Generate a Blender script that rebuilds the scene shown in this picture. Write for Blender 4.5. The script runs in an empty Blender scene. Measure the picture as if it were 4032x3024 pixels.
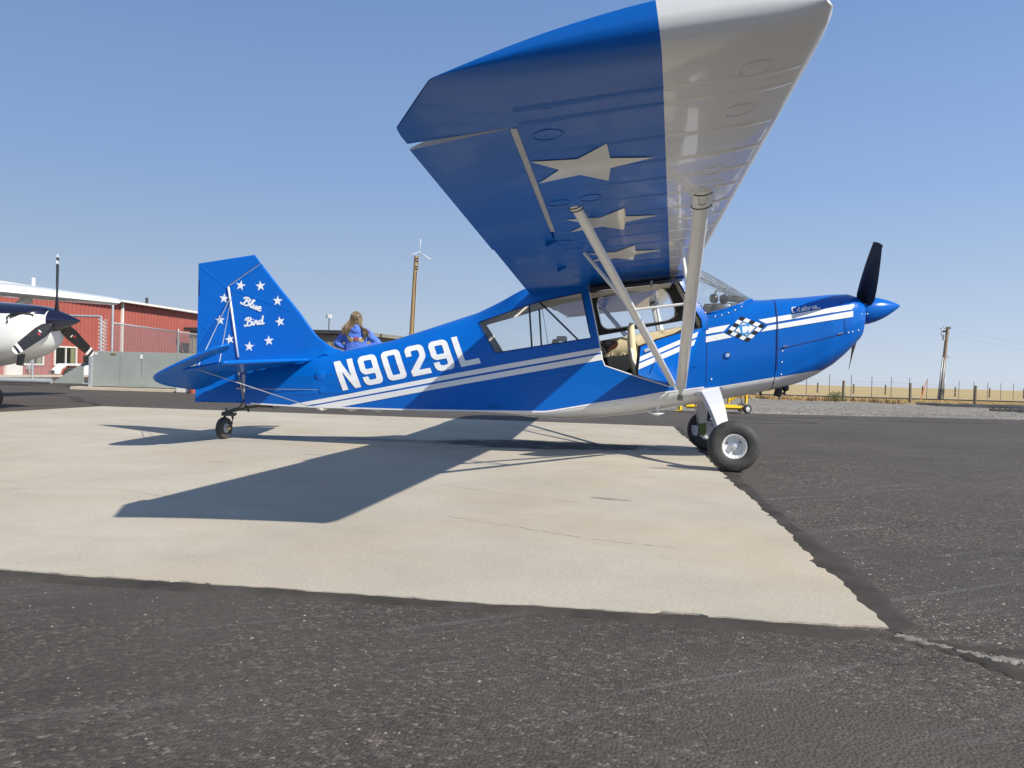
import bpy, bmesh, math, random
import numpy as np
from mathutils import Vector, Matrix
from mathutils.geometry import delaunay_2d_cdt
from mathutils.bvhtree import BVHTree
R = math.radians
SC = bpy.context.scene
COL = SC.collection

# ------------------------------------------------------------------ camera, sky, sun, exposure
cam_d = bpy.data.cameras.new('camera')
cam_d.sensor_width = 36.0
cam_d.lens = 3171.0 / 4032.0 * 36.0
cam_d.clip_start = 0.05
cam_d.clip_end = 6000
cam = bpy.data.objects.new('camera', cam_d)
COL.objects.link(cam)
CAM_LOC = Vector((0.0286, -7.8843, 0.7665))
YAW, PITCH, ROLL = R(7.5842), R(-0.787), R(1.5764)
_f = Vector((-math.sin(YAW) * math.cos(PITCH), math.cos(YAW) * math.cos(PITCH), math.sin(PITCH)))
_r0 = Vector((math.cos(YAW), math.sin(YAW), 0))
_u0 = _r0.cross(_f)
_r = math.cos(ROLL) * _r0 + math.sin(ROLL) * _u0
_u = math.cos(ROLL) * _u0 - math.sin(ROLL) * _r0
M = Matrix((_r, _u, -_f)).transposed().to_4x4()
M.translation = CAM_LOC
cam.matrix_world = M
SC.camera = cam

SUN_AZ, SUN_EL = R(-30.9), R(39.2)
to_sun = Vector((math.cos(SUN_AZ) * math.cos(SUN_EL), math.sin(SUN_AZ) * math.cos(SUN_EL), math.sin(SUN_EL)))
world = bpy.data.worlds.new('World')
SC.world = world
world.use_nodes = True
wn = world.node_tree
wn.nodes.clear()
sky = wn.nodes.new('ShaderNodeTexSky')
sky.sky_type = 'NISHITA'
sky.sun_disc = False
sky.sun_elevation = SUN_EL
sky.sun_rotation = math.atan2(to_sun.x, to_sun.y)
sky.altitude = 400
sky.air_density = 1.0
sky.dust_density = 1.0
sky.ozone_density = 6.0
# smoke haze over the clear-sky model: paler towards the horizon, a little brighter towards the sun
def wnode(t, **kw):
    n = wn.nodes.new(t)
    for k, v in kw.items():
        setattr(n, k, v)
    return n
wtc = wnode('ShaderNodeTexCoord')
wsep = wnode('ShaderNodeSeparateXYZ')
wn.links.new(wtc.outputs['Generated'], wsep.inputs[0])
asin = wnode('ShaderNodeMath', operation='ARCSINE')
wn.links.new(wsep.outputs['Z'], asin.inputs[0])
deg = wnode('ShaderNodeMapRange')
deg.inputs['From Min'].default_value = 0.0
deg.inputs['From Max'].default_value = R(90)
wn.links.new(asin.outputs[0], deg.inputs['Value'])
EXPOSURE = 0.35
def lin(c):
    return tuple((x / 255 / 12.92 if x / 255 <= 0.04045 else ((x / 255 + 0.055) / 1.055) ** 2.4) / 2 ** EXPOSURE for x in c)
hz = wnode('ShaderNodeValToRGB')
hstops = [(0.0, (208, 219, 233)), (0.6, (205, 218, 234)), (4.0, (187, 205, 230)), (7.5, (171, 194, 225)), (12.7, (148, 179, 223)), (25.0, (118, 152, 203)), (45.0, (112, 135, 166)), (90.0, (110, 128, 150))]
while len(hz.color_ramp.elements) < len(hstops):
    hz.color_ramp.elements.new(0.5)
for e_, (d_, c_) in zip(hz.color_ramp.elements, hstops):
    e_.position = d_ / 90
    e_.color = (*lin(c_), 1)
wn.links.new(deg.outputs[0], hz.inputs[0])
dotn = wnode('ShaderNodeVectorMath', operation='DOT_PRODUCT')
dotn.inputs[1].default_value = to_sun
wn.links.new(wtc.outputs['Generated'], dotn.inputs[0])
fwd_ = wnode('ShaderNodeMapRange')
fwd_.inputs['From Min'].default_value = -1.0
fwd_.inputs['From Max'].default_value = 1.0
fwd_.inputs['To Min'].default_value = 0.82
fwd_.inputs['To Max'].default_value = 1.48
wn.links.new(dotn.outputs['Value'], fwd_.inputs['Value'])
hmul = wnode('ShaderNodeVectorMath', operation='SCALE')
wn.links.new(hz.outputs[0], hmul.inputs[0])
wn.links.new(fwd_.outputs[0], hmul.inputs['Scale'])
bg = wnode('ShaderNodeBackground')
bg.inputs['Strength'].default_value = 0.05
bg2 = wnode('ShaderNodeBackground')
bg2.inputs['Strength'].default_value = 1.0
wmix = wnode('ShaderNodeMixShader')
wmix.inputs[0].default_value = 0.82
wo = wnode('ShaderNodeOutputWorld')
wn.links.new(sky.outputs[0], bg.inputs[0])
wn.links.new(hmul.outputs[0], bg2.inputs[0])
wn.links.new(bg.outputs[0], wmix.inputs[1])
wn.links.new(bg2.outputs[0], wmix.inputs[2])
wn.links.new(wmix.outputs[0], wo.inputs[0])

sun_d = bpy.data.lights.new('sun', 'SUN')
sun_d.energy = 4.9
sun_d.angle = R(0.55)
sun_d.color = (1.0, 0.93, 0.80)
sun = bpy.data.objects.new('sun', sun_d)
COL.objects.link(sun)
sun.rotation_euler = to_sun.to_track_quat('Z', 'Y').to_euler()
SC.view_settings.view_transform = 'Standard'
SC.view_settings.look = 'None'
SC.view_settings.exposure = EXPOSURE
SC.view_settings.gamma = 1.0
SC.view_settings.use_curve_mapping = False

rnd = random.Random(7)

# ------------------------------------------------------------------ materials
MATS = {}
def mat(name, col, rough=0.5, metal=0.0, coat=0.0, var=None, bump=None, stretch=(1, 1, 1), spec=0.5, noisy_rough=0.0):
    """procedural principled material; var=(scale, amount), bump=(scale, strength, distance)"""
    m = bpy.data.materials.new(name)
    m.use_nodes = True
    nt = m.node_tree
    b = nt.nodes['Principled BSDF']
    b.inputs['Base Color'].default_value = (*col, 1)
    b.inputs['Roughness'].default_value = rough
    b.inputs['Metallic'].default_value = metal
    b.inputs['Coat Weight'].default_value = coat
    b.inputs['Coat Roughness'].default_value = 0.04
    b.inputs['Specular IOR Level'].default_value = spec
    if var or bump or noisy_rough:
        tc = nt.nodes.new('ShaderNodeTexCoord')
        mp = nt.nodes.new('ShaderNodeMapping')
        mp.inputs['Scale'].default_value = stretch
        nt.links.new(tc.outputs['Object'], mp.inputs[0])
    if var:
        n = nt.nodes.new('ShaderNodeTexNoise')
        n.inputs['Scale'].default_value = var[0]
        n.inputs['Detail'].default_value = 6
        n.inputs['Roughness'].default_value = 0.6
        nt.links.new(mp.outputs[0], n.inputs['Vector'])
        rp = nt.nodes.new('ShaderNodeMapRange')
        rp.inputs['From Min'].default_value = 0.25
        rp.inputs['From Max'].default_value = 0.75
        rp.inputs['To Min'].default_value = 1 - var[1]
        rp.inputs['To Max'].default_value = 1 + var[1]
        nt.links.new(n.outputs[0], rp.inputs['Value'])
        mx = nt.nodes.new('ShaderNodeMix')
        mx.data_type = 'RGBA'
        mx.blend_type = 'MULTIPLY'
        mx.inputs['Factor'].default_value = 1
        mx.inputs['A'].default_value = (*col, 1)
        nt.links.new(rp.outputs[0], mx.inputs['B'])
        nt.links.new(mx.outputs['Result'], b.inputs['Base Color'])
    if noisy_rough:
        n3 = nt.nodes.new('ShaderNodeTexNoise')
        n3.inputs['Scale'].default_value = 9
        n3.inputs['Detail'].default_value = 5
        nt.links.new(mp.outputs[0], n3.inputs['Vector'])
        r3 = nt.nodes.new('ShaderNodeMapRange')
        r3.inputs['To Min'].default_value = max(0.02, rough - noisy_rough)
        r3.inputs['To Max'].default_value = rough + noisy_rough
        nt.links.new(n3.outputs[0], r3.inputs['Value'])
        nt.links.new(r3.outputs[0], b.inputs['Roughness'])
    if bump:
        n2 = nt.nodes.new('ShaderNodeTexNoise')
        n2.inputs['Scale'].default_value = bump[0]
        n2.inputs['Detail'].default_value = 4
        nt.links.new(mp.outputs[0], n2.inputs['Vector'])
        bp = nt.nodes.new('ShaderNodeBump')
        bp.inputs['Strength'].default_value = bump[1]
        bp.inputs['Distance'].default_value = bump[2]
        nt.links.new(n2.outputs[0], bp.inputs['Height'])
        nt.links.new(bp.outputs[0], b.inputs['Normal'])
        if coat:
            nt.links.new(bp.outputs[0], b.inputs['Coat Normal'])
    MATS[name] = m
    return m

mat('blue', (0.0, 0.118, 0.515), 0.32, coat=0.10, spec=0.22, var=(3, 0.05), bump=(2.2, 0.10, 0.03), noisy_rough=0.06)
mat('blue_cowl', (0.0, 0.112, 0.50), 0.25, coat=0.25, spec=0.28, var=(3, 0.04), bump=(3.5, 0.05, 0.02), noisy_rough=0.05)
mat('white', (0.74, 0.75, 0.76), 0.30, coat=0.5, var=(4, 0.04), bump=(2.2, 0.08, 0.03), noisy_rough=0.06)
mat('decal_white', (0.78, 0.79, 0.81), 0.35, coat=0.2)
mat('decal_blue', (0.02, 0.26, 0.66), 0.35)
mat('decal_black', (0.012, 0.011, 0.012), 0.35)
mat('seam', (0.002, 0.035, 0.19), 0.6)
mat('wing_star', (0.70, 0.70, 0.66), 0.35, coat=0.4)
mat('black', (0.012, 0.012, 0.013), 0.42, var=(30, 0.3))
mat('propeller_black', (0.014, 0.014, 0.017), 0.45, var=(20, 0.35), noisy_rough=0.1)
mat('rubber', (0.042, 0.041, 0.040), 0.72, var=(14, 0.35), bump=(60, 0.15, 0.004))
mat('rubber_worn', (0.062, 0.062, 0.060), 0.8, var=(10, 0.4), bump=(60, 0.2, 0.004))
mat('aluminium', (0.66, 0.67, 0.69), 0.38, metal=0.55, var=(25, 0.15))
mat('rim_white', (0.66, 0.67, 0.68), 0.42, var=(30, 0.12))
mat('chrome', (0.75, 0.76, 0.78), 0.15, metal=1.0)
mat('steel', (0.33, 0.34, 0.36), 0.45, metal=0.8, var=(30, 0.2))
mat('galvanised', (0.42, 0.44, 0.47), 0.5, metal=0.35, var=(15, 0.18))
mat('dark_steel', (0.075, 0.078, 0.075), 0.55, metal=0.3, var=(25, 0.3))
mat('olive', (0.13, 0.17, 0.045), 0.6, var=(20, 0.25))
mat('tan_leather', (0.70, 0.60, 0.40), 0.55, var=(6, 0.07), bump=(9, 0.3, 0.02))
mat('cream', (0.80, 0.77, 0.68), 0.6, var=(5, 0.06))
mat('brown_plate', (0.075, 0.026, 0.014), 0.35, var=(20, 0.3))
mat('dark_interior', (0.018, 0.021, 0.026), 0.8, var=(10, 0.3))
mat('dash_grey', (0.06, 0.062, 0.065), 0.75, var=(20, 0.25))
mat('yellow_plastic', (0.70, 0.56, 0.20), 0.5)

def glass(name, tint, haze, alpha_gloss=0.9):
    m = bpy.data.materials.new(name)
    m.use_nodes = True
    nt = m.node_tree
    nt.nodes.clear()
    out = nt.nodes.new('ShaderNodeOutputMaterial')
    tr = nt.nodes.new('ShaderNodeBsdfTransparent')
    tr.inputs[0].default_value = (*tint, 1)
    df = nt.nodes.new('ShaderNodeBsdfDiffuse')
    df.inputs[0].default_value = (0.75, 0.80, 0.85, 1)
    tc = nt.nodes.new('ShaderNodeTexCoord')
    no = nt.nodes.new('ShaderNodeTexNoise')
    no.inputs['Scale'].default_value = 14
    no.inputs['Detail'].default_value = 8
    nt.links.new(tc.outputs['Object'], no.inputs['Vector'])
    mr = nt.nodes.new('ShaderNodeMapRange')
    mr.inputs['From Min'].default_value = 0.4
    mr.inputs['From Max'].default_value = 0.9
    mr.inputs['To Min'].default_value = haze
    mr.inputs['To Max'].default_value = haze * 3.5
    nt.links.new(no.outputs[0], mr.inputs['Value'])
    m0 = nt.nodes.new('ShaderNodeMixShader')
    nt.links.new(mr.outputs[0], m0.inputs[0])
    nt.links.new(tr.outputs[0], m0.inputs[1])
    nt.links.new(df.outputs[0], m0.inputs[2])
    gl = nt.nodes.new('ShaderNodeBsdfGlossy')
    gl.inputs['Roughness'].default_value = 0.03
    lw = nt.nodes.new('ShaderNodeFresnel')
    lw.inputs['IOR'].default_value = 1.45
    mu = nt.nodes.new('ShaderNodeMath')
    mu.operation = 'MULTIPLY'
    mu.inputs[1].default_value = alpha_gloss
    nt.links.new(lw.outputs[0], mu.inputs[0])
    m1 = nt.nodes.new('ShaderNodeMixShader')
    nt.links.new(mu.outputs[0], m1.inputs[0])
    nt.links.new(m0.outputs[0], m1.inputs[1])
    nt.links.new(gl.outputs[0], m1.inputs[2])
    nt.links.new(m1.outputs[0], out.inputs[0])
    MATS[name] = m
    return m
glass('windshield_glass', (0.93, 0.95, 0.97), 0.045, 0.7)
glass('window_glass', (0.95, 0.965, 0.975), 0.015, 0.8)
mat('dark_glass', (0.012, 0.015, 0.016), 0.06, coat=0.5)

# ------------------------------------------------------------------ object helpers
def tag(o, label=None, cat=None, group=None, kind=None):
    if label: o['label'] = label
    if cat: o['category'] = cat
    if group: o['group'] = group
    if kind: o['kind'] = kind
    return o

def empty(name, loc, label, cat, group=None, rz=0.0):
    o = bpy.data.objects.new(name, None)
    COL.objects.link(o)
    o.location = loc
    o.rotation_euler.z = rz
    o.empty_display_size = 0.2
    tag(o, label, cat, group)
    return o

def adopt(o, parent, local=False):
    """world-space mesh under a parent; local=True when the verts are already in the parent's frame"""
    if parent is None:
        return o
    o.parent = parent
    if not local:
        p, mtx = parent, Matrix.Identity(4)
        chain = []
        while p is not None:
            chain.append(p)
            p = p.parent
        for q in reversed(chain):
            mtx = mtx @ q.matrix_parent_inverse @ Matrix.LocRotScale(q.location, q.rotation_euler, q.scale)
        o.matrix_parent_inverse = mtx.inverted()
    return o

class MB:
    def __init__(s):
        s.v, s.f, s.m = [], [], []
        s.mi = 0
    def add(s, vs, fs, mi=None):
        b = len(s.v)
        s.v += [tuple(v) for v in vs]
        k = s.mi if mi is None else mi
        for f in fs:
            s.f.append(tuple(i + b for i in f))
            s.m.append(k)
        return s
    def box(s, c, size, rot=None, mi=None):
        hx, hy, hz = size[0] / 2, size[1] / 2, size[2] / 2
        vs = [Vector((x, y, z)) for x in (-hx, hx) for y in (-hy, hy) for z in (-hz, hz)]
        if rot is not None:
            vs = [rot @ v for v in vs]
        c = Vector(c)
        s.add([v + c for v in vs], [(0, 1, 3, 2), (4, 6, 7, 5), (0, 4, 5, 1), (2, 3, 7, 6), (0, 2, 6, 4), (1, 5, 7, 3)], mi)
        return s
    def tube(s, pts, r, n=10, flat=1.0, up=None, caps=True, mi=None):
        """swept tube; r scalar or list; flat scales the second axis"""
        pts = [Vector(p) for p in pts]
        rs = r if isinstance(r, (list, tuple)) else [r] * len(pts)
        rings = []
        ref = Vector(up) if up is not None else Vector((0, 0, 1))
        for i, p in enumerate(pts):
            a = pts[max(0, i - 1)]
            b = pts[min(len(pts) - 1, i + 1)]
            t = (b - a).normalized()
            rr = ref if abs(t.dot(ref)) < 0.95 else Vector((1, 0, 0))
            e1 = rr.cross(t).normalized()
            e2 = t.cross(e1).normalized()
            rings.append([p + e1 * math.cos(2 * math.pi * k / n) * rs[i] + e2 * math.sin(2 * math.pi * k / n) * rs[i] * flat for k in range(n)])
        vs = [v for ring in rings for v in ring]
        fs = []
        for i in range(len(pts) - 1):
            for k in range(n):
                fs.append((i * n + k, i * n + (k + 1) % n, (i + 1) * n + (k + 1) % n, (i + 1) * n + k))
        if caps:
            fs.append(tuple(reversed(range(n))))
            fs.append(tuple(range((len(pts) - 1) * n, len(pts) * n)))
        s.add(vs, fs, mi)
        return s
    def lathe(s, prof, origin, axis, n=32, mi=None, closed=False):
        """prof: list of (along axis, radius)"""
        axis = Vector(axis).normalized()
        ref = Vector((0, 0, 1)) if abs(axis.z) < 0.9 else Vector((1, 0, 0))
        e1 = ref.cross(axis).normalized()
        e2 = axis.cross(e1)
        o = Vector(origin)
        vs = []
        for a, r in prof:
            for k in range(n):
                t = 2 * math.pi * k / n
                vs.append(o + axis * a + e1 * math.cos(t) * r + e2 * math.sin(t) * r)
        fs = []
        m_ = len(prof)
        for i in range(m_ - 1 + (1 if closed else 0)):
            j = (i + 1) % m_
            for k in range(n):
                fs.append((i * n + k, i * n + (k + 1) % n, j * n + (k + 1) % n, j * n + k))
        s.add(vs, fs, mi)
        return s
    def grid(s, rows, mi=None, close=False):
        """rows of equal length point lists"""
        n = len(rows[0])
        vs = [p for r_ in rows for p in r_]
        fs = []
        for i in range(len(rows) - 1):
            for k in range(n - (0 if close else 1)):
                kk = (k + 1) % n
                fs.append((i * n + k, i * n + kk, (i + 1) * n + kk, (i + 1) * n + k))
        s.add(vs, fs, mi)
        return s
    def prism(s, loop, vec, mi=None):
        n = len(loop)
        vec = Vector(vec)
        a = [Vector(p) for p in loop]
        b = [p + vec for p in a]
        fs = [tuple(range(n)), tuple(reversed(range(n, 2 * n)))]
        for k in range(n):
            fs.append((k, k + n, (k + 1) % n + n, (k + 1) % n))
        s.add(a + b, fs, mi)
        return s
    def build(s, name, mats, parent=None, smooth=None, local=False, merge=0.0, fix=True, bevel=0.0):
        me = bpy.data.meshes.new(name)
        me.from_pydata(s.v, [], s.f)
        if not isinstance(mats, (list, tuple)):
            mats = [mats]
        for m_ in mats:
            me.materials.append(MATS[m_])
        if len(mats) > 1:
            me.polygons.foreach_set('material_index', s.m)
        if merge or fix or bevel:
            bm = bmesh.new()
            bm.from_mesh(me)
            if merge:
                bmesh.ops.remove_doubles(bm, verts=bm.verts, dist=merge)
            if fix:
                bmesh.ops.recalc_face_normals(bm, faces=bm.faces)
            if bevel:
                ed = [e for e in bm.edges if len(e.link_faces) == 2 and e.calc_face_angle(0) > 0.6]
                bmesh.ops.bevel(bm, geom=ed, offset=bevel, segments=2, affect='EDGES', profile=0.6)
            bm.to_mesh(me)
            bm.free()
        if smooth:
            me.polygons.foreach_set('use_smooth', [True] * len(me.polygons))
            if smooth is not True:
                me.set_sharp_from_angle(angle=R(smooth))
        me.update()
        o = bpy.data.objects.new(name, me)
        COL.objects.link(o)
        adopt(o, parent, local)
        return o

def copy_tree(o, parent=None):
    c = o.copy()
    COL.objects.link(c)
    c.parent = parent
    for ch in [x for x in SC.objects if x.parent == o]:
        copy_tree(ch, c)
    return c

def in_poly(x, y, poly):
    c = False
    n = len(poly)
    j = n - 1
    for i in range(n):
        xi, yi = poly[i]
        xj, yj = poly[j]
        if (yi > y) != (yj > y) and x < (xj - xi) * (y - yi) / (yj - yi) + xi:
            c = not c
        j = i
    return c

def cdt_faces(outer, holes, step, lines=()):
    """triangulate polygon with holes, with interior sample points; returns 2d verts, tris"""
    vs, es = [], []
    def loop(lp, closed=True):
        b = len(vs)
        pts = []
        n = len(lp)
        for i in range(n if closed else n - 1):
            a, c = lp[i], lp[(i + 1) % n]
            k = max(1, int(math.hypot(c[0] - a[0], c[1] - a[1]) / step))
            for q in range(k):
                pts.append((a[0] + (c[0] - a[0]) * q / k, a[1] + (c[1] - a[1]) * q / k))
        if not closed:
            pts.append(lp[-1])
        for i, p in enumerate(pts):
            vs.append(Vector(p))
            if i:
                es.append((b + i - 1, b + i))
        if closed:
            es.append((b + len(pts) - 1, b))
    loop(outer)
    for h in holes:
        loop(h)
    for l in lines:
        loop(l, False)
    xs = [p[0] for p in outer]
    ys = [p[1] for p in outer]
    x = min(xs) + step * 0.53
    row = 0
    while x < max(xs):
        y = min(ys) + step * (0.5 if row % 2 else 0.17)
        while y < max(ys):
            if in_poly(x, y, outer) and not any(in_poly(x, y, h) for h in holes):
                vs.append(Vector((x, y)))
            y += step
        x += step
        row += 1
    r = delaunay_2d_cdt(vs, es, [], 0, 1e-5)
    V, F = r[0], r[2]
    out = []
    for f in F:
        cx = sum(V[i].x for i in f) / len(f)
        cy = sum(V[i].y for i in f) / len(f)
        if in_poly(cx, cy, outer) and not any(in_poly(cx, cy, h) for h in holes):
            out.append(tuple(f))
    return V, out

def decal(name, loops, surf, material, parent, step=0.04, holes=(), lift=0.0034, local=False):
    """flat print laid on a surface: surf(a, b, lift) -> world point"""
    mb = MB()
    for lp in loops:
        V, F = cdt_faces(lp, list(holes), step)
        mb.add([surf(v.x, v.y, lift) for v in V], F)
    return mb.build(name, material, parent, smooth=None, local=local, fix=False)

def lerp(x, xs, ys):
    return float(np.interp(x, xs, ys))

def smooth01(x):
    x = min(1, max(0, x))
    return x * x * (3 - 2 * x)

def star(cx, cy, r, ang, n=5, inner=0.40):
    return [(cx + (r if i % 2 == 0 else r * inner) * math.cos(ang + math.pi * i / n), cy + (r if i % 2 == 0 else r * inner) * math.sin(ang + math.pi * i / n)) for i in range(2 * n)]

def ribbon(pts, w):
    """outline of a stroked polyline (2d) with rounded-ish joins"""
    P = [Vector(p) for p in pts]
    ws = w if isinstance(w, (list, tuple)) else [w] * len(P)
    L, Rr = [], []
    for i, p in enumerate(P):
        a = P[max(0, i - 1)]
        b = P[min(len(P) - 1, i + 1)]
        t = (b - a).normalized()
        n = Vector((-t.y, t.x))
        k = 1.0
        if 0 < i < len(P) - 1:
            t1 = (P[i] - P[i - 1]).normalized()
            k = min(1.6, 1 / max(0.5, abs(Vector((-t1.y, t1.x)).dot(n))))
        L.append(tuple(p + n * ws[i] * 0.5 * k))
        Rr.append(tuple(p - n * ws[i] * 0.5 * k))
    return L, Rr

def stroke_mesh(mb, strokes, width, place, lift0=0.0018):
    """strokes in 2d glyph space -> strips; each stroke a hair higher so that none share a plane"""
    for i, st in enumerate(strokes):
        L, Rr = ribbon(st, width)
        lf = lift0 + 0.0004 * i
        mb.grid([[place(*p, lf + .00012 * k) for k, p in enumerate(L)], [place(*p, lf + .00012 * k) for k, p in enumerate(Rr)]])

def curve(pts, n=6):
    """catmull-rom through 2d/3d points"""
    P = [Vector(p) for p in pts]
    out = []
    for i in range(len(P) - 1):
        p0, p1, p2, p3 = P[max(0, i - 1)], P[i], P[i + 1], P[min(len(P) - 1, i + 2)]
        for k in range(n):
            t = k / n
            out.append(0.5 * ((2 * p1) + (-p0 + p2) * t + (2 * p0 - 5 * p1 + 4 * p2 - p3) * t * t + (-p0 + 3 * p1 - 3 * p2 + p3) * t ** 3))
    out.append(P[-1])
    return [tuple(p) for p in out]

exec_sections = []

# ------------------------------------------------------------------ ground materials
def ground_mat(name, builder):
    m = bpy.data.materials.new(name)
    m.use_nodes = True
    nt = m.node_tree
    b = nt.nodes['Principled BSDF']
    tc = nt.nodes.new('ShaderNodeTexCoord')
    builder(nt, b, tc.outputs['Object'])
    MATS[name] = m
    return m

class NT:
    def __init__(s, nt):
        s.nt = nt
    def n(s, t, **kw):
        nd = s.nt.nodes.new(t)
        for k, v in kw.items():
            setattr(nd, k, v)
        return nd
    def l(s, a, b):
        s.nt.links.new(a, b)
    def noise(s, vec, scale, detail=4, rough=0.55, dist=0.0):
        nd = s.n('ShaderNodeTexNoise')
        nd.inputs['Scale'].default_value = scale
        nd.inputs['Detail'].default_value = detail
        nd.inputs['Roughness'].default_value = rough
        nd.inputs['Distortion'].default_value = dist
        s.l(vec, nd.inputs['Vector'])
        return nd.outputs[0]
    def voro(s, vec, scale, out='Color'):
        nd = s.n('ShaderNodeTexVoronoi')
        nd.inputs['Scale'].default_value = scale
        s.l(vec, nd.inputs['Vector'])
        return nd.outputs[out]
    def map(s, vec, loc=(0, 0, 0), rot=(0, 0, 0), scale=(1, 1, 1)):
        nd = s.n('ShaderNodeMapping')
        nd.inputs['Location'].default_value = loc
        nd.inputs['Rotation'].default_value = rot
        nd.inputs['Scale'].default_value = scale
        s.l(vec, nd.inputs[0])
        return nd.outputs[0]
    def ramp(s, val, stops):
        nd = s.n('ShaderNodeValToRGB')
        cr = nd.color_ramp
        while len(cr.elements) < len(stops):
            cr.elements.new(0.5)
        for e, (p, c) in zip(cr.elements, stops):
            e.position = p
            e.color = (*c, 1) if len(c) == 3 else c
        s.l(val, nd.inputs[0])
        return nd.outputs[0]
    def rng(s, val, a, b, c, d):
        nd = s.n('ShaderNodeMapRange')
        for k, v in zip(('From Min', 'From Max', 'To Min', 'To Max'), (a, b, c, d)):
            nd.inputs[k].default_value = v
        s.l(val, nd.inputs['Value'])
        return nd.outputs[0]
    def mix(s, fac, a, b, mode='MIX'):
        nd = s.n('ShaderNodeMix', data_type='RGBA', blend_type=mode)
        for key, x in (('Factor', fac), ('A', a), ('B', b)):
            if isinstance(x, (int, float)):
                nd.inputs[key].default_value = x
            elif isinstance(x, tuple):
                nd.inputs[key].default_value = (*x, 1)
            else:
                s.l(x, nd.inputs[key])
        return nd.outputs['Result']
    def math(s, op, a, b=None):
        nd = s.n('ShaderNodeMath', operation=op)
        for i, x in enumerate((a, b)):
            if x is None:
                continue
            if isinstance(x, (int, float)):
                nd.inputs[i].default_value = x
            else:
                s.l(x, nd.inputs[i])
        return nd.outputs[0]
    def bump(s, h, strength, dist, bsdf):
        nd = s.n('ShaderNodeBump')
        nd.inputs['Strength'].default_value = strength
        nd.inputs['Distance'].default_value = dist
        s.l(h, nd.inputs['Height'])
        s.l(nd.outputs[0], bsdf.inputs['Normal'])
    def blob(s, vec, cx, cy, rx, ry, rot=0.0):
        """soft elliptic mask, 1 inside, 0 outside"""
        v = s.map(vec, loc=(-cx, -cy, 0))
        v = s.map(v, rot=(0, 0, -rot))
        v = s.map(v, scale=(1 / rx, 1 / ry, 0))
        nd = s.n('ShaderNodeVectorMath', operation='LENGTH')
        s.l(v, nd.inputs[0])
        return s.rng(nd.outputs['Value'], 0.55, 1.0, 1.0, 0.0)

def asphalt(nt, b, oc):
    t = NT(nt)
    big = t.noise(oc, 0.35, 5, 0.6)
    mid = t.noise(oc, 3.0, 6, 0.65)
    col = t.ramp(t.math('ADD', t.math('MULTIPLY', big, 0.6), t.math('MULTIPLY', mid, 0.4)), [(0.32, (0.058, 0.050, 0.045)), (0.68, (0.098, 0.085, 0.076))])
    # aggregate: each cell a stone, most of them coated, some bare
    cell = t.voro(oc, 95)
    sep = t.n('ShaderNodeSeparateColor')
    t.l(cell, sep.inputs[0])
    agg = t.ramp(sep.outputs[0], [(0.0, (0.40, 0.39, 0.39)), (0.55, (0.95, 0.94, 0.93)), (0.80, (1.35, 1.32, 1.28)), (0.93, (2.0, 1.95, 1.85)), (1.0, (3.6, 3.4, 3.1))])
    wear = t.rng(t.noise(oc, 0.8, 4, 0.6), 0.38, 0.62, 0.15, 1.0)
    col = t.mix(t.math('MULTIPLY', wear, 0.85), col, t.mix(1.0, col, agg, 'MULTIPLY'))
    # dusty scuffs dragged across the surface
    sc = t.noise(t.map(t.map(oc, rot=(0, 0, R(-33))), scale=(0.5, 15.0, 1)), 1.1, 5, 0.6, 0.5)
    scf = t.math('MULTIPLY', t.rng(sc, 0.56, 0.66, 0.0, 0.48), t.rng(t.noise(oc, 2.6, 4, 0.7), 0.40, 0.58, 0.0, 1.0))
    col = t.mix(scf, col, (0.150, 0.150, 0.150))
    # old rubber marks and tar runs
    dk = t.noise(t.map(oc, rot=(0, 0, R(8)), scale=(0.12, 1.1, 1)), 1.0, 5, 0.62, 0.6)
    col = t.mix(t.rng(dk, 0.58, 0.70, 0.0, 0.45), col, (0.034, 0.030, 0.028))
    t.l(col, b.inputs['Base Color'])
    b.inputs['Roughness'].default_value = 0.82
    b.inputs['Specular IOR Level'].default_value = 0.35
    h = t.math('ADD', t.math('MULTIPLY', t.voro(oc, 95, 'Distance'), -0.8), t.math('ADD', t.math('MULTIPLY', t.noise(oc, 170, 3, 0.7), 0.8), t.math('MULTIPLY', t.noise(oc, 22, 4, 0.7), 0.35)))
    t.bump(h, 0.8, 0.006, b)
ground_mat('asphalt', asphalt)

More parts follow.
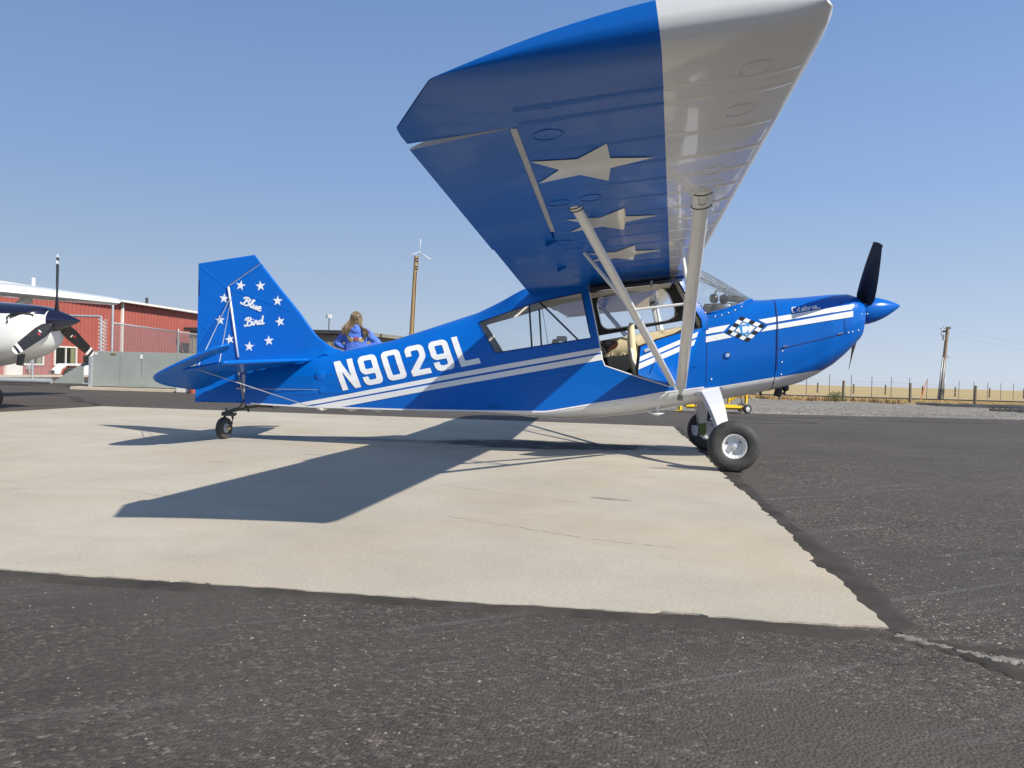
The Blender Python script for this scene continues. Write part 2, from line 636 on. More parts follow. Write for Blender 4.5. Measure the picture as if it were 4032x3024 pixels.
def concrete(nt, b, oc):
    t = NT(nt)
    big = t.noise(oc, 0.5, 6, 0.6)
    col = t.ramp(big, [(0.30, (0.395, 0.362, 0.306)), (0.5, (0.445, 0.408, 0.345)), (0.72, (0.49, 0.452, 0.386))])
    warm = t.noise(t.map(oc, loc=(3, 9, 0)), 0.9, 4, 0.55)
    col = t.mix(t.rng(warm, 0.48, 0.70, 0, 0.6), col, (0.43, 0.355, 0.255))
    blot = t.noise(t.map(oc, loc=(7, 2, 0)), 1.9, 7, 0.7, 0.3)
    col = t.mix(1.0, col, t.ramp(blot, [(0.32, (0.92, 0.92, 0.93)), (0.55, (1.0, 1.0, 1.0)), (0.72, (1.06, 1.06, 1.055))]), 'MULTIPLY')
    fine = t.noise(oc, 60, 5, 0.75)
    col = t.mix(1.0, col, t.ramp(fine, [(0.25, (0.82, 0.82, 0.82)), (0.75, (1.14, 1.14, 1.14))]), 'MULTIPLY')
    sp = t.noise(oc, 210, 2, 0.6)
    col = t.mix(t.rng(sp, 0.66, 0.74, 0, 0.55), col, (0.20, 0.185, 0.17))
    broom = t.noise(t.map(oc, scale=(150, 3.0, 1)), 1.0, 3, 0.6)
    col = t.mix(1.0, col, t.ramp(broom, [(0.3, (0.985, 0.985, 0.985)), (0.7, (1.015, 1.015, 1.015))]), 'MULTIPLY')
    streak = t.noise(t.map(oc, rot=(0, 0, R(4)), scale=(0.35, 3.2, 1)), 1.3, 5, 0.65)
    col = t.mix(t.rng(streak, 0.58, 0.72, 0.0, 0.18), col, (0.24, 0.225, 0.205))
    # oil drips below where engines stand, small rust and tyre stains
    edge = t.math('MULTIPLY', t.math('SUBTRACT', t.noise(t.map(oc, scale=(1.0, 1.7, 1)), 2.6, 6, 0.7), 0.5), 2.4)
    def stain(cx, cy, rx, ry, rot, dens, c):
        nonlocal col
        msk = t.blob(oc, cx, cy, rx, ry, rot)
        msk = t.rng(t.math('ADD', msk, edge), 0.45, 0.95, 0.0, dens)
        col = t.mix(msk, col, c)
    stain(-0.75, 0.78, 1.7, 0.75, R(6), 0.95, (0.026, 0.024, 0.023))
    stain(-2.1, 0.62, 1.3, 0.25, R(2), 0.55, (0.085, 0.078, 0.07))
    stain(0.0, -2.85, 0.20, 0.06, R(-10), 0.75, (0.13, 0.115, 0.10))
    stain(0.55, -1.0, 0.35, 0.10, R(5), 0.6, (0.15, 0.11, 0.08))
    stain(-3.1, -1.9, 0.12, 0.07, 0.3, 0.6, (0.36, 0.27, 0.17))
    stain(-2.6, -1.1, 0.2, 0.05, 0.0, 0.5, (0.22, 0.20, 0.18))
    t.l(col, b.inputs['Base Color'])
    b.inputs['Roughness'].default_value = 0.85
    b.inputs['Specular IOR Level'].default_value = 0.3
    t.bump(t.math('ADD', fine, t.math('MULTIPLY', broom, 0.15)), 0.35, 0.004, b)
ground_mat('concrete', concrete)

def gravel(nt, b, oc):
    t = NT(nt)
    cell = t.voro(oc, 24)
    sep = t.n('ShaderNodeSeparateColor')
    t.l(cell, sep.inputs[0])
    col = t.ramp(sep.outputs[1], [(0.0, (0.14, 0.13, 0.115)), (0.5, (0.235, 0.220, 0.198)), (0.85, (0.32, 0.30, 0.27)), (1.0, (0.50, 0.47, 0.43))])
    pt = t.noise(t.map(oc, scale=(0.4, 1, 1)), 0.5, 5, 0.6)
    col = t.mix(1.0, col, t.ramp(pt, [(0.3, (0.82, 0.82, 0.82)), (0.7, (1.12, 1.11, 1.09))]), 'MULTIPLY')
    t.l(col, b.inputs['Base Color'])
    b.inputs['Roughness'].default_value = 0.9
    t.bump(t.voro(oc, 24, 'Distance'), 1.0, 0.03, b)
ground_mat('gravel', gravel)

def field(nt, b, oc):
    t = NT(nt)
    n1 = t.noise(t.map(oc, scale=(0.25, 1, 1)), 0.10, 7, 0.65)
    col = t.ramp(n1, [(0.3, (0.30, 0.215, 0.10)), (0.5, (0.43, 0.325, 0.155)), (0.7, (0.52, 0.41, 0.21))])
    n2 = t.noise(oc, 1.6, 6, 0.75)
    col = t.mix(1.0, col, t.ramp(n2, [(0.3, (0.72, 0.70, 0.66)), (0.7, (1.15, 1.15, 1.12))]), 'MULTIPLY')
    t.l(col, b.inputs['Base Color'])
    b.inputs['Roughness'].default_value = 0.95
    t.bump(n2, 0.8, 0.12, b)
ground_mat('dry_field', field)
mat('tar', (0.052, 0.045, 0.041), 0.88, spec=0.25, var=(5, 0.45), bump=(40, 0.5, 0.004))
mat('joint_fill', (0.05, 0.047, 0.044), 0.85, var=(20, 0.3))
mat('stone_pale', (0.25, 0.235, 0.215), 0.8, var=(9, 0.35))
mat('stone_mid', (0.165, 0.150, 0.138), 0.85, var=(9, 0.4))
mat('stone_dark', (0.040, 0.038, 0.037), 0.8, var=(9, 0.4))
mat('leaf_bit', (0.50, 0.36, 0.17), 0.8, var=(9, 0.3))
mat('grass_dry', (0.47, 0.35, 0.17), 0.9, var=(0.8, 0.35))
mat('weed', (0.24, 0.155, 0.085), 0.9, var=(3, 0.4))
mat('sage', (0.105, 0.125, 0.058), 0.9, var=(6, 0.4))

# ------------------------------------------------------------------ ground
def fall(x, y):
    """the field falls gently away beyond the apron"""
    return -0.0098 * max(0.0, y - 11.0) * smooth01((x + 9.0) / 8.0)

def sheet(name, xs, ys, zf, material, kind='structure', parent=None):
    mb = MB()
    mb.grid([[(x, y, zf(x, y)) for x in xs] for y in ys])
    o = mb.build(name, material, parent, smooth=True)
    if kind and parent is None:
        o['kind'] = kind
    return o

gx = [-3000, -800, -300, -120, -60, -30, -20, -14, -10, -8, -6, -4, -2, 0, 3, 8, 15, 25, 40, 70, 120, 220, 400, 900, 3000]
gy = [-400, -100, -40, -15, 0, 8, 11, 12, 14, 17, 21, 26, 32, 40, 50, 65, 85, 110, 150, 220, 330, 500, 800, 1400, 2200, 3200]
tag(sheet('ground', gx, gy, lambda x, y: fall(x, min(y, 1400)) - 0.05, 'dry_field'), 'dry straw coloured field stretching flat to the horizon', 'field')
# tarmac apron: an irregular far edge against the gravel
mb = MB()
def far_edge(x):
    e = 11.65 + 0.16 * max(0, x - 3.4) * 1.9 + 0.10 * math.sin(x * 0.9) + 0.05 * math.sin(x * 2.7 + 1)
    return e if x > -5 else e + smooth01((-5 - x) / 4) * 60
axs = [-80, -50, -34, -28, -24, -20, -16, -13, -11] + [-9 + 0.5 * i for i in range(60)] + [24, 30, 45, 70]
rows = [[], [], [], []]
for x in axs:
    fe = min(far_edge(x), 75) if x > -9.5 else 75
    for k, t_ in enumerate((0, 0.5, 0.95, 1.0)):
        y_ = -40 + (fe + 40) * t_
        rows[k].append((x, y_, -0.006 + (fall(x, y_) + 0.006 if y_ > 11 and x > -8 else 0) - (0.02 if t_ == 1.0 else 0)))
mb.grid(rows)
tag(mb.build('apron_tarmac', 'asphalt', None, smooth=True), 'dark weathered tarmac apron with pale chips', 'tarmac', kind='structure')
# gravel margin
mb = MB()
gxs = [-9 + 0.45 * i for i in range(92)]
rows = []
for j in range(40):
    t_ = j / 39
    row = []
    for x in gxs:
        y0 = far_edge(max(x, -4.9)) - 0.12
        y1 = 33.5 + 0.9 * math.sin(x * 0.31) + 0.4 * math.sin(x * 1.3)
        y = y0 + (y1 - y0) * t_ ** 1.3
        bump_ = 0.03 * math.sin(x * 1.7 + y * 0.9) * math.sin(y * 1.9 + x * 0.4) + rnd.uniform(-.012, .012)
        ramp_ = smooth01(t_ / 0.05)
        row.append((x, y, fall(x, y) + 0.012 * ramp_ - 0.02 * (1 - ramp_) + (bump_ * ramp_ if j < 39 else -0.06)))
    rows.append(row)
mb.grid(rows)
tag(mb.build('gravel_margin', 'gravel', None, smooth=True), 'grey crushed gravel margin between tarmac and field', 'gravel', kind='structure')
# distant dark road across the field
mb = MB()
mb.grid([[(x, 62 + x * 0.22 + w, fall(x, 62 + x * 0.22 + w) + 0.012) for x in range(-6, 190, 6)] for w in (0, 3.5, 7.5)])
tag(mb.build('perimeter_road', 'asphalt', None, smooth=True), 'thin dark perimeter road crossing the dry field', 'road', kind='structure')
# low black raised strips at the right of the gravel
for nm, x0, x1, yc, wd, hh in (('black_bank', 13.0, 30.0, 29.6, 9.0, 0.12), ('black_bank', 12.6, 17.0, 21.6, 1.3, 0.10)):
    mb = MB()
    rows = []
    for k in range(6):
        row = []
        for i in range(60):
            x = x0 + (x1 - x0) * i / 59
            w = wd * smooth01(min(i / 14, (59 - i) / 4)) * (0.75 + 0.3 * math.sin(x * 1.9) + 0.15 * math.sin(x * 5.1))
            y = yc + 0.10 * (x - x0) + w * (k / 5 - 0.5)
            row.append((x, y, fall(x, y) + 0.02 + hh * math.sin(math.pi * k / 5) * (0.7 + 0.5 * rnd.random()) - (0.10 if k in (0, 5) else 0)))
        rows.append(row)
    mb.grid(rows)
    tag(mb.build(nm, 'stone_dark', None, smooth=True), 'broad black bank behind the gravel' if wd > 3 else 'thin black ridge lying on the gravel', 'spoil bank', kind='structure')

# concrete pad of four slabs with chewed outer edges
PX0, PX1, PY0, PY1 = -8.80, 0.887, -5.23, 4.93
JX, JY = -3.735, -0.18
def chew(t, seed, amp):
    a = 0.0
    for k, (f, w) in enumerate(((0.9, 0.5), (2.3, 0.5), (5.7, 0.45), (13.0, 0.4), (29.0, 0.35), (61.0, 0.25))):
        a += w * math.sin(t * f + seed * (k + 1.7))
    b_ = math.sin(t * 3.1 + seed) * math.sin(t * 7.7 + 2 * seed)
    return amp * (a * 0.55 + (0.9 if b_ > 0.72 else 0))
pad = empty('concrete_pad', (-3.95, -0.15, 0), 'pale concrete parking pad with chipped edges set in the tarmac', 'concrete pad')
pad['kind'] = 'structure'
for (ax, bx_, ay, by_) in ((PX0, JX - .008, PY0, JY - .008), (JX + .008, PX1, PY0, JY - .008), (PX0, JX - .008, JY + .008, PY1), (JX + .008, PX1, JY + .008, PY1)):
    loop = []
    def run(p, q, amp, nrm, seed):
        L = math.hypot(q[0] - p[0], q[1] - p[1])
        n = int(L / 0.025) if amp else 10
        for i in range(n):
            t_ = i / n
            d_ = chew(t_ * L, seed, amp) if amp else 0
            loop.append((p[0] + (q[0] - p[0]) * t_ + nrm[0] * d_, p[1] + (q[1] - p[1]) * t_ + nrm[1] * d_))
    run((ax, ay), (bx_, ay), 0.019 if ay == PY0 else 0, (0, 1), 1.3)
    run((bx_, ay), (bx_, by_), 0.024 if bx_ == PX1 else 0, (-1, 0), 2.1)
    run((bx_, by_), (ax, by_), 0.012 if by_ == PY1 else 0, (0, -1), 3.3)
    run((ax, by_), (ax, ay), 0.012 if ax == PX0 else 0, (1, 0), 4.7)
    mb = MB()
    mb.prism([(x, y, 0.0) for x, y in loop], (0, 0, -0.08))
    mb.build('slab', 'concrete', pad)
mb = MB()
mb.box((JX, -0.15, -0.03), (0.03, 10.1, 0.05)).box((-3.95, JY, -0.031), (9.6, 0.03, 0.05))
mb.build('joint_filler', 'joint_fill', pad)

# hairline cracks and dropped bits on the slabs
mat('crack_dark', (0.245, 0.222, 0.185), 0.9, var=(20, 0.3))
for path in ([(-1.75, -2.30), (-1.2, -2.55), (-.7, -2.82), (-.19, -3.05)], [(-.85, -3.72), (-.45, -3.92), (-.05, -4.12), (.3, -4.2)], [(-7.2, 1.2), (-6.1, 1.0), (-5.2, 1.15), (-4.4, .9)], [(-2.9, 3.4), (-1.6, 3.1), (-.4, 3.35), (.6, 3.2)], [(-3.7, -3.6), (-3.0, -3.4), (-2.5, -3.55), (-1.9, -3.3)]):
    P = curve(path, 24)
    P = [(x + rnd.gauss(0, .004), y + rnd.gauss(0, .006)) for x, y in P]
    L, Rr = ribbon(P, [.001 + .0035 * rnd.random() for _ in P])
    mb = MB()
    mb.grid([[(x, y, .0012) for x, y in L], [(x, y, .0012) for x, y in Rr]])
    mb.build('hairline_crack', 'crack_dark', pad, fix=False)
# tar seal poured along the slab edges
def tar_strip(name, path, w0, w1, label, seed, material='tar', up_=0.0):
    P = [Vector((*p, 0)) for p in curve(path, 40)]
    rows = [[] for _ in range(7)]
    for i, p in enumerate(P):
        t = (P[min(i + 1, len(P) - 1)] - P[max(i - 1, 0)]).normalized()
        n = Vector((t.y, -t.x, 0))
        s_ = i * 0.02
        a = w0 + 0.009 * math.sin(s_ * 9 + seed) + 0.006 * math.sin(s_ * 31 + seed) + rnd.uniform(-.003, .003)
        b_ = w1 + 0.016 * math.sin(s_ * 3 + 2 * seed) + 0.009 * math.sin(s_ * 17) + rnd.uniform(-.003, .003)
        end = min(1.0, min(i, len(P) - 1 - i) / 6)
        for k in range(7):
            u = k / 6
            q = p + n * (-a + (a + b_) * u) * (0.3 + 0.7 * end)
            h = (-0.005, -0.0035, -0.002, -0.0015, -0.002, -0.0035, -0.014)[k] + rnd.uniform(-.0004, .0004)
            rows[k].append((q.x, q.y, h + up_))
    mb = MB()
    mb.grid(rows)
    tag(mb.build(name, material, None, smooth=True), label, 'tar seal' if material == 'tar' else 'dust', kind='structure')
tar_strip('tar_seal', [(-9.2, -5.25), (-6.5, -5.24), (-4.0, -5.26), (-2.2, -5.25), (-0.6, -5.255), (0.2, -5.25), (0.85, -5.28)], 0.03, 0.095, 'dark tar seal along the near edge of the concrete pad', 0.7)
tar_strip('tar_seal', [(0.90, 4.9), (0.905, 3.0), (0.90, 1.0), (0.905, -1.0), (0.90, -3.0), (0.905, -4.3), (0.895, -5.27)][::-1], 0.03, 0.115, 'dark tar seal along the pad edge beside the wheels', 2.9)
tar_strip('tar_seal', [(0.86, -5.275), (0.95, -5.37), (1.06, -5.46), (1.14, -5.60), (1.30, -5.86), (1.6, -6.1)], 0.045, 0.05, 'tar filled crack running off the pad corner', 4.1)
tar_strip('tar_seal', [(0.95, -5.34), (1.15, -5.38), (1.4, -5.40), (1.75, -5.48), (2.2, -5.5)], 0.03, 0.035, 'branching tar filled crack beside the pad corner', 5.3)
mat('dust', (0.175, 0.16, 0.145), 0.95, var=(9, 0.35), bump=(60, 0.5, 0.004))
tar_strip('dust_drift', [(0.90, -5.285), (0.955, -5.352), (1.03, -5.415), (1.11, -5.45), (1.19, -5.462)], 0.018, 0.020, 'pale dust drift lying in the crack at the pad corner', 3.4, 'dust', .003)
tar_strip('tar_seal', [(-8.9, 4.95), (-6, 4.97), (-3, 4.96), (0.9, 4.97)][::-1], 0.0, 0.07, 'thin dark tar seal along the far edge of the pad', 6.2)
tar_strip('tar_seal', [(-8.9, 5.0), (-9.6, 5.9), (-10.1, 6.2), (-11.6, 8.0), (-13.0, 8.6)], 0.10, 0.10, 'dark tar patch wandering towards the grey enclosure', 7.7)
tar_strip('tar_seal', [(1.2, 6.4), (2.4, 6.8), (3.6, 7.4), (3.2, 8.2), (2.0, 8.6), (3.5, 9.6), (5.0, 10.4)], 0.09, 0.09, 'looping dark tar line behind the wheels', 8.8)
tar_strip('tar_seal', [(1.5, 9.0), (4, 9.4), (7, 9.7), (10, 10.2), (13, 10.9)], 0.05, 0.05, 'long thin tar line near the gravel', 9.9)

# loose chips
def chips(name, n, region, size, material, label, zf=None, seed=1, flat=0.5):
    g = np.random.default_rng(seed)
    base = np.array([(1, 0, 0), (0.2, 0.9, 0), (-0.9, 0.3, 0), (-0.4, -0.8, 0), (0.5, -0.7, 0), (0.1, 0.05, 0.8), (-0.3, 0.3, 0.6)], float)
    tri = [(0, 1, 5), (1, 6, 5), (1, 2, 6), (2, 3, 6), (3, 5, 6), (3, 4, 5), (4, 0, 5)]
    V, F = [], []
    k = 0
    while k < n:
        x, y = region(g)
        s_ = size[0] + (size[1] - size[0]) * g.random() ** 2.5
        a = g.random() * 6.283
        c_, si = math.cos(a), math.sin(a)
        el = 0.55 + 0.7 * g.random()
        z = zf(x, y) if zf else -0.006
        b_ = len(V)
        jit = g.normal(0, 0.13, base.shape)
        for (u, v, w), j in zip(base, jit):
            u, v, w = (u + j[0]) * s_, (v + j[1]) * s_ * el, (w + j[2]) * s_ * flat
            V.append((x + u * c_ - v * si, y + u * si + v * c_, z + max(w, -0.001) - 0.0012))
        F += [tuple(i + b_ for i in t_) for t_ in tri]
        k += 1
    me = bpy.data.meshes.new(name)
    me.from_pydata(V, [], F)
    me.materials.append(MATS[material])
    me.update()
    o = bpy.data.objects.new(name, me)
    COL.objects.link(o)
    tag(o, label, 'stones', kind='stuff')
    return o
def near_tarmac(g):
    while True:
        y = -7.6 + 2.25 * g.random() ** 1.25
        x = g.uniform(-2.6, 2.2)
        if y < -5.36:
            return x, y
def right_tarmac(g):
    y = -5.3 + 6.5 * g.random() ** 1.8
    return 1.02 + (2.6 + (y + 5.3) * 0.5) * g.random() ** 1.3, y
chips('loose_chips', 3200, near_tarmac, (0.0018, 0.0078), 'stone_pale', 'pale stone chips scattered over the near tarmac', seed=3)
chips('loose_chips', 11000, near_tarmac, (0.0018, 0.0060), 'stone_mid', 'grey stone chips bedded in the near tarmac', seed=4)
chips('loose_chips', 5500, near_tarmac, (0.002, 0.0070), 'stone_dark', 'dark stone chips bedded in the near tarmac', seed=5)
chips('loose_chips', 2600, right_tarmac, (0.0022, 0.011), 'stone_pale', 'pale stone chips on the tarmac beside the pad edge', seed=6)
chips('loose_chips', 5000, right_tarmac, (0.003, 0.010), 'stone_mid', 'grey stone chips on the tarmac beside the pad edge', seed=7)
chips('leaf_fragments', 60, near_tarmac, (0.004, 0.009), 'leaf_bit', 'dry yellow leaf fragments on the near tarmac', seed=8, flat=0.3)
def gravel_reg(g):
    x = g.uniform(-2, 22)
    return x, far_edge(x) + 0.05 + 19 * g.random() ** 1.7
chips('gravel_stones', 6500, gravel_reg, (0.010, 0.034), 'stone_mid', 'loose grey stones on the gravel margin', lambda x, y: fall(x, y) + 0.015, seed=9, flat=0.8)
chips('gravel_stones', 500, gravel_reg, (0.010, 0.036), 'stone_pale', 'loose pale stones on the gravel margin', lambda x, y: fall(x, y) + 0.015, seed=10, flat=0.8)
def tufts(name, n, region, h, material, label, seed, blades=5, w=0.02):
    g = np.random.default_rng(seed)
    V, F = [], []
    for _ in range(n):
        x, y = region(g)
        z = fall(x, y) - 0.05
        for _b in range(blades):
            a = g.random() * 6.283
            hh = h * (0.4 + 0.8 * g.random())
            dx, dy = math.cos(a), math.sin(a)
            px, py = x + g.normal(0, .08), y + g.normal(0, .08)
            b_ = len(V)
            V += [(px - dy * w, py + dx * w, z), (px + dy * w, py - dx * w, z), (px + dx * hh * .35, py + dy * hh * .35, z + hh)]
            F.append((b_, b_ + 1, b_ + 2))
    me = bpy.data.meshes.new(name)
    me.from_pydata(V, [], F)
    me.materials.append(MATS[material])
    me.update()
    o = bpy.data.objects.new(name, me)
    COL.objects.link(o)
    tag(o, label, 'grass', kind='stuff')
def fld(g):
    y = 35.0 + 25 * g.random() ** 1.6
    return g.uniform(-2, 6 + 0.62 * y), y
tufts('field_grass', 16000, fld, 0.10, 'grass_dry', 'dry yellow grass growing beyond the gravel', 11)
def weeds(g):
    y = 34.5 + g.random() * 3
    return 4 + 10 * g.random(), y
tufts('weed_clumps', 90, weeds, 0.30, 'weed', 'brown dry weeds at the gravel edge', 12, blades=9, w=0.03)

# ------------------------------------------------------------------ the blue taildragger
plane = empty('light_airplane', (0.98, 0, 0), 'blue and white high wing tailwheel airplane parked on the concrete pad', 'airplane')
ZL = ([-3.79, -3.09, -2.68, -2.056, -1.318, -0.64, -0.276, 0.176, 0.406, 0.939, 1.463, 1.796, 2.3], [0.372, 0.362, 0.366, 0.370, 0.385, 0.402, 0.476, 0.559, 0.611, 0.697, 0.802, 0.866, 0.965])
ZK = ([-3.79, -1.35, -1.079, -0.813, -0.495, -0.13, 0.187, 1.0, 1.283, 1.533, 1.698, 1.85, 1.984, 2.08, 2.169, 2.215], [0.364, 0.376, 0.362, 0.341, 0.329, 0.364, 0.405, 0.571, 0.630, 0.696, 0.751, 0.832, 0.923, 1.01, 1.105, 1.16])
ZT = ([-3.79, -2.776, -2.267, -1.893, -1.399, -1.084, -0.898, -0.86, 0.56, 0.82, 1.30, 1.368, 1.673, 1.95, 2.086, 2.155, 2.215], [0.73, 0.937, 1.054, 1.179, 1.348, 1.473, 1.560, 1.575, 1.80, 1.525, 1.515, 1.519, 1.545, 1.575, 1.580, 1.560, 1.515])
HW = ([-3.82, -3.0, -0.9, 0.9, 1.42, 1.9, 2.08, 2.16, 2.215], [0.028, 0.15, 0.34, 0.36, 0.372, 0.362, 0.325, 0.285, 0.235])
zl = lambda x: lerp(x, *ZL)
zk = lambda x: lerp(x, *ZK)
zt = lambda x: lerp(x, *ZT)
hw = lambda x: lerp(x, *HW)
def zg(x):
    if x < 1.40:
        return zl(x)
    return zk(x) + (zt(x) - zk(x)) * lerp(x, [1.40, 2.215], [0.15, 0.36])
def prof(x, t):
    t = min(1, max(0, t))
    fr = lerp(t, [0, .28, .45, .62, .76, .86, .93, .975, 1], [.90, .985, 1.0, .96, .84, .66, .46, .26, 0])
    ff = lerp(t, [0, .28, .45, .62, 1], [.93, .99, 1.0, .99, .93])
    u = max(0, (t - .3) / .7)
    fc = (1 - u ** 2.9) ** (1 / 2.9) if t > .3 else 1 - .07 * ((.3 - t) / .3) ** 2
    a = smooth01((x + 1.5) / .64)
    b = smooth01((x - .35) / .5)
    return (fr * (1 - a) + ff * a) * (1 - b) + fc * b
def yside(x, z):
    g = zg(x)
    if z >= g:
        return hw(x) * prof(x, (z - g) / max(.01, zt(x) - g))
    k = zk(x)
    q = min(1, max(0, (g - z) / max(.004, g - k)))
    return hw(x) * prof(x, 0) * math.sqrt(max(0, 1 - q * q))
def skin(x, z, lift=0.0):
    return (x, -yside(x, z) - lift, z)
tt = lambda x: lerp(x, [-3.79, -1.5, -1.3, -0.86], [.90, .92, .94, 1.0])
ttz = lambda x: zl(x) + tt(x) * (zt(x) - zl(x))

REAR_WIN = [(-1.334, 1.248), (-1.147, 0.951), (-0.246, 1.111), (-0.346, 1.535), (-0.725, 1.448)]
DOOR_HOLE = [(-0.284, 1.60), (-0.171, 1.101), (-0.133, 0.911), (-0.11, 0.857), (0.247, 0.747), (0.50, 0.678), (0.645, 0.86), (0.765, 1.225), (0.758, 1.30), (0.515, 1.705)]
FAR_HOLE = [(-0.30, 1.58), (-0.19, 1.115), (0.655, 1.285), (0.70, 1.34), (0.53, 1.71)]
xs = [-3.79 + (3.79 + 0.81) * i / 60 for i in range(61)]
outline = [(x, zl(x)) for x in xs] + [(0.81, 1.349), (0.585, 1.72), (0.57, 1.785)]
outline += [(x, ttz(x) if x < -0.86 else zt(x)) for x in [0.56 - (3.79 + 0.56) * i / 60 for i in range(61)]]
stringers = [[(x, zl(x) + f * (zt(x) - zl(x))) for x in [-3.7 + 2.3 * i / 30 for i in range(31)]] for f in (.28, .45, .62, .76, .86)]
fus = None
for sgn, holes, nm in ((-1, [REAR_WIN, DOOR_HOLE], 'fuselage_side'), (1, [REAR_WIN, FAR_HOLE], 'fuselage_side')):
    V, F = cdt_faces(outline, holes, 0.07, stringers)
    mb = MB()
    vs = [Vector((v.x, sgn * yside(v.x, v.y), v.y)) for v in V]
    mb.add(vs, F, 0)
    # cabin lining a little way inside, cabin part only
    keep = [f for f in F if all(V[i].x > -1.45 for i in f)]
    mb.add([Vector((v.x, sgn * (yside(v.x, v.y) - 0.012), v.y)) for v in V], [tuple(reversed(f)) for f in keep], 1)
    o = mb.build(nm, ['blue', 'cream'], plane, smooth=14, fix=False)
    if sgn < 0:
        fus = o
# turtledeck and cabin roof strip
mb = MB()
rows = []
for i in range(70):
    x = -3.79 + (3.79 - 0.80) * i / 69
    row = []
    for k in range(-8, 9):
        u = abs(k) / 8
        t = 1 - (1 - tt(x)) * u ** 1.0
        z = zl(x) + t * (zt(x) - zl(x))
        y = yside(x, z) * (1 if k >= 0 else -1)
        if tt(x) > .999 or k == 0:
            y = yside(x, z) * k / 8
        row.append((x, y, z))
    rows.append(row)
mb.grid(rows)
mb.build('turtledeck', 'blue', plane, smooth=30)
# belly, white
mb = MB()
rows = []
for i in range(90):
    x = -3.79 + (3.79 + 1.415) * i / 89
    g, k_ = zg(x), zk(x)
    row = []
    for j in range(-8, 9):
        ph = abs(j) / 8 * math.pi / 2
        row.append((x, math.copysign(hw(x) * prof(x, 0) * math.sin(ph), j) if j else 0, g - (g - k_) * math.cos(ph)))
    rows.append(row)
mb.grid(rows)
belly = mb.build('belly', 'white', plane, smooth=40)
for cx, cz in ((0.02, 0.0), (0.78, 0.0)):
    mb = MB()
    zc = (zl(cx) + zk(cx)) / 2 + 0.015
    pts = [Vector(skin(cx + .055 * math.cos(a), zc + .03 * math.sin(a), .001)) for a in [i * math.pi / 12 for i in range(25)]]
    mb.tube(pts, 0.0022, 5)
    mb.build('inspection_ring', 'white', belly, smooth=True)
# boot cowl ahead of the door
WS = ([0.811, 0.952, 1.063, 1.15, 1.20, 1.235, 1.252], [1.349, 1.389, 1.430, 1.472, 1.496, 1.512, 1.518])
mb = MB()
rows = []
for i in range(26):
    x = 0.81 + 0.61 * i / 25
    g = zg(x)
    tmax = 1.0 if x >= 1.252 else min(1, (lerp(x, *WS) - g) / (zt(x) - g))
    row = []
    for j in range(-16, 17):
        u = abs(j) / 16
        t = tmax * (1 - (1 - u) ** 1.0)
        t = tmax * u ** 0.7 if False else tmax * (1 - (1 - u) ** 1.9)
        z = g + t * (zt(x) - g)
        row.append((x, -yside(x, z) if j <= 0 else yside(x, z), z))
    rows.append(row)
# rows run from one lower edge over the top; reorder so that j=-16..0 climbs
rows = [[(x, -abs(y), z) for (x, y, z) in [r_[16 + k] for k in range(0, 17)]] + [(x, abs(y), z) for (x, y, z) in [r_[16 + k] for k in range(16, -1, -1)]] for r_ in rows]
mbn = MB()
n_ = len(rows[0]) // 2
mbn.grid([r_[:n_] for r_ in rows])
mbn.grid([r_[n_:] for r_ in rows])
mbn.build('boot_cowl', 'blue_cowl', plane, smooth=35, merge=1e-4)
# engine cowl
def cowl_row(x, sc=1.0, dz=0.0):
    g, k_, top = zg(x), zk(x), zt(x)
    zp = min(g, max(k_ + 1e-4, zl(x) if x < 1.46 else lerp(x, [1.463, 1.796, 1.93], [.802, .866, .885])))
    php = math.acos(max(-1, min(1, (g - zp) / (g - k_))))
    half = []
    for j in range(5):
        ph = php * j / 4
        half.append((hw(x) * prof(x, 0) * math.sin(ph), g - (g - k_) * math.cos(ph), 1))
    for j in range(1, 7):
        ph = php + (math.pi / 2 - php) * j / 6
        half.append((hw(x) * prof(x, 0) * math.sin(ph), g - (g - k_) * math.cos(ph), 0))
    for j in range(1, 41):
        t = 1 - (1 - j / 40) ** 1.9
        half.append((hw(x) * prof(x, t), g + t * (top - g), 0))
    zc = 1.41
    return [(x, y * sc, zc + (z - zc) * sc + dz) for y, z, _ in half]
cxs = [1.422 + 0.733 * i / 30 for i in range(31)] + [2.175, 2.195, 2.207, 2.215]
mb = MB()
rws = [cowl_row(x, 1.006) for x in cxs]
rws += [[(2.222, y * .93, 1.40 + (z - 1.40) * .93) for (x, y, z) in rws[-1]], [(2.222, y * .45, 1.425 + (z - 1.425) * .45) for (x, y, z) in rws[-1]]]
for sg in (-1, 1):
    r2 = [[(x, sg * y, z) for (x, y, z) in r_] for r_ in rws]
    mb.grid([r_[:5] for r_ in r2], 1)
    mb.grid([r_[4:] for r_ in r2], 0)
cowl = mb.build('engine_cowling', ['blue_cowl', 'white'], plane, smooth=38, merge=1e-4)
for sg in (-1, 1):
    mb = MB()
    mb.lathe([(0, 0.001), (0, .055), (-.02, .06)], (2.226, sg * .16, 1.37), (1, 0, 0), 20)
    mb.build('air_inlet', 'black', cowl)
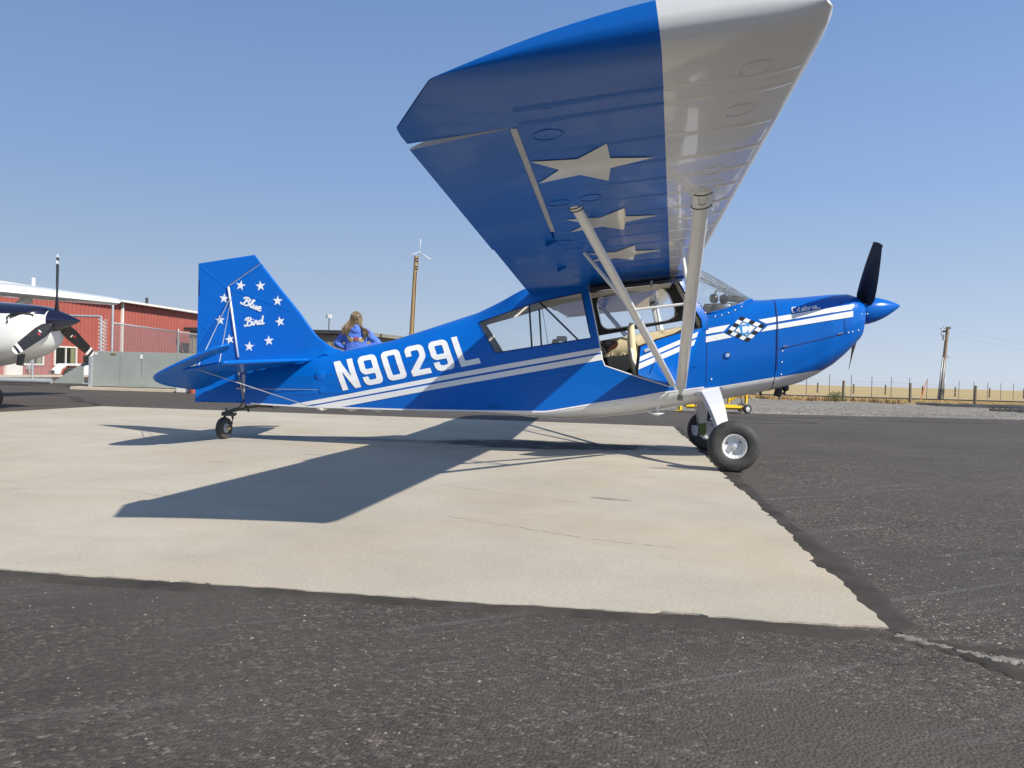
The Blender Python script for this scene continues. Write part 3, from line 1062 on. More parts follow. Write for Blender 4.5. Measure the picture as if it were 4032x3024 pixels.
# panel seams
def seam(path, w, nm, parent, lift=0.0022, m_='seam'):
    mb = MB()
    pts = []
    for (a, b) in zip(path[:-1], path[1:]):
        n = max(1, int(math.hypot(b[0] - a[0], b[1] - a[1]) / .03))
        pts += [(a[0] + (b[0] - a[0]) * k / n, a[1] + (b[1] - a[1]) * k / n) for k in range(n)]
    pts.append(path[-1])
    L, Rr = ribbon(pts, w)
    mb.grid([[skin(*p, lift) for p in L], [skin(*p, lift) for p in Rr]])
    return mb.build(nm, m_, parent, smooth=True, fix=False)
cow_lift = 0.0075
seam([(1.436, 1.045), (1.75, 1.13), (2.028, 1.206)], .006, 'panel_seam', cowl, cow_lift)
seam([(2.03, 1.20), (2.018, 1.26), (2.0, 1.40), (1.985, 1.49)], .005, 'panel_seam', cowl, cow_lift)
seam([(1.435, 0.86), (1.432, 1.05), (1.428, 1.25), (1.424, 1.42), (1.422, 1.495)], .009, 'panel_seam', cowl, cow_lift)
seam([(0.815, 0.70), (0.812, 1.0), (0.812, 1.34)], .004, 'panel_seam', fus, .0022)
seam([(0.83, 1.325), (0.95, 1.345), (1.06, 1.385), (1.17, 1.452), (1.235, 1.495)], .004, 'panel_seam', fus, .0025)
mb = MB()
for (x, z) in ((1.475, 1.03), (1.475, .93), (1.475, .82), (2.05, 1.21), (2.09, 1.22), (2.15, 1.235), (2.17, 1.38), (.86, .76), (.9, 1.14), (.94, 1.348), (1.0, 1.37), (1.06, 1.398), (1.12, 1.432), (.88, 1.335), (.605, 1.66), (.655, 1.575), (.735, 1.44), (.79, 1.368)):
    c = Vector(skin(x, z, .004 if x > 1.42 else .001))
    mb.lathe([(0, .008), (.003, .0065), (.005, .001)], c, (0, -1, 0), 8)
o = mb.build('screw_heads', 'aluminium', cowl, smooth=True)
o['kind'] = 'stuff'
for x_, z_ in ((1.50, 1.075), (1.975, 1.20)):
    mb = MB()
    mb.box(skin(x_, z_, .010), (.045, .010, .010), Matrix.Rotation(R(-14), 3, 'Y'))
    mb.build('cowl_latch', 'steel', cowl)
mb = MB()
c = Vector(skin(1.00, .985, 0))
mb.lathe([(.0, .036), (.010, .034), (.012, .026), (.004, .022), (-.02, .001)], c, (0, -1, 0), 20)
mb.build('fuel_drain_port', 'blue', plane, smooth=30)
mb = MB()
mb.lathe([(-.002, .02), (.003, .018), (.003, .001)], c, (0, -1, 0), 16)
mb.build('drain_cap', 'chrome', plane, smooth=30)
mb = MB()
mb.lathe([(0, .055), (.006, .052), (.010, .04), (.011, .001)], Vector(skin(-2.935, .69, 0)), (0, -1, 0), 24)
mb.build('inspection_cover', 'blue', fus, smooth=30)
mb = MB()
mb.lathe([(0, .035), (.004, .032), (.006, .02), (.006, .001)], Vector(skin(-2.915, .545, 0)), (0, -1, 0), 20)
mb.build('inspection_cover', 'blue', fus, smooth=30)
# exhaust stack and belly bits
mb = MB()
mb.tube([(1.50, -.10, .74), (1.505, -.10, .67), (1.49, -.10, .615)], [.032, .034, .035], 16, caps=False)
mb.tube([(1.49, -.10, .615), (1.495, -.10, .64)], [.031, .030], 16)
mb.tube([(1.57, -.06, .75), (1.575, -.06, .68), (1.56, -.06, .635)], [.03, .032, .033], 14)
mb.build('exhaust_stack', 'black', plane, smooth=40)
mb = MB()
mb.tube([(1.17, 0, .62), (1.20, 0, .50)], .0035, 6)
mb.build('breather_tube', 'dark_steel', plane)
mb = MB()
mb.tube([(1.34, -.05, .66), (1.36, -.05, .62)], .012, 8)
mb.build('drain_tube', 'dark_steel', plane)
mb = MB()
mb.prism([(0.375, -.20, .60), (0.412, -.20, .615), (0.418, -.20, .445), (0.380, -.20, .445)], (0, .012, 0))
mb.lathe([(0, .001), (0, .02), (.03, .018), (.045, .003)], (0.40, -.194, .44), (0, 0, -1), 12)
sx = []
mb2 = MB()
for k in range(9):
    a = k / 8
    sx.append((0.30 + .17 * a, -.194, .436 - .018 * math.sin(math.pi * a)))
mb2.tube(sx, [.004 + .02 * math.sin(math.pi * k / 8) ** .7 for k in range(9)], 12, flat=.6)
mb.build('antenna_mast', 'white', plane, bevel=.002)
mb2.build('antenna_blade', 'white', plane, smooth=True)

for f_ in (.28, .62):
    mb = MB()
    xs_ = np.linspace(-3.3, -.45 if f_ < .5 else -1.42, 70)
    mb.grid([[skin(x, zl(x) + f_ * (zt(x) - zl(x)) + o_, l_) for x in xs_] for o_, l_ in ((-.022, .0001), (-.020, .0009), (0, .0016), (.020, .0009), (.022, .0001))])
    mb.build('fabric_tape', 'blue', fus, smooth=60)
# stripes, registration, badge ------------------------------------------------
def band(top, bot, n=40):
    t = [(top[0][0] + (top[-1][0] - top[0][0]) * i / n) for i in range(n + 1)]
    b = [(bot[0][0] + (bot[-1][0] - bot[0][0]) * i / n) for i in range(n + 1)]
    tx, tz = zip(*top)
    bx2, bz = zip(*bot)
    return [(x, lerp(x, tx, tz)) for x in t] + [(x, lerp(x, bx2, bz)) for x in reversed(b)]
decal('white_stripe', [band([(-3.266, .384), (-2.686, .502), (-1.516, .753), (-1.021, .853), (-.153, 1.024)], [(-3.12, .376), (-2.873, .421), (-1.515, .707), (-.150, .981)])], skin, 'decal_white', fus, .06)
decal('white_stripe', [band([(-3.03, .376), (-2.873, .408), (-1.515, .686), (-.146, .964)], [(-2.723, .378), (-1.858, .562), (-1.513, .634), (-.133, .911)])], skin, 'decal_white', fus, .06)
decal('sill_line', [[(x, zl(x) + .001) for x in np.linspace(-3.72, .80, 60)] + [(x, zl(x) + .016) for x in np.linspace(.80, -3.72, 60)]], skin, 'decal_white', fus, .05, lift=.0030)
decal('white_stripe', [[(.80, 1.219), (1.012, 1.263), (.957, 1.199), (.80, 1.170)]], skin, 'decal_white', fus)
decal('white_stripe', [[(.80, 1.147), (.958, 1.183), (1.036, 1.146), (.80, 1.093)]], skin, 'decal_white', fus)
decal('white_stripe', [[(1.262, 1.310), (1.418, 1.341), (1.418, 1.294), (1.330, 1.276)]], skin, 'decal_white', fus)
decal('white_stripe', [[(1.342, 1.256), (1.418, 1.272), (1.418, 1.227), (1.286, 1.200)]], skin, 'decal_white', fus)
decal('white_stripe', [[(1.432, 1.343), (2.075, 1.466), (2.075, 1.419), (1.432, 1.296)]], skin, 'decal_white', cowl, lift=cow_lift)
decal('white_stripe', [[(1.432, 1.274), (2.085, 1.405), (2.085, 1.353), (1.432, 1.229)]], skin, 'decal_white', cowl, lift=cow_lift)
A0, A1, A2 = Vector((-2.688, .544)), Vector((-1.285, .852)), Vector((-2.811, .827))
U_, V_ = A1 - A0, A2 - A0
def rrect(x0, y0, x1, y1, rx, ry):
    o = []
    for cx, cy, a0 in ((x1 - rx, y1 - ry, 0), (x0 + rx, y1 - ry, 90), (x0 + rx, y0 + ry, 180), (x1 - rx, y0 + ry, 270)):
        for k in range(5):
            a = R(a0 + 22.5 * k)
            o.append((cx + rx * math.cos(a), cy + ry * math.sin(a)))
    return o
GL = {
 'N': ([(0, 0), (0, 1), (.34, 1), (.70, .40), (.70, 1), (1, 1), (1, 0), (.68, 0), (.30, .62), (.30, 0)], []),
 'L': ([(0, 0), (0, 1), (.3, 1), (.3, .17), (1, .17), (1, 0)], []),
 '0': (rrect(0, 0, 1, 1, .26, .15), [rrect(.3, .17, .7, .83, .07, .04)]),
 '2': ([(0, 0), (1, 0), (1, .175), (.43, .175), (.93, .52), (1, .62), (1, .85), (.93, .95), (.78, 1), (.22, 1), (.07, .95), (0, .85), (0, .66), (.3, .66), (.3, .78), (.36, .83), (.64, .83), (.70, .78), (.70, .66), (.64, .585), (0, .17)], []),
 '9': ([(0, .30), (0, .15), (.07, .05), (.22, 0), (.78, 0), (.93, .05), (1, .15), (1, .85), (.93, .95), (.78, 1), (.22, 1), (.07, .95), (0, .85), (0, .52), (.07, .42), (.22, .37), (.70, .37), (.70, .22), (.64, .17), (.36, .17), (.30, .22), (.30, .30)], [rrect(.3, .54, .7, .83, .06, .035)]),
}
GW, PITCH_ = 155 / 1128, 194.6 / 1128
for i, ch in enumerate('N9029L'):
    def pl(u, v):
        p = A0 + U_ * (i * PITCH_ + u * GW) + V_ * v
        return (p.x, p.y)
    lp, hs = GL[ch]
    decal('registration_letter', [[pl(*q) for q in lp]], skin, 'decal_white', fus, .03, holes=[[pl(*q) for q in h] for h in hs], lift=.0042)
# chequered badge
T_, R_, B_, L_ = Vector((1.109, 1.341)), Vector((1.326, 1.260)), Vector((1.174, 1.105)), Vector((.976, 1.186))
def bd(a, b):
    p = T_ * (1 - a) * (1 - b) + R_ * a * (1 - b) + L_ * (1 - a) * b + B_ * a * b
    return (p.x, p.y)
def quad(a0, b0, a1, b1):
    return [bd(a0, b0), bd(a1, b0), bd(a1, b1), bd(a0, b1)]
badge = decal('chequered_badge', [quad(0, 0, 1, 1)], skin, 'decal_white', fus, .03, lift=.0024)
for i in range(5):
    for j in range(5):
        if (i + j) % 2 == 0 and (i in (0, 4) or j in (0, 4)):
            decal('check', [quad(i / 5, j / 5, i / 5 + .2, j / 5 + .2)], skin, 'decal_black', badge, .03, lift=.0032)
decal('badge_border', [quad(.19, .19, .81, .81)], skin, 'decal_blue', badge, .03, lift=.0034)
decal('badge_border', [quad(.215, .215, .785, .785)], skin, 'decal_black', badge, .03, lift=.0042)
decal('badge_field', [quad(.245, .245, .755, .755)], skin, 'decal_white', badge, .03, lift=.0050)
mb = MB()
ctr = (T_ + B_) / 2
for st in ([(.035, .040), (-.030, .026), (-.042, .018), (-.030, -.046), (-.020, -.050), (.028, -.040)],):
    L, Rr = ribbon(st, .016)
    mb.grid([[skin(ctr.x + 0.006 + p[0], ctr.y + p[1] + .004, .0058) for p in L], [skin(ctr.x + 0.006 + p[0], ctr.y + p[1] + .004, .0058) for p in Rr]])
for (a, b) in (((.030, .046), (.026, .018)), ((.020, -.016), (.026, -.048))):
    L, Rr = ribbon([a, b], .012)
    mb.grid([[skin(ctr.x + 0.006 + p[0], ctr.y + p[1] + .004, .0062) for p in L], [skin(ctr.x + 0.006 + p[0], ctr.y + p[1] + .004, .0062) for p in Rr]])
mb.build('badge_letter', 'decal_blue', badge, fix=False)
# model name in thin block script on the cowl
CIT = [[(.75, 1), (.05, .98), (0, .9), (0, .1), (.05, 0), (.5, 0)], [(.95, .55), (.95, 0)], [(1.25, .85), (1.25, 0), (1.5, 0)], [(1.1, .6), (1.5, .6)], [(1.75, .55), (2.2, .55), (2.2, 0), (1.75, 0), (1.75, .28), (2.2, .28)], [(2.5, .95), (2.5, 0), (2.95, 0), (2.95, .5), (2.5, .5)], [(3.25, 0), (3.25, .55), (3.55, .55)], [(3.8, .55), (3.8, 0)], [(4.05, .55), (4.5, .55), (4.5, 0), (4.05, 0), (4.05, .28), (4.5, .28)], [(4.5, .0), (5.2, .0)]]
c0, c1 = Vector((1.561, 1.382)), Vector((1.800, 1.428))
cu = (c1 - c0) / 5.2
cv = Vector((-.002, .046))
mb = MB()
stroke_mesh(mb, CIT, .19, lambda u, v, lf: skin(*(c0 + cu * u + cv * v), lf), cow_lift + .001)
mb.build('cowl_lettering', 'decal_white', cowl, fix=False)

# wings -----------------------------------------------------------------------
XLE, ZLE, TH, DIH, CH = 0.6717, 1.757, R(9.4), math.tan(R(1.897)), 1.527
NL = ([0, .004, .0125, .025, .05, .1, .15, .2, .3, .4, .5, .6, .7, .8, .9, 1], [0, -.008, -.0143, -.0195, -.0249, -.0286, -.0288, -.0274, -.0226, -.0180, -.014, -.0100, -.0065, -.0039, -.0022, 0])
NU = ([0, .004, .0125, .025, .05, .1, .15, .2, .3, .4, .5, .6, .7, .8, .9, 1], [0, .013, .0244, .0339, .0473, .0659, .0789, .0880, .0976, .0980, .0919, .0814, .0669, .0489, .0271, .004])
S_TIP, S_END = 5.13, 5.30
def wing_pt(c, s, side, surf, lift=0.0):
    """c chord fraction, s span in metres, side -1 near the camera, surf 'l' or 'u'"""
    c0 = lerp(s, [0, 5.06, 5.2, 5.27, S_END], [0, 0, .006, .014, .028])
    c1 = lerp(s, [0, 4.92, 5.285, S_END], [1, 1, .858, .845])
    u = min(1, max(0, (c - c0) / (c1 - c0)))
    lo, up = lerp(u, *NL), lerp(u, *NU)
    k = max(0, (s - S_TIP) / (S_END - S_TIP))
    up2 = up * (1 - .25 * k ** 2)
    lo2 = lo + (up2 - lo) * (1 - max(0, 1 - k ** 3) ** (1 / 3))
    h = (lo2 - lift / CH) if surf == 'l' else up2 + lift / CH
    cc = c0 + u * (c1 - c0)
    x = XLE - cc * CH * math.cos(TH) - h * CH * math.sin(TH) * -1 * -1
    z = ZLE - cc * CH * math.sin(TH) + h * CH * math.cos(TH) + max(0, s - .30) * DIH + .30 * DIH
    return Vector((x, side * s, z))
CB = lambda s: .128 + .0443 * s
AIL0, AIL1, HC = 2.62, 4.755, .722
S_ST = sorted(set([0, .33, .36, .7, 1.05, 1.4, 1.75, 2.1, 2.4, AIL0, 2.9, 3.2, 3.5, 3.8, 4.1, 4.4, AIL1, 4.85, 4.93, 5.0, 5.05, 5.06, 5.10, 5.13, 5.16, 5.19, 5.215, 5.238, 5.256, 5.270, 5.281, 5.285, 5.290, 5.295, 5.298, S_END]))
def c_lims(s):
    return lerp(s, [0, 5.06, 5.2, 5.27, S_END], [0, 0, .006, .014, .028]), lerp(s, [0, 4.92, 5.285, S_END], [1, 1, .858, .845])
FR = [0, .012, .035, .08, .15, .26, .42, .6, .8, 1]
def wing_mesh(side, upper_blue=True):
    mb = MB()
    for surf in 'lu':
        a = []
        for s in S_ST:
            c0, c1 = c_lims(s)
            cb = min(c1, max(c0 + .01, CB(s)))
            a.append(([wing_pt(c0 + (cb - c0) * f, s, side, surf) for f in FR],
                      [wing_pt(cb + (max(HC, cb + .01) - cb) * f / 6, s, side, surf) for f in range(7)],
                      [wing_pt(HC + (c1 - HC) * f / 4, s, side, surf) for f in range(5)]))
        mb.grid([r_[0] for r_ in a], 1)
        mb.grid([r_[1] for r_ in a], 0)
        i0, i1 = S_ST.index(AIL0), S_ST.index(AIL1)
        mb.grid([r_[2] for r_ in a[:i0 + 1]], 0)
        mb.grid([r_[2] for r_ in a[i1:]], 0)
    # cove in front of the aileron, and the cut ends
    ss = [s for s in S_ST if AIL0 <= s <= AIL1]
    mb.grid([[wing_pt(HC, s, side, 'l') for s in ss], [wing_pt(HC, s, side, 'u') for s in ss]], 0)
    for s in (AIL0, AIL1):
        mb.grid([[wing_pt(HC + (1 - HC) * f / 4, s, side, 'l') for f in range(5)], [wing_pt(HC + (1 - HC) * f / 4, s, side, 'u') for f in range(5)]], 1 if s == AIL1 else 0)
    return mb
near_wing = wing_mesh(-1).build('wing', ['blue', 'white'], plane, smooth=32, merge=2e-4)
far_wing = wing_mesh(1).build('wing', ['blue', 'white'], plane, smooth=32, merge=2e-4)
near_wing['label'] = 'wing over the pad with three pale stars under it'
far_wing['label'] = 'far wing seen through the cabin windows'
def aileron(side, droop):
    hinge = wing_pt(HC + .012, 0, side, 'u', -.01)
    mb = MB()
    rows = []
    piv = {}
    for s in np.linspace(AIL0 + .008, AIL1 - .008, 10):
        h = wing_pt(HC + .012, s, side, 'u', -.01)
        row = []
        for f in range(9):
            row.append(wing_pt(HC + .013 + (1 - HC - .013) * f / 8, s, side, 'u'))
        for f in range(8, -1, -1):
            row.append(wing_pt(HC + .013 + (1 - HC - .013) * f / 8, s, side, 'l'))
        rot = Matrix.Rotation(droop, 3, 'Y')
        rows.append([h + rot @ (p - h) for p in row])
    mb.grid(rows, 0, close=True)
    n = len(rows[0])
    for r_ in (rows[0], rows[-1]):
        mb.add(r_, [tuple(range(n))], 1 if r_ is rows[-1] else 0)
    return mb.build('aileron', ['blue', 'white'], plane, smooth=32, merge=1e-4)
ail_n = aileron(-1, R(-3.2))
ail_f = aileron(1, R(3.0))
def under(c, s, lift=0.0):
    return wing_pt(c, s, -1, 'l', lift)
# gap strip
mb = MB()
mb.grid([[under(c, s, .0025) for s in np.linspace(2.83, 4.745, 12)] for c in (.712, .7295)])
mb.build('aileron_gap_strip', 'galvanised', near_wing, fix=False)
# rib tapes and spar tapes, proud of the fabric
for k, s in enumerate([.62, 1.0, 1.37, 1.74, 2.10, 2.42, 2.75, 3.08, 3.42, 3.74, 4.05, 4.39, 4.78, 4.93]):
    mb = MB()
    cb = CB(s)
    for rng_, mi in (([.03 + (cb - .03) * i / 12 for i in range(13)], 1), ([cb + (.705 - cb) * i / 14 for i in range(15)], 0)):
        mb.grid([[under(c, s + o_, l_) for c in rng_] for o_, l_ in ((-.024, .0002), (-.022, .0013), (-.006, .0016), (-.0025, .0036), (.0025, .0036), (.006, .0016), (.022, .0013), (.024, .0002))], mi)
    mb.build('rib_tape', ['blue', 'white'], near_wing, smooth=50, merge=1e-5)
for c, m_ in ((.62, 'blue'),):
    mb = MB()
    mb.grid([[under(c + o_, s, l_) for s in np.linspace(.5, 4.9, 40)] for o_, l_ in ((-.012, .0002), (-.006, .0012), (.006, .0012), (.012, .0002))])
    mb.build('spar_tape', m_, near_wing, smooth=True)
mb = MB()
for s in np.linspace(2.75, 4.65, 7):
    for d_ in (-.15, .15):
        pts = [ail_n.data.vertices[0].co.copy() for _ in range(0)]
# inspection rings
for c, s, m_ in ((.639, 4.615, 'blue'), (.662, 3.507, 'blue'), (.55, 3.531, 'blue'), (.69, 2.45, 'blue'), (.66, 2.15, 'blue'), (.30, 1.35, 'blue'), (.14, 4.595, 'white'), (.146, 3.765, 'white'), (.143, 5.0, 'white'), (.154, 2.848, 'white'), (.13, 3.5, 'white')):
    mb = MB()
    pts = [under(c + .062 / CH * math.cos(a), s + .062 * math.sin(a), .001) for a in [i * math.pi / 16 for i in range(33)]]
    mb.tube(pts, .0030, 6, caps=False)
    mb.add([under(c, s, .0022)] + [under(c + .056 / CH * math.cos(a), s + .056 * math.sin(a), .0008) for a in [i * math.pi / 12 for i in range(24)]], [(0, 1 + i, 1 + (i + 1) % 24) for i in range(24)])
    mb.build('inspection_ring', m_, near_wing, smooth=30)
# stars
for cm, sm in ((.834, 4.125), (.752, 2.935), (.672, 1.78)):
    lp = [(x / CH, y) for x, y in star(cm, sm, .305, math.pi, inner=.43)]
    decal('wing_star', [lp], under, 'wing_star', near_wing, .12, lift=.0044)
# aileron hinge brackets
for s in (2.556, 1.526, 3.6):
    mb = MB()
    a, b, c_ = under(.715, s, -.005), under(.755, s, .032), under(.765, s, -.01)
    mb.prism([a, under(.720, s, .008), b, under(.772, s, .030), c_], (0, .010, 0))
    mb.lathe([(-.008, .001), (-.008, .008), (.018, .008), (.018, .001)], under(.762, s, .028), (0, 1, 0), 10)
    if s != 3.6:
        mb.build('hinge_bracket', 'blue', near_wing)
# struts ------------------------------------------------------------------------
FIT = Vector((0.585, -.362, .615))
def mirror(v):
    return Vector((v[0], -v[1], v[2]))
def strut(a, b, chord, thick, nm='wing_strut', m_='white', mats=None):
    """streamlined strut from a to b, chord in flight direction"""
    a, b = Vector(a), Vector(b)
    t = (b - a).normalized()
    fwd = Vector((math.cos(TH), 0, math.sin(TH)))
    e1 = (fwd - t * fwd.dot(t)).normalized()
    e2 = t.cross(e1)
    n = 18
    rows = []
    L = (b - a).length
    for d_, k in ((0, .35), (.10, .4), (.17, 1), (L - .06, 1), (L, .9)):
        rows.append([a + t * d_ + e1 * chord / 2 * k * math.cos(2 * math.pi * i / n) + e2 * thick / 2 * (.75 if k < .5 else 1) * math.sin(2 * math.pi * i / n) * (1 - .25 * math.cos(2 * math.pi * i / n) * -1) for i in range(n)])
    mb = MB()
    mb.grid(rows, close=True)
    mb.add(rows[0], [tuple(range(n))])
    mb.add(rows[-1], [tuple(range(n))])
    return mb.build(nm, m_, plane, smooth=40, merge=1e-5)
for sg in (-1, 1):
    wr = wing_pt(.612, 3.375, sg, 'l', -.02)
    wf = wing_pt(.146, 3.33, sg, 'l', -.02)
    f1 = FIT if sg < 0 else mirror(FIT)
    f2 = f1 + Vector((-.045, -.004 * -sg, .045))
    s1 = strut(f1, wf, .092, .038)
    s2 = strut(f2, wr, .062, .034)
    jr, jf = f2 + (wr - f2) * .55, f1 + (wf - f1) * .57
    for top, low in ((wing_pt(.615, 2.0, sg, 'l', .0), jr), (wing_pt(.166, 2.03, sg, 'l', .0), jf)):
        mb = MB()
        mb.tube([low, low + (top - low) * .5, top], [.013, .015, .013], 10)
        mb.build('jury_strut', 'white', plane, smooth=40)
    mb = MB()
    mb.tube([jr, jf], .010, 8)
    mb.build('jury_strut', 'white', plane, smooth=40)
    mb = MB()
    mb.box(f1 + Vector((.0, .012 * -sg * -1, -.035)), (.05, .03, .05))
    mb.build('strut_fitting', 'dark_steel', plane, bevel=.006)
    # fairing cuffs at the wing
    for s_, w_, ch_, th_ in ((s1, wf, .115, .055), (s2, wr, .080, .048)):
        a_ = f1 if s_ is s1 else f2
        t = (w_ - a_).normalized()
        mb = MB()
        fwd = Vector((math.cos(TH), 0, math.sin(TH)))
        e1 = (fwd - t * fwd.dot(t)).normalized()
        e2 = t.cross(e1)
        Lc = .15 if s_ is s1 else .05
        mb.grid([[w_ - t * d_ + e1 * ch_ / 2 * math.cos(2 * math.pi * i / 18) + e2 * th_ / 2 * math.sin(2 * math.pi * i / 18) for i in range(18)] for d_ in (-.02, Lc)], close=True)
        cuff = mb.build('strut_cuff', 'white', s_, smooth=40)
        for d_ in (Lc, .018):
            mb = MB()
            mb.tube([w_ - t * d_ + e1 * ch_ / 2 * math.cos(2 * math.pi * i / 18) + e2 * th_ / 2 * math.sin(2 * math.pi * i / 18) for i in range(19)], .0045, 6)
            mb.build('rubber_seal', 'black', s_, smooth=True)
        if s_ is s1 and sg < 0:
            cc = w_ - t * .08 - e2 * 0
            mb = MB()
            nrm = Vector((0, -1, 0)) - t * Vector((0, -1, 0)).dot(t)
            nrm.normalize()
            cc = cc + nrm * .03
            mb.tube([cc + e1 * .022 + t * .03, cc + e1 * .022 - t * .015, cc + e1 * .012 - t * .028, cc - e1 * .012 - t * .028, cc - e1 * .022 - t * .015, cc - e1 * .022 + t * .03], .004, 6)
            mb.build('tie_down_ring', 'aluminium', s_, smooth=True)

# fin, rudder, tailplane ---------------------------------------------------------
FIN = [(-3.666, 1.808), (-3.43, 1.531), (-3.239, 1.315), (-3.063, 1.093), (-2.972, 1.02), (-2.90, .972), (-2.83, .944), (-2.763, .930), (-2.70, .915), (-3.79, .66), (-3.868, .84), (-3.995, 1.580)]
def dist_lines(x, z, lines):
    best = 9
    for a, b in zip(lines[:-1], lines[1:]):
        ax, az, bx3, bz = *a, *b
        dx, dz = bx3 - ax, bz - az
        k = max(0, min(1, ((x - ax) * dx + (z - az) * dz) / (dx * dx + dz * dz)))
        best = min(best, math.hypot(x - ax - dx * k, z - az - dz * k))
    return best
def fin_y(x, z):
    d_ = dist_lines(x, z, FIN[:8])
    e = min(1, math.sqrt(max(0, d_) / .03))
    top = zt(x)
    thin = .017
    if z <= top - .03:
        return thin
    return thin + .032 * e * math.exp(-max(0, z - top) / .035)
def plate(name, poly, yf, material, step=.05, smooth=35):
    V, F = cdt_faces(poly, [], step)
    mb = MB()
    for sg in (-1, 1):
        mb.add([(v.x, sg * yf(v.x, v.y), v.y) for v in V], F if sg < 0 else [tuple(reversed(f)) for f in F])
    n = len(poly)
    for a, b in [(poly[i], poly[(i + 1) % n]) for i in range(n)]:
        k = max(1, int(math.hypot(b[0] - a[0], b[1] - a[1]) / step))
        pts = [(a[0] + (b[0] - a[0]) * q / k, a[1] + (b[1] - a[1]) * q / k) for q in range(k + 1)]
        mb.grid([[(x, -yf(x, z), z) for x, z in pts], [(x, yf(x, z), z) for x, z in pts]])
    return mb.build(name, material, plane, smooth=smooth, merge=2e-5)
fin = plate('fin', FIN, fin_y, 'blue', .045)
mb = MB()
mb.tube([(x, 0, z) for x, z in curve([(x, z) for x, z in FIN[:8]], 5)], [.017] * 35 + [.008], 10)
mb.build('fin_leading_tube', 'blue', fin, smooth=True)
RUD = [(-4.332, 1.811), (-3.73, 1.900), (-3.672, 1.822), (-4.006, 1.594), (-3.880, .835), (-3.800, .380), (-4.338, .375)]
rudder = plate('rudder', RUD, lambda x, z: .0125, 'blue', .05)
mb = MB()
mb.tube([(RUD[6][0], 0, RUD[6][1]), (RUD[0][0], 0, RUD[0][1]), (RUD[1][0], 0, RUD[1][1]), (RUD[2][0], 0, RUD[2][1])], .011, 8)
mb.build('rudder_edge_tube', 'blue', rudder, smooth=40)
mb = MB()
mb.tube([(-3.998, -.022, 1.575), (-3.932, -.022, 1.19), (-3.874, -.022, .85)], .011, 8)
mb.build('fin_sunlit_edge', 'white', fin, smooth=True)  # white tube paints in the sunlight along the fin's rear edge
# fabric tapes on fin and rudder
def tail_face(yf):
    return lambda x, z, lift=0.0: (x, -yf(x, z) - lift, z)
fin_s = tail_face(fin_y)
rud_y = lambda x, z: .0125
rud_s = tail_face(rud_y)
def tape(path, surf, parent):
    pts = []
    for a, b in zip(path[:-1], path[1:]):
        pts += [(a[0] + (b[0] - a[0]) * k / 10, a[1] + (b[1] - a[1]) * k / 10) for k in range(10)]
    pts.append(path[-1])
    mb = MB()
    rows = []
    for w, l_ in ((.03, .0004), (.012, .0016), (.0, .0026)):
        L, Rr = ribbon(pts, max(w, .002))
        rows.append((L, Rr, l_))
    seq = [(rows[0][0], rows[0][2]), (rows[1][0], rows[1][2]), (rows[2][0], rows[2][2]), (rows[1][1], rows[1][2]), (rows[0][1], rows[0][2])]
    mb.grid([[surf(x, z, l_) for x, z in r_] for r_, l_ in seq])
    mb.build('fabric_tape', 'blue', parent, smooth=True)
tape([(-3.98, 1.56), (-3.30, 1.33)], fin_s, fin)
tape([(-3.87, .98), (-3.80, .90)], fin_s, fin)
tape([(-4.31, 1.78), (-4.02, 1.56)], rud_s, rudder)
tape([(-4.31, 1.20), (-3.93, .86)], rud_s, rudder)
# ring of nine stars
stars9 = [(-3.866, 1.59), (-3.651, 1.588), (-3.462, 1.438), (-3.431, 1.227), (-3.546, 1.028), (-3.757, .964), (-3.973, 1.033), (-4.085, 1.229), (-4.046, 1.455)]
for k, (x, z) in enumerate(stars9):
    s_, par = (rud_s, rudder) if k >= 6 else (fin_s, fin)
    decal('tail_star', [star(x, z, .056, R(92 + (k * 17) % 26 - 12), inner=.40)], s_, 'decal_white', par, .03, lift=.003)
WB = [[(.02, .25), (0, .15), (.1, .08), (.22, .2), (.32, .6), (.38, .92)], [(.10, .72), (.2, .95), (.42, 1.02), (.6, .9), (.55, .68), (.36, .58)], [(.36, .58), (.58, .5), (.62, .28), (.45, .08), (.25, .1)]]
W_lue = [[(.62, .15), (.78, .4), (.92, .9), (.96, 1.0), (.90, 1.0), (.84, .85), (.78, .35), (.84, .1), (.95, .12), (1.02, .3)], [(1.03, .52), (1.0, .2), (1.06, .08), (1.18, .2), (1.27, .52)], [(1.27, .52), (1.24, .18), (1.3, .08), (1.4, .2)], [(1.4, .25), (1.55, .32), (1.62, .45), (1.52, .54), (1.42, .35), (1.46, .12), (1.58, .07), (1.72, .2)]]
W_ird = [[(.74, .52), (.71, .2), (.77, .08), (.88, .2)], [(.77, .70), (.81, .76)], [(.88, .2), (.95, .5), (1.0, .58), (1.04, .46), (1.13, .5), (1.1, .2), (1.16, .08), (1.28, .2)], [(1.54, .44), (1.42, .54), (1.29, .35), (1.32, .12), (1.43, .1), (1.53, .3)], [(1.68, 1.05), (1.58, .5), (1.55, .15), (1.62, .07), (1.74, .2)]]
for word, p0, p1, hgt in ((WB + W_lue, (-3.862, 1.398), (-3.640, 1.322), .088), (WB + W_ird, (-3.810, 1.165), (-3.597, 1.195), .088)):
    p0, p1 = Vector(p0), Vector(p1)
    u_ = (p1 - p0) / 1.72
    v_ = Vector((-u_.y, u_.x)).normalized() * hgt
    mb = MB()
    stroke_mesh(mb, [curve(s_, 4) if len(s_) > 2 else s_ for s_ in word], .155, lambda u, v, lf: fin_s(*(p0 + u_ * u + v_ * v), lf), .003)
    mb.build('tail_lettering', 'decal_white', fin, fix=False)
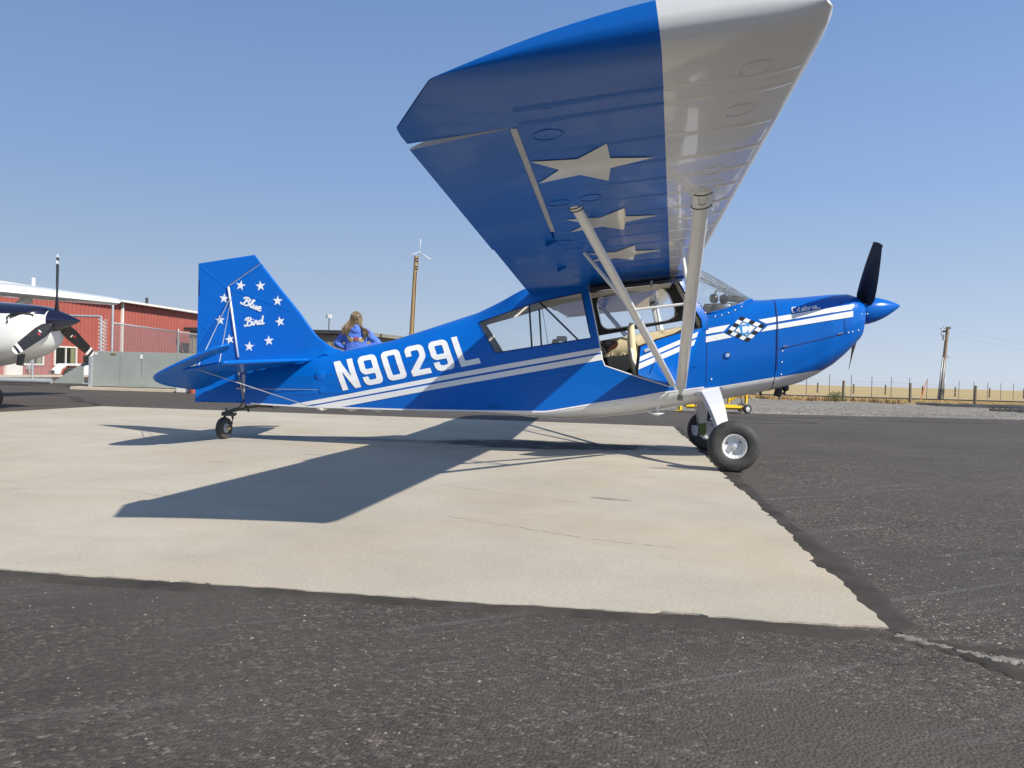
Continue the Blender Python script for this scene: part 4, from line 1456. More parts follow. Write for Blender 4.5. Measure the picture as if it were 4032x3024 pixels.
# tailplane
def stab_z(x):
    return .843 - .176 * (-3.087 - x)
ELZ = lambda x: .722 - .440 * (-3.79 - x)
for sg in (-1, 1):
    st = [(-3.087, .10), (-3.12, .16), (-3.40, 1.20), (-3.44, 1.225), (-3.785, 1.225), (-3.785, .06), (-3.3, .06)]
    mb = MB()
    mb.prism([(x, sg * y, stab_z(x) + .014) for x, y in st], (0, 0, -.028))
    stab = mb.build('tailplane', 'blue', plane, bevel=.008)
    mb = MB()
    mb.tube([(-3.075, sg * .06, stab_z(-3.075)), (-3.10, sg * .13, stab_z(-3.1)), (-3.40, sg * 1.20, stab_z(-3.40)), (-3.43, sg * 1.23, stab_z(-3.43))], .019, 10)
    mb.build('leading_edge_tube', 'blue', stab, smooth=True)
    el = [(-3.80, .07), (-3.80, 1.235), (-3.44, 1.245), (-3.37, 1.27), (-3.315, 1.33), (-3.305, 1.40), (-3.35, 1.45), (-3.45, 1.475), (-3.62, 1.485), (-3.78, 1.465), (-3.90, 1.425), (-3.985, 1.34), (-4.07, 1.12), (-4.14, .85), (-4.20, .50), (-4.235, .25), (-4.23, .14), (-4.12, .08)]
    mb = MB()
    mb.prism([(x, sg * y, ELZ(x) + .010) for x, y in el], (0, 0, -.020))
    elev = mb.build('elevator', 'blue', plane, bevel=.004)
    mb = MB()
    mb.tube([(x, sg * y, ELZ(x)) for x, y in curve(el[2:], 4)], .0145, 8)
    mb.build('elevator_edge_tube', 'blue', elev, smooth=True)
    # brace wires
    a = (-3.70, sg * 1.13, stab_z(-3.70) - .015)
    mb = MB()
    mb.tube([a, (-3.065, sg * .13, .378)], .0042, 6)
    mb.tube([(a[0], a[1], a[2] + .03), (-3.975, sg * .03, 1.455)], .0042, 6)
    mb.tube([(-3.50, sg * 1.13, stab_z(-3.5) + .015), (-3.965, sg * .03, 1.445)], .0036, 6)
    mb.build('brace_wire', 'galvanised', plane, smooth=True)
mb = MB()
mb.tube([(-3.865, -.03, .70), (-3.84, -.03, .60), (-3.80, -.03, .42)], .011, 8)
mb.build('rudder_post', 'steel', plane, smooth=True)
mb = MB()
mb.box((-3.85, -.035, .53), (.05, .02, .018)).tube([(-3.85, -.06, .53), (-2.93, -.155, .545)], .003, 6)
mb.build('rudder_cable', 'galvanised', plane, smooth=40)
for pts_, rs_ in (([(-2.98, -.12, .362), (-2.92, -.13, .35), (-2.85, -.12, .36)], [.012, .018, .006]), ([(-2.70, -.10, .366), (-2.62, -.1, .352), (-2.53, -.1, .366)], [.004, .016, .004]), ([(-2.40, -.1, .366), (-2.34, -.1, .352), (-2.26, -.1, .366)], [.004, .016, .004])):
    mb = MB()
    mb.tube(pts_, rs_, 8)
    mb.build('tail_fairing', 'cream', plane, smooth=True)

# tail wheel --------------------------------------------------------------------
TW = Vector((-4.022, 0, .113))
twd = Vector((math.cos(R(-6)), math.sin(R(-6)), 0))     # axle direction
mb = MB()
mb.lathe([(-.028, .045), (-.034, .072), (-.036, .090), (-.030, .106), (-.018, .112), (0, .1135), (.018, .112), (.030, .106), (.036, .090), (.034, .072), (.028, .045)], TW, twd, 40)
tw = mb.build('tail_wheel', 'rubber_worn', plane, smooth=40)
mb = MB()
mb.lathe([(-.029, .001), (-.029, .05), (-.02, .058), (.02, .058), (.029, .05), (.031, .02), (.05, .016), (.052, .001)], TW, twd, 24)
mb.build('rim', 'galvanised', tw, smooth=40)
mb = MB()
mb.lathe([(.045, .001), (.045, .018), (.07, .014), (.072, .001)], TW, twd, 14)
mb.build('axle_nut', 'yellow_plastic', tw, smooth=40)
fork = Vector((-3.975, .01, .268))
mb = MB()
for k in (-1, 1):
    mb.tube([TW + twd * .052 * k, TW + twd * .056 * k + Vector((.03, 0, .05)), TW + twd * .052 * k + Vector((.045, 0, .105)), fork + twd * .035 * k + Vector((0, 0, -.01))], [.011, .011, .012, .014], 8)
mb.box(fork + Vector((-.005, 0, -.012)), (.11, .10, .03), Matrix.Rotation(R(-6), 3, 'Z'))
mb.build('tail_wheel_fork', 'dark_steel', plane, bevel=.003)
mb = MB()
rt_ = Matrix.Rotation(R(-19), 3, 'Y')
mb.box(fork + Vector((.015, 0, .020)), (.17, .062, .036), rt_).tube([fork + Vector((-.03, 0, .02)), fork + Vector((-.035, 0, .055))], .009, 8)
mb.tube([fork + Vector((.08, -.02, .01)), fork + Vector((.085, -.02, -.012))], .012, 8)
mb.build('tail_wheel_bracket', 'dark_steel', plane, bevel=.004)
mb = MB()
mb.tube([fork + Vector((.06, 0, .03)), fork + Vector((.13, 0, .045)), Vector((-3.76, 0, .335)), Vector((-3.66, 0, .352)), Vector((-3.50, 0, .352))], [.012, .013, .014, .014, .012], 8, flat=1.8, up=(0, 1, 0))
mb.tube([Vector((-3.86, -.03, .30)), Vector((-3.835, -.03, .345)), Vector((-3.80, -.03, .40))], .010, 8)
mb.tube([Vector((-3.80, 0, .372)), Vector((-3.775, 0, .325)), Vector((-3.75, -.01, .295))], .012, 8)
mb.tube([Vector((-3.55, -.02, .35)), Vector((-3.47, -.02, .337)), Vector((-3.40, -.03, .36))], .005, 6)
mb.build('tail_spring', 'dark_steel', plane, smooth=50)

# main gear ----------------------------------------------------------------------
for sg in (-1, 1):
    top = [(.775, .32, .640), (.935, .32, .680)]
    bot = [(.885, .915, .285), (.965, .915, .30)]
    rows = []
    for k in range(9):
        u = k / 8
        bow = .05 * math.sin(math.pi * u)
        a = Vector(top[0]).lerp(Vector(bot[0]), u) + Vector((0, bow, bow * .4))
        b = Vector(top[1]).lerp(Vector(bot[1]), u) + Vector((0, bow, bow * .4))
        n_ = Vector((0, .52, .85)) * .013
        r_ = [a - n_, a + n_, b + n_, b - n_]
        rows.append([(p.x, sg * p.y, p.z) for p in r_])
    mb = MB()
    mb.grid(rows, close=True)
    mb.add(rows[0], [(0, 1, 2, 3)])
    mb.add(rows[-1], [(0, 1, 2, 3)])
    leg = mb.build('gear_leg', 'white', plane, bevel=.004, merge=1e-5)
    mb = MB()
    mb.tube([(p[0] - .008, p[1] + sg * .01, p[2] - .008) for p in (Vector(rows[k][0]) for k in range(0, 9))], .006, 6)
    mb.tube([(.70, sg * .30, .60), (.74, sg * .33, .595), (.775, sg * .35, .60), (.785, sg * .38, .585)], .004, 6)
    for k in (3, 5):
        p = Vector(rows[k][0])
        mb.tube([p + Vector((-.02, 0, -.02)), p + Vector((.0, 0, .0))], .012, 8)
    mb.build('brake_line', 'aluminium', leg, smooth=40)
    mb = MB()
    mb.box((.925, sg * .915, .235), (.075, .022, .15), Matrix.Rotation(R(0), 3, 'Y'))
    for dx in (-.022, .022):
        for dz in (-.05, -.02, .04):
            mb.tube([(.925 + dx, sg * .905, .235 + dz), (.925 + dx, sg * .895, .235 + dz)], .008, 6)
    mb.build('axle_bracket', 'olive', leg, bevel=.003)
    mb = MB()
    mb.box((.845, sg * .93, .215), (.07, .05, .09)).box((.85, sg * .93, .17), (.05, .06, .04)).tube([(.83, sg * .92, .26), (.83, sg * .89, .19)], .012, 8)
    mb.build('brake_caliper', 'galvanised', leg, bevel=.006)
    # fasteners on the belly
    mb = MB()
    for (x, z) in ((.745, .625), (.955, .675)):
        mb.tube([(x, sg * .335, z), (x, sg * .36, z)], .018, 8).tube([(x - .03, sg * .33, z - .01), (x - .03, sg * .35, z - .01)], .01, 6)
    o = mb.build('leg_bolt', 'steel', leg, bevel=.002)
    o['kind'] = 'stuff'
    # wheel
    C_ = Vector((.984, sg * 1.005, .2085))
    cam_ = R(2.0) * sg
    ax = Vector((0, sg * math.cos(cam_), abs(math.sin(cam_)) * .6))
    mb = MB()
    tp = [(-.055, .098), (-.072, .112), (-.080, .140), (-.080, .165), (-.070, .190), (-.048, .207), (-.02, .2125), (0, .213), (.02, .2125), (.048, .207), (.070, .190), (.080, .165), (.080, .140), (.072, .112), (.055, .098)]
    tp = curve([(a, r_) for a, r_ in tp], 3)
    mb.lathe(tp, C_, ax, 72)
    # the contact patch is pressed flat on the ground
    mb.v = [(x, y + (math.copysign(.012, y - C_.y) * max(0, (.03 - z) / .03) if z < .03 else 0), max(z, -.0045)) for x, y, z in mb.v]
    whl = mb.build('wheel', 'rubber', plane, smooth=60)
    whl['label'] = 'fat black tyre with pale rim'
    rim_c = C_ + ax * .0
    mb = MB()
    mb.lathe([(.050, .100), (.064, .104), (.068, .100), (.064, .092), (.052, .086), (.030, .080), (.012, .074), (.012, .040), (.020, .038), (.020, .001)], rim_c, ax, 48)
    mb.lathe([(-.050, .100), (-.062, .102), (-.064, .092), (-.030, .082), (-.012, .074), (-.012, .001)], rim_c, ax, 36)
    rim = mb.build('rim', 'rim_white', whl, smooth=35)
    e1 = Vector((1, 0, 0))
    e2 = ax.cross(e1).normalized()
    mb = MB()
    for k in range(18):
        a = 2 * math.pi * k / 18
        mb.box(rim_c + ax * .058 + (e1 * math.cos(a) + e2 * math.sin(a)) * .0925, (.007, .022, .004), Matrix((e1 * math.cos(a) + e2 * math.sin(a), ax, -e1 * math.sin(a) + e2 * math.cos(a))).transposed())
    o = mb.build('rim_rib', 'aluminium', rim)
    o['kind'] = 'stuff'
    mb = MB()
    for k in range(3):
        a = 2 * math.pi * k / 3 + .6
        c = rim_c + ax * .014 + (e1 * math.cos(a) + e2 * math.sin(a)) * .060
        mb.lathe([(0, .008), (.008, .007), (.009, .001)], c, ax, 6)
    o = mb.build('rim_bolt', 'dark_steel', rim)
    o['kind'] = 'stuff'
    mb = MB()
    mb.lathe([(.018, .038), (.022, .036), (.024, .024), (.058, .022), (.062, .018), (.063, .001)], rim_c, ax, 24)
    mb.build('hub_cap', 'aluminium', rim, smooth=35)
    # faint raised marks on the sidewall
    if sg < 0:
        mb = MB()
        for a0, n_l, rr in ((R(112), 5, .166), (R(-28), 6, .170), (R(-112), 8, .158)):
            for k in range(n_l):
                a = a0 + k * R(6.0)
                c = rim_c + ax * .0805 + (e1 * math.cos(a) + e2 * -math.sin(a)) * rr * -1 * -1
                rad = (e1 * math.cos(a) + e2 * -math.sin(a))
                mb.box(c, (.014, .003, .006 if k % 2 else .003), Matrix((rad, ax, rad.cross(ax))).transposed())
        o = mb.build('sidewall_mark', 'rubber_worn', whl)
        o['kind'] = 'stuff'

# propeller and spinner -----------------------------------------------------------
PA = Vector((math.cos(R(9.6)), 0, math.sin(R(9.6))))
HUBP = Vector((2.255, 0, 1.432))
mb = MB()
sp = [(-.025, .122), (0, .127), (.04, .126), (.10, .117), (.16, .100), (.22, .076), (.28, .045), (.315, .024), (.338, .008), (.343, .0005)]
mb.lathe(sp, HUBP + PA * -.005, PA, 40)
mb.lathe([(-.025, .122), (-.03, .12), (-.03, .001)], HUBP + PA * -.005, PA, 40)
spin = mb.build('spinner', 'blue_cowl', plane, smooth=30, merge=1e-5)
mb = MB()
for k in range(8):
    a = 2 * math.pi * k / 8 + .3
    v = Vector((0, 1, 0)) * math.cos(a) + PA.cross(Vector((0, 1, 0))) * math.sin(a)
    mb.lathe([(0, .007), (.003, .005), (.0045, .001)], HUBP + PA * .005 + v * .1275, v, 8)
o = mb.build('spinner_screw', 'aluminium', spin, smooth=True)
o['kind'] = 'stuff'
mb = MB()
mb.lathe([(-.05, .06), (-.05, .11), (-.032, .112), (-.032, .06)], HUBP, PA, 32)
mb.build('flywheel', 'steel', plane, smooth=30)
E1, E2 = PA.cross(Vector((0, -1, 0))).normalized() * 1.0, Vector((0, -1, 0))
if E1.z < 0:
    E1 = -E1
PHI = R(53.0)
for sgn_ in (1, -1):
    dirv = (E1 * math.cos(PHI) + E2 * math.sin(PHI)) * sgn_
    tang = PA.cross(dirv).normalized()
    rows = []
    for r_, ch, beta, th_ in ((.06, .10, 62, .040), (.14, .145, 56, .034), (.20, .165, 52, .026), (.32, .165, 44, .020), (.45, .160, 38, .015), (.58, .148, 33, .011), (.70, .132, 29, .008), (.80, .112, 27, .006), (.855, .100, 26, .005), (.885, .050, 26, .004)):
        b = R(beta)
        cd = tang * math.cos(b) + PA * math.sin(b)
        nd = dirv.cross(cd).normalized()
        row = []
        sh = .03 if r_ > .88 else 0
        for k in range(14):
            a = 2 * math.pi * k / 14
            row.append(HUBP + dirv * (r_ - (sh if False else 0)) + cd * (math.cos(a) * ch / 2 + sh) + nd * math.sin(a) * th_ / 2)
        rows.append(row)
    mb = MB()
    mb.grid(rows, close=True)
    mb.add(rows[-1], [tuple(range(14))])
    mb.build('propeller_blade', 'propeller_black', plane, smooth=45, merge=1e-5)

# windscreen, windows, cabin --------------------------------------------------------
base, topc = [], []
for k in range(-14, 15):
    u = abs(k) / 14
    x = 0.811 + (1.250 - 0.811) * (1 - u ** 2.2)
    z = lerp(x, *WS)
    y = yside(x, z) - .003
    if u == 0: y = 0
    base.append(Vector((x - .004, math.copysign(y, k) if k else 0, z + .006)))
    yt = .325 * (abs(k) / 14)
    topc.append(Vector((.575 + .135 * (1 - u ** 2), math.copysign(yt, k) if k else 0, 1.735 + .095 * (1 - u ** 2.4))))
mb = MB()
mb.grid([[a.lerp(b, q / 8) + Vector((.006, 0, .006)) * math.sin(math.pi * q / 8) for a, b in zip(base, topc)] for q in range(9)])
mb.build('windscreen', 'windshield_glass', plane, smooth=True)
mb = MB()
mb.tube([b + Vector((.006, 0, .002)) for b in base], .010, 8)
mb.build('windscreen_lip', 'blue_cowl', plane, smooth=True)
def pane(loop, sg, name, m_, inset=.006):
    mb = MB()
    V, F = cdt_faces(loop, [], .12)
    mb.add([(v.x, sg * (yside(v.x, v.y) - inset), v.y) for v in V], F)
    return mb.build(name, m_, plane, smooth=True, fix=False)
pane(REAR_WIN, -1, 'cabin_window', 'window_glass')
pane(REAR_WIN, 1, 'cabin_window', 'window_glass')
def edge_tube(loop, sg, r, nm, m_, off=0.0, closed=True, parent=None):
    mb = MB()
    pts = []
    n = len(loop)
    for i in range(n if closed else n - 1):
        a, b = loop[i], loop[(i + 1) % n]
        k = max(1, int(math.hypot(b[0] - a[0], b[1] - a[1]) / .05))
        pts += [(a[0] + (b[0] - a[0]) * q / k, a[1] + (b[1] - a[1]) * q / k) for q in range(k)]
    pts.append(loop[0] if closed else loop[-1])
    mb.tube([(x, sg * (yside(x, z) - off), z) for x, z in pts], r, 8)
    return mb.build(nm, m_, parent or plane, smooth=True)
edge_tube(REAR_WIN, -1, .006, 'window_trim', 'seam', .001)
edge_tube(REAR_WIN, 1, .006, 'window_trim', 'cream', .012)
edge_tube(DOOR_HOLE[:6], -1, .006, 'door_frame', 'decal_white', .004, closed=False)
edge_tube(DOOR_HOLE[5:] + DOOR_HOLE[:1], -1, .016, 'door_frame', 'black', .018, closed=False)
# far side: black sash with a rounded pane, chrome edge
def rounded(loop, r, n=5):
    out = []
    m_ = len(loop)
    for i in range(m_):
        p0, p1, p2 = Vector(loop[i - 1]), Vector(loop[i]), Vector(loop[(i + 1) % m_])
        a = p1 + (p0 - p1).normalized() * r
        b = p1 + (p2 - p1).normalized() * r
        for k in range(n + 1):
            t = k / n
            out.append(tuple(a * (1 - t) ** 2 + p1 * 2 * t * (1 - t) + b * t * t))
    return out
sash = [(-.295, 1.575), (-.200, 1.165), (.640, 1.335), (.675, 1.40), (.525, 1.715)]
lite = rounded([(-.235, 1.545), (-.155, 1.222), (.535, 1.335), (.580, 1.40), (.455, 1.662)], .085)
mb = MB()
V, F = cdt_faces(sash, [lite], .12)
for off in (.016, .05):
    mb.add([(v.x, yside(v.x, v.y) - off, v.y) for v in V], F)
n = len(lite)
mb.grid([[(x, yside(x, z) - off, z) for x, z in lite + lite[:1]] for off in (.016, .05)])
n = len(sash)
mb.grid([[(x, yside(x, z) - off, z) for x, z in sash + sash[:1]] for off in (.016, .05)])
fs = mb.build('window_sash', 'black', plane, smooth=30, merge=1e-4)
mb = MB()
mb.tube([(x, yside(x, z) - .052, z) for x, z in lite + lite[:1]], .007, 8)
mb.build('window_bead', 'chrome', fs, smooth=True)
mb = MB()
V, F = cdt_faces(lite, [], .15)
mb.add([(v.x, yside(v.x, v.y) - .03, v.y) for v in V], F)
mb.build('window_pane', 'window_glass', fs, smooth=True, fix=False)
# far wall padding
def inner_panel(poly, sg, off, nm, m_, th_=.02):
    mb = MB()
    V, F = cdt_faces(poly, [], .06)
    pts = [Vector((v.x, sg * (yside(v.x, v.y) - off - th_ * min(1, dist_lines(v.x, v.y, poly + poly[:1]) / .03)), v.y)) for v in V]
    mb.add(pts, F)
    return mb.build(nm, m_, plane, smooth=True)
inner_panel([(-.40, 1.06), (.72, 1.285), (.74, 1.16), (.5, 1.02), (-.36, .93)], 1, .016, 'wall_padding', 'tan_leather', .03)
inner_panel([(-.62, .62), (-.40, 1.05), (-.36, .93), (.5, 1.02), (.74, 1.16), (.76, .80), (.3, .63)], 1, .016, 'kick_panel', 'dark_interior', .008)
mb = MB()
mb.grid([[(x, y, zl(x) + .05) for x in np.linspace(-1.2, 1.3, 14)] for y in np.linspace(-.31, .31, 5)])
mb.build('cabin_floor', 'dark_interior', plane)
mb = MB()
mb.grid([[(x, y, wing_pt((XLE - x) / CH / math.cos(TH), abs(y), 1, 'l').z - .035) for x in np.linspace(-.80, .50, 10)] for y in np.linspace(-.30, .30, 7)])
mb.build('headliner', 'cream', plane)
inner_panel([(-.30, 1.605), (-.285, 1.54), (.50, 1.655), (.52, 1.72)], 1, .05, 'ceiling_side', 'cream', .006)
mb = MB()
mb.box((-.16, -.315, 1.575), (.26, .02, .055), Matrix.Rotation(R(-9.5), 3, 'Y'))
for k in range(5):
    mb.lathe([(0, .009), (.006, .008), (.007, .001)], (-.24 + .03 * k + (.05 if k > 2 else 0), -.326, 1.562 + .006 * k), (0, -1, 0), 10)
mb.build('switch_panel', 'brown_plate', plane)
# throttle quadrant on far wall
pq = rounded([(-.175, 1.085), (-.115, 1.130), (.012, 1.108), (-.002, 1.055), (-.096, 1.000)], .02)
mb = MB()
yq = yside(-.1, 1.07) - .052
mb.prism([(x, yq, z) for x, z in pq], (0, .012, 0))
quad_ = mb.build('throttle_quadrant', 'brown_plate', plane, bevel=.003)
mb = MB()
for rr in (.055, .075, .092):
    mb.tube([(-.096 + rr * math.cos(a), yq - .003, 1.018 + rr * math.sin(a)) for a in np.linspace(R(55), R(130), 9)], .0028, 5)
mb.build('quadrant_mark', 'decal_white', quad_, smooth=True)
mb = MB()
mb.tube([(-.096, yq - .012, 1.02), (-.135, yq - .03, 1.10)], .006, 6).lathe([(-.012, .001), (-.012, .014), (.012, .014), (.012, .001)], (-.137, yq - .035, 1.105), (0, 1, 0), 12)
mb.build('throttle_lever', 'black', quad_, smooth=40)
# tubes of the airframe
for pts_, r_ in (([(.53, -.29, 1.69), (.77, -.315, 1.27), (.90, -.32, .98)], .014), ([(.53, .29, 1.69), (.77, .315, 1.27), (.90, .32, .98)], .014), ([(.55, .0, 1.74), (.80, 0, 1.40)], .012), ([(-.846, -.25, 1.44), (-.782, -.25, .75)], .009), ([(-.798, .25, 1.43), (-.738, .25, .75)], .009), ([(-.77, 0, 1.47), (-.30, 0, 1.03)], .009)):
    mb = MB()
    mb.tube(pts_, r_, 8)
    mb.build('airframe_tube', 'black', plane, smooth=True)
mb = MB()
mb.tube([(-.76, .1, 1.45), (-.68, .1, 1.05)], .003, 6)
mb.build('control_cable', 'steel', plane)
# seats
def seat(x0, zb, x1, zt_, w, th_, nm, m_):
    root = None
    rows = []
    for k in range(13):
        u = k / 12
        cx, cz = x0 + (x1 - x0) * u - .03 * math.sin(math.pi * u), zb + (zt_ - zb) * u
        ww = w * (1 - .12 * u - .5 * max(0, u - .85) ** 1 * 2)
        tt_ = th_ * (1 - .35 * u) * (1 if u < .95 else .6)
        row = []
        for i in range(20):
            a = 2 * math.pi * i / 20
            ca, sa = math.cos(a), math.sin(a)
            row.append((cx + math.copysign(abs(ca) ** .6, ca) * tt_ / 2, math.copysign(abs(sa) ** .35, sa) * ww, cz))
        rows.append(row)
    mb = MB()
    mb.grid(rows, close=True)
    mb.add(rows[-1], [tuple(range(20))])
    mb.add(rows[0], [tuple(range(20))])
    return mb.build(nm, m_, plane, smooth=50)
sb = seat(.23, .70, .125, 1.275, .20, .10, 'seat_back', 'tan_leather')
mb = MB()
mb.box((.42, 0, .77), (.42, .40, .10), Matrix.Rotation(R(-8), 3, 'Y'))
mb.build('seat_cushion', 'tan_leather', sb, bevel=.03)
sb2 = seat(-.50, .60, -.60, 1.105, .21, .10, 'seat_back', 'tan_leather')
mb = MB()
mb.box((-.28, 0, .66), (.42, .42, .10), Matrix.Rotation(R(-8), 3, 'Y'))
mb.build('seat_cushion', 'dark_interior', sb2, bevel=.03)
mb = MB()
mb.tube([(.13, -.20, 1.03), (.15, -.21, .92), (.20, -.21, .84), (.22, -.20, .70)], .014, 8)
mb.build('seat_frame', 'cream', sb, smooth=True)
mb = MB()
mb.box((-.55, .12, 1.12), (.10, .12, .05))
mb.build('rear_pad', 'cream', sb2, bevel=.015)
mb = MB()
mb.grid([[(-1.18 + .12 * v, y,   .46 + .50 * v) for y in np.linspace(-.30, .30, 7)] for v in np.linspace(0, 1, 6)])
mb.build('baggage_wall', 'cream', plane, smooth=True)
# instrument panel with glareshield
mb = MB()
mb.box((.855, 0, 1.28), (.035, .58, .34), Matrix.Rotation(R(9), 3, 'Y'))
panel = mb.build('instrument_panel', 'dash_grey', plane, bevel=.01)
mb = MB()
rows = []
for x in np.linspace(.815, 1.20, 8):
    lim = yside(x, min(lerp(x, *WS), zt(x) - .02)) - .02
    rows.append([(x, lim * k / 6, lerp(x, [.815, 1.2], [1.475, 1.495]) - .10 * abs(k / 6) ** 2.5) for k in range(-6, 7)])
mb.grid(rows)
mb.grid([[(x, y, z) for x, y, z in rows[0]], [(x, y, z - .06) for x, y, z in rows[0]]])
for sg in (0, -1):
    mb.grid([[r_[sg] for r_ in rows], [(r_[sg][0], r_[sg][1], r_[sg][2] - .18) for r_ in rows]])
mb.build('glareshield', 'dash_grey', plane, smooth=40)
mb = MB()
mb.lathe([(-.02, .001), (-.02, .034), (.0, .036), (.004, .03), (.004, .001)], (1.0, -.18, 1.43), (0, -1, 0), 18)
mb.build('dash_gauge', 'chrome', panel, smooth=30)
mb = MB()
mb.box((1.10, -.02, 1.525), (.16, .10, .055), Matrix.Rotation(R(8), 3, 'Y')).box((1.10, -.073, 1.527), (.09, .004, .03), Matrix.Rotation(R(8), 3, 'Y'))
mb.build('dash_unit', 'dash_grey', panel, bevel=.006)

# the open door, hinged forward; upper sash folded up under the wing ------------------
H0, H1 = Vector((.655, -.350, .854)), Vector((.768, -.345, 1.225))
hinge_ax = (H1 - H0).normalized()
DANG = R(55)
def swing(x, z, out=0.0):
    """closed-door point carried round the hinge line"""
    p = Vector((x, -yside(x, z) - out, z))
    rot = Matrix.Rotation(DANG, 3, hinge_ax)
    return H0 + rot @ (p - H0)
door_poly = [(-.150, 1.105), (-.128, .912), (-.105, .862), (.247, .752), (.50, .685), (.640, .86), (.760, 1.222), (.70, 1.228)]
top_edge = [(.70, 1.238), (.40, 1.205), (.10, 1.16), (-.145, 1.112)]
door_poly = [(-.145, 1.112), (-.128, .912), (-.105, .862), (.247, .752), (.50, .685), (.640, .86), (.762, 1.230), (.40, 1.200), (.10, 1.158)]
V, F = cdt_faces(door_poly, [], .06)
mb = MB()
mb.add([swing(v.x, v.y, .0) for v in V], F, 0)
mb.add([swing(v.x, v.y, -.028) for v in V], [tuple(reversed(f)) for f in F], 1)
lp = door_poly + door_poly[:1]
mb.grid([[swing(x, z, .0) for x, z in lp], [swing(x, z, -.028) for x, z in lp]], 2)
door = mb.build('cabin_door', ['blue', 'tan_leather', 'black'], plane, smooth=25, fix=False)
sw = lambda x, z, lift=0.0: swing(x, z, lift)
def on_door(xa, xb, za, zb, wa, wb):
    return [(xa, za), (xb, zb), (xb, zb - wb), (xa, za - wa)]
decal('door_stripe', [[(-.137, 1.024), (.690, 1.198), (.678, 1.150), (-.133, .981)]], sw, 'decal_white', door, .06, lift=.003)
decal('door_stripe', [[(-.131, .964), (.670, 1.128), (.652, 1.073), (-.126, .911)]], sw, 'decal_white', door, .06, lift=.003)
mb = MB()
mb.prism([swing(x, z, .001) for x, z in rounded([(-.10, 1.085), (-.095, 1.060), (.03, 1.083), (.025, 1.108)], .01)], (swing(0, 1, .012) - swing(0, 1, 0)))
mb.build('door_handle', 'aluminium', door, bevel=.002)
for z_ in (.02, .95):
    mb = MB()
    c = H0.lerp(H1, z_ if z_ else .02)
    mb.tube([c - hinge_ax * .03, c + hinge_ax * .03], .011, 8).tube([c, c + Vector((.06, -.004, .012))], .007, 6)
    mb.build('door_hinge', 'blue', door, smooth=40)
mb = MB()
mb.tube([swing(.05, .86, .004), swing(.10, 1.0, .004)], .004, 6)
mb.build('door_seam', 'seam', door)
# folded upper sash: frame lies just below the wing, hinged along the root
ROOT = [(x, -.352, wing_pt((XLE - x) / CH / math.cos(TH), .36, -1, 'l').z - .03) for x in (-.28, .50)]
ra, rb = Vector(ROOT[0]), Vector(ROOT[1])
def sash_pt(u, v, w=0.0):
    """u along the root, v out along the span (0..1), w thickness"""
    p = ra.lerp(rb, u)
    out = Vector((0.05 * (u - .5), -.44, -.045))
    return p + out * v + Vector((.02, 0, -.14)) * w * .2
mb = MB()
oo = rounded([(0.0, 0.0), (1.0, 0.0), (1.06, .55), (.90, 1.0), (.10, 1.0)], .06)
ii = rounded([(.08, .16), (.93, .16), (.96, .5), (.84, .86), (.16, .86)], .10)
V, F = cdt_faces(oo, [ii], .15)
for w in (0, 1):
    mb.add([sash_pt(v.x, v.y, w) for v in V], F)
for lp in (oo, ii):
    mb.grid([[sash_pt(u, v, w) for u, v in lp + lp[:1]] for w in (0, 1)])
us = mb.build('door_upper_sash', 'black', plane, smooth=30, merge=1e-4)
mb = MB()
mb.tube([sash_pt(u, v, 1.05) for u, v in ii + ii[:1]], .006, 8)
mb.build('sash_bead', 'chrome', us, smooth=True)
mb = MB()
V, F = cdt_faces(ii, [], .2)
mb.add([sash_pt(v.x, v.y, .5) for v in V], F)
mb.build('sash_pane', 'window_glass', us, smooth=True, fix=False)
mb = MB()
c = sash_pt(.70, 1.0, .5)
mb.box(c + Vector((0, -.03, .01)), (.022, .10, .006)).box(c + Vector((0, .0, -.01)), (.02, .02, .05))
mb.build('sash_catch', 'steel', us, bevel=.002)

# ------------------------------------------------------------------ headset on the glareshield
hs = empty('headset', (.93, -.12, 1.49), 'black aviation headset lying on the glareshield inside the windscreen', 'headset')
for dx, dy, rz_ in ((-.045, -.03, 20), (.05, .02, -25)):
    mb = MB()
    axv = Vector((math.cos(R(rz_)), math.sin(R(rz_)), .15))
    mb.lathe([(-.03, .001), (-.03, .036), (-.018, .043), (.012, .045), (.024, .038), (.026, .001)], (.93 + dx, -.12 + dy, 1.515), axv, 20)
    mb.build('ear_cup', 'black', hs, smooth=40)
mb = MB()
mb.tube(curve([(.885, -.15, 1.54), (.90, -.14, 1.575), (.94, -.12, 1.592), (.985, -.10, 1.578), (1.0, -.09, 1.55)], 5), .006, 8)
mb.build('head_band', 'dash_grey', hs, smooth=True)
mb = MB()
mb.tube(curve([(.885, -.17, 1.53), (.89, -.18, 1.58), (.93, -.19, 1.61), (.97, -.19, 1.603)], 5), .003, 6).tube([(.965, -.19, 1.604), (.985, -.19, 1.598)], .010, 8)
mb.build('microphone_boom', 'dash_grey', hs, smooth=True)

# ------------------------------------------------------------------ more materials
mat('navy', (0.004, 0.006, 0.028), 0.22, coat=0.8)
mat('white_gloss', (0.74, 0.75, 0.75), 0.25, coat=0.6, var=(3, 0.04), noisy_rough=0.05)
mat('maroon', (0.12, 0.012, 0.018), 0.3)
mat('barn_red', (0.325, 0.083, 0.064), 0.55, var=(0.8, 0.10), noisy_rough=0.08)
mat('trim_white', (0.68, 0.66, 0.62), 0.5, var=(3, 0.06))
mat('shelf_concrete', (0.47, 0.41, 0.33), 0.85, var=(3, 0.12))
mat('enclosure_grey', (0.285, 0.315, 0.30), 0.55, var=(1.5, 0.10), bump=(2, 0.06, 0.02))
mat('tan_sheet', (0.22, 0.20, 0.155), 0.6, var=(0.9, 0.16), stretch=(4, 4, 0.4))
mat('charcoal_trim', (0.035, 0.037, 0.037), 0.5, var=(4, 0.2))
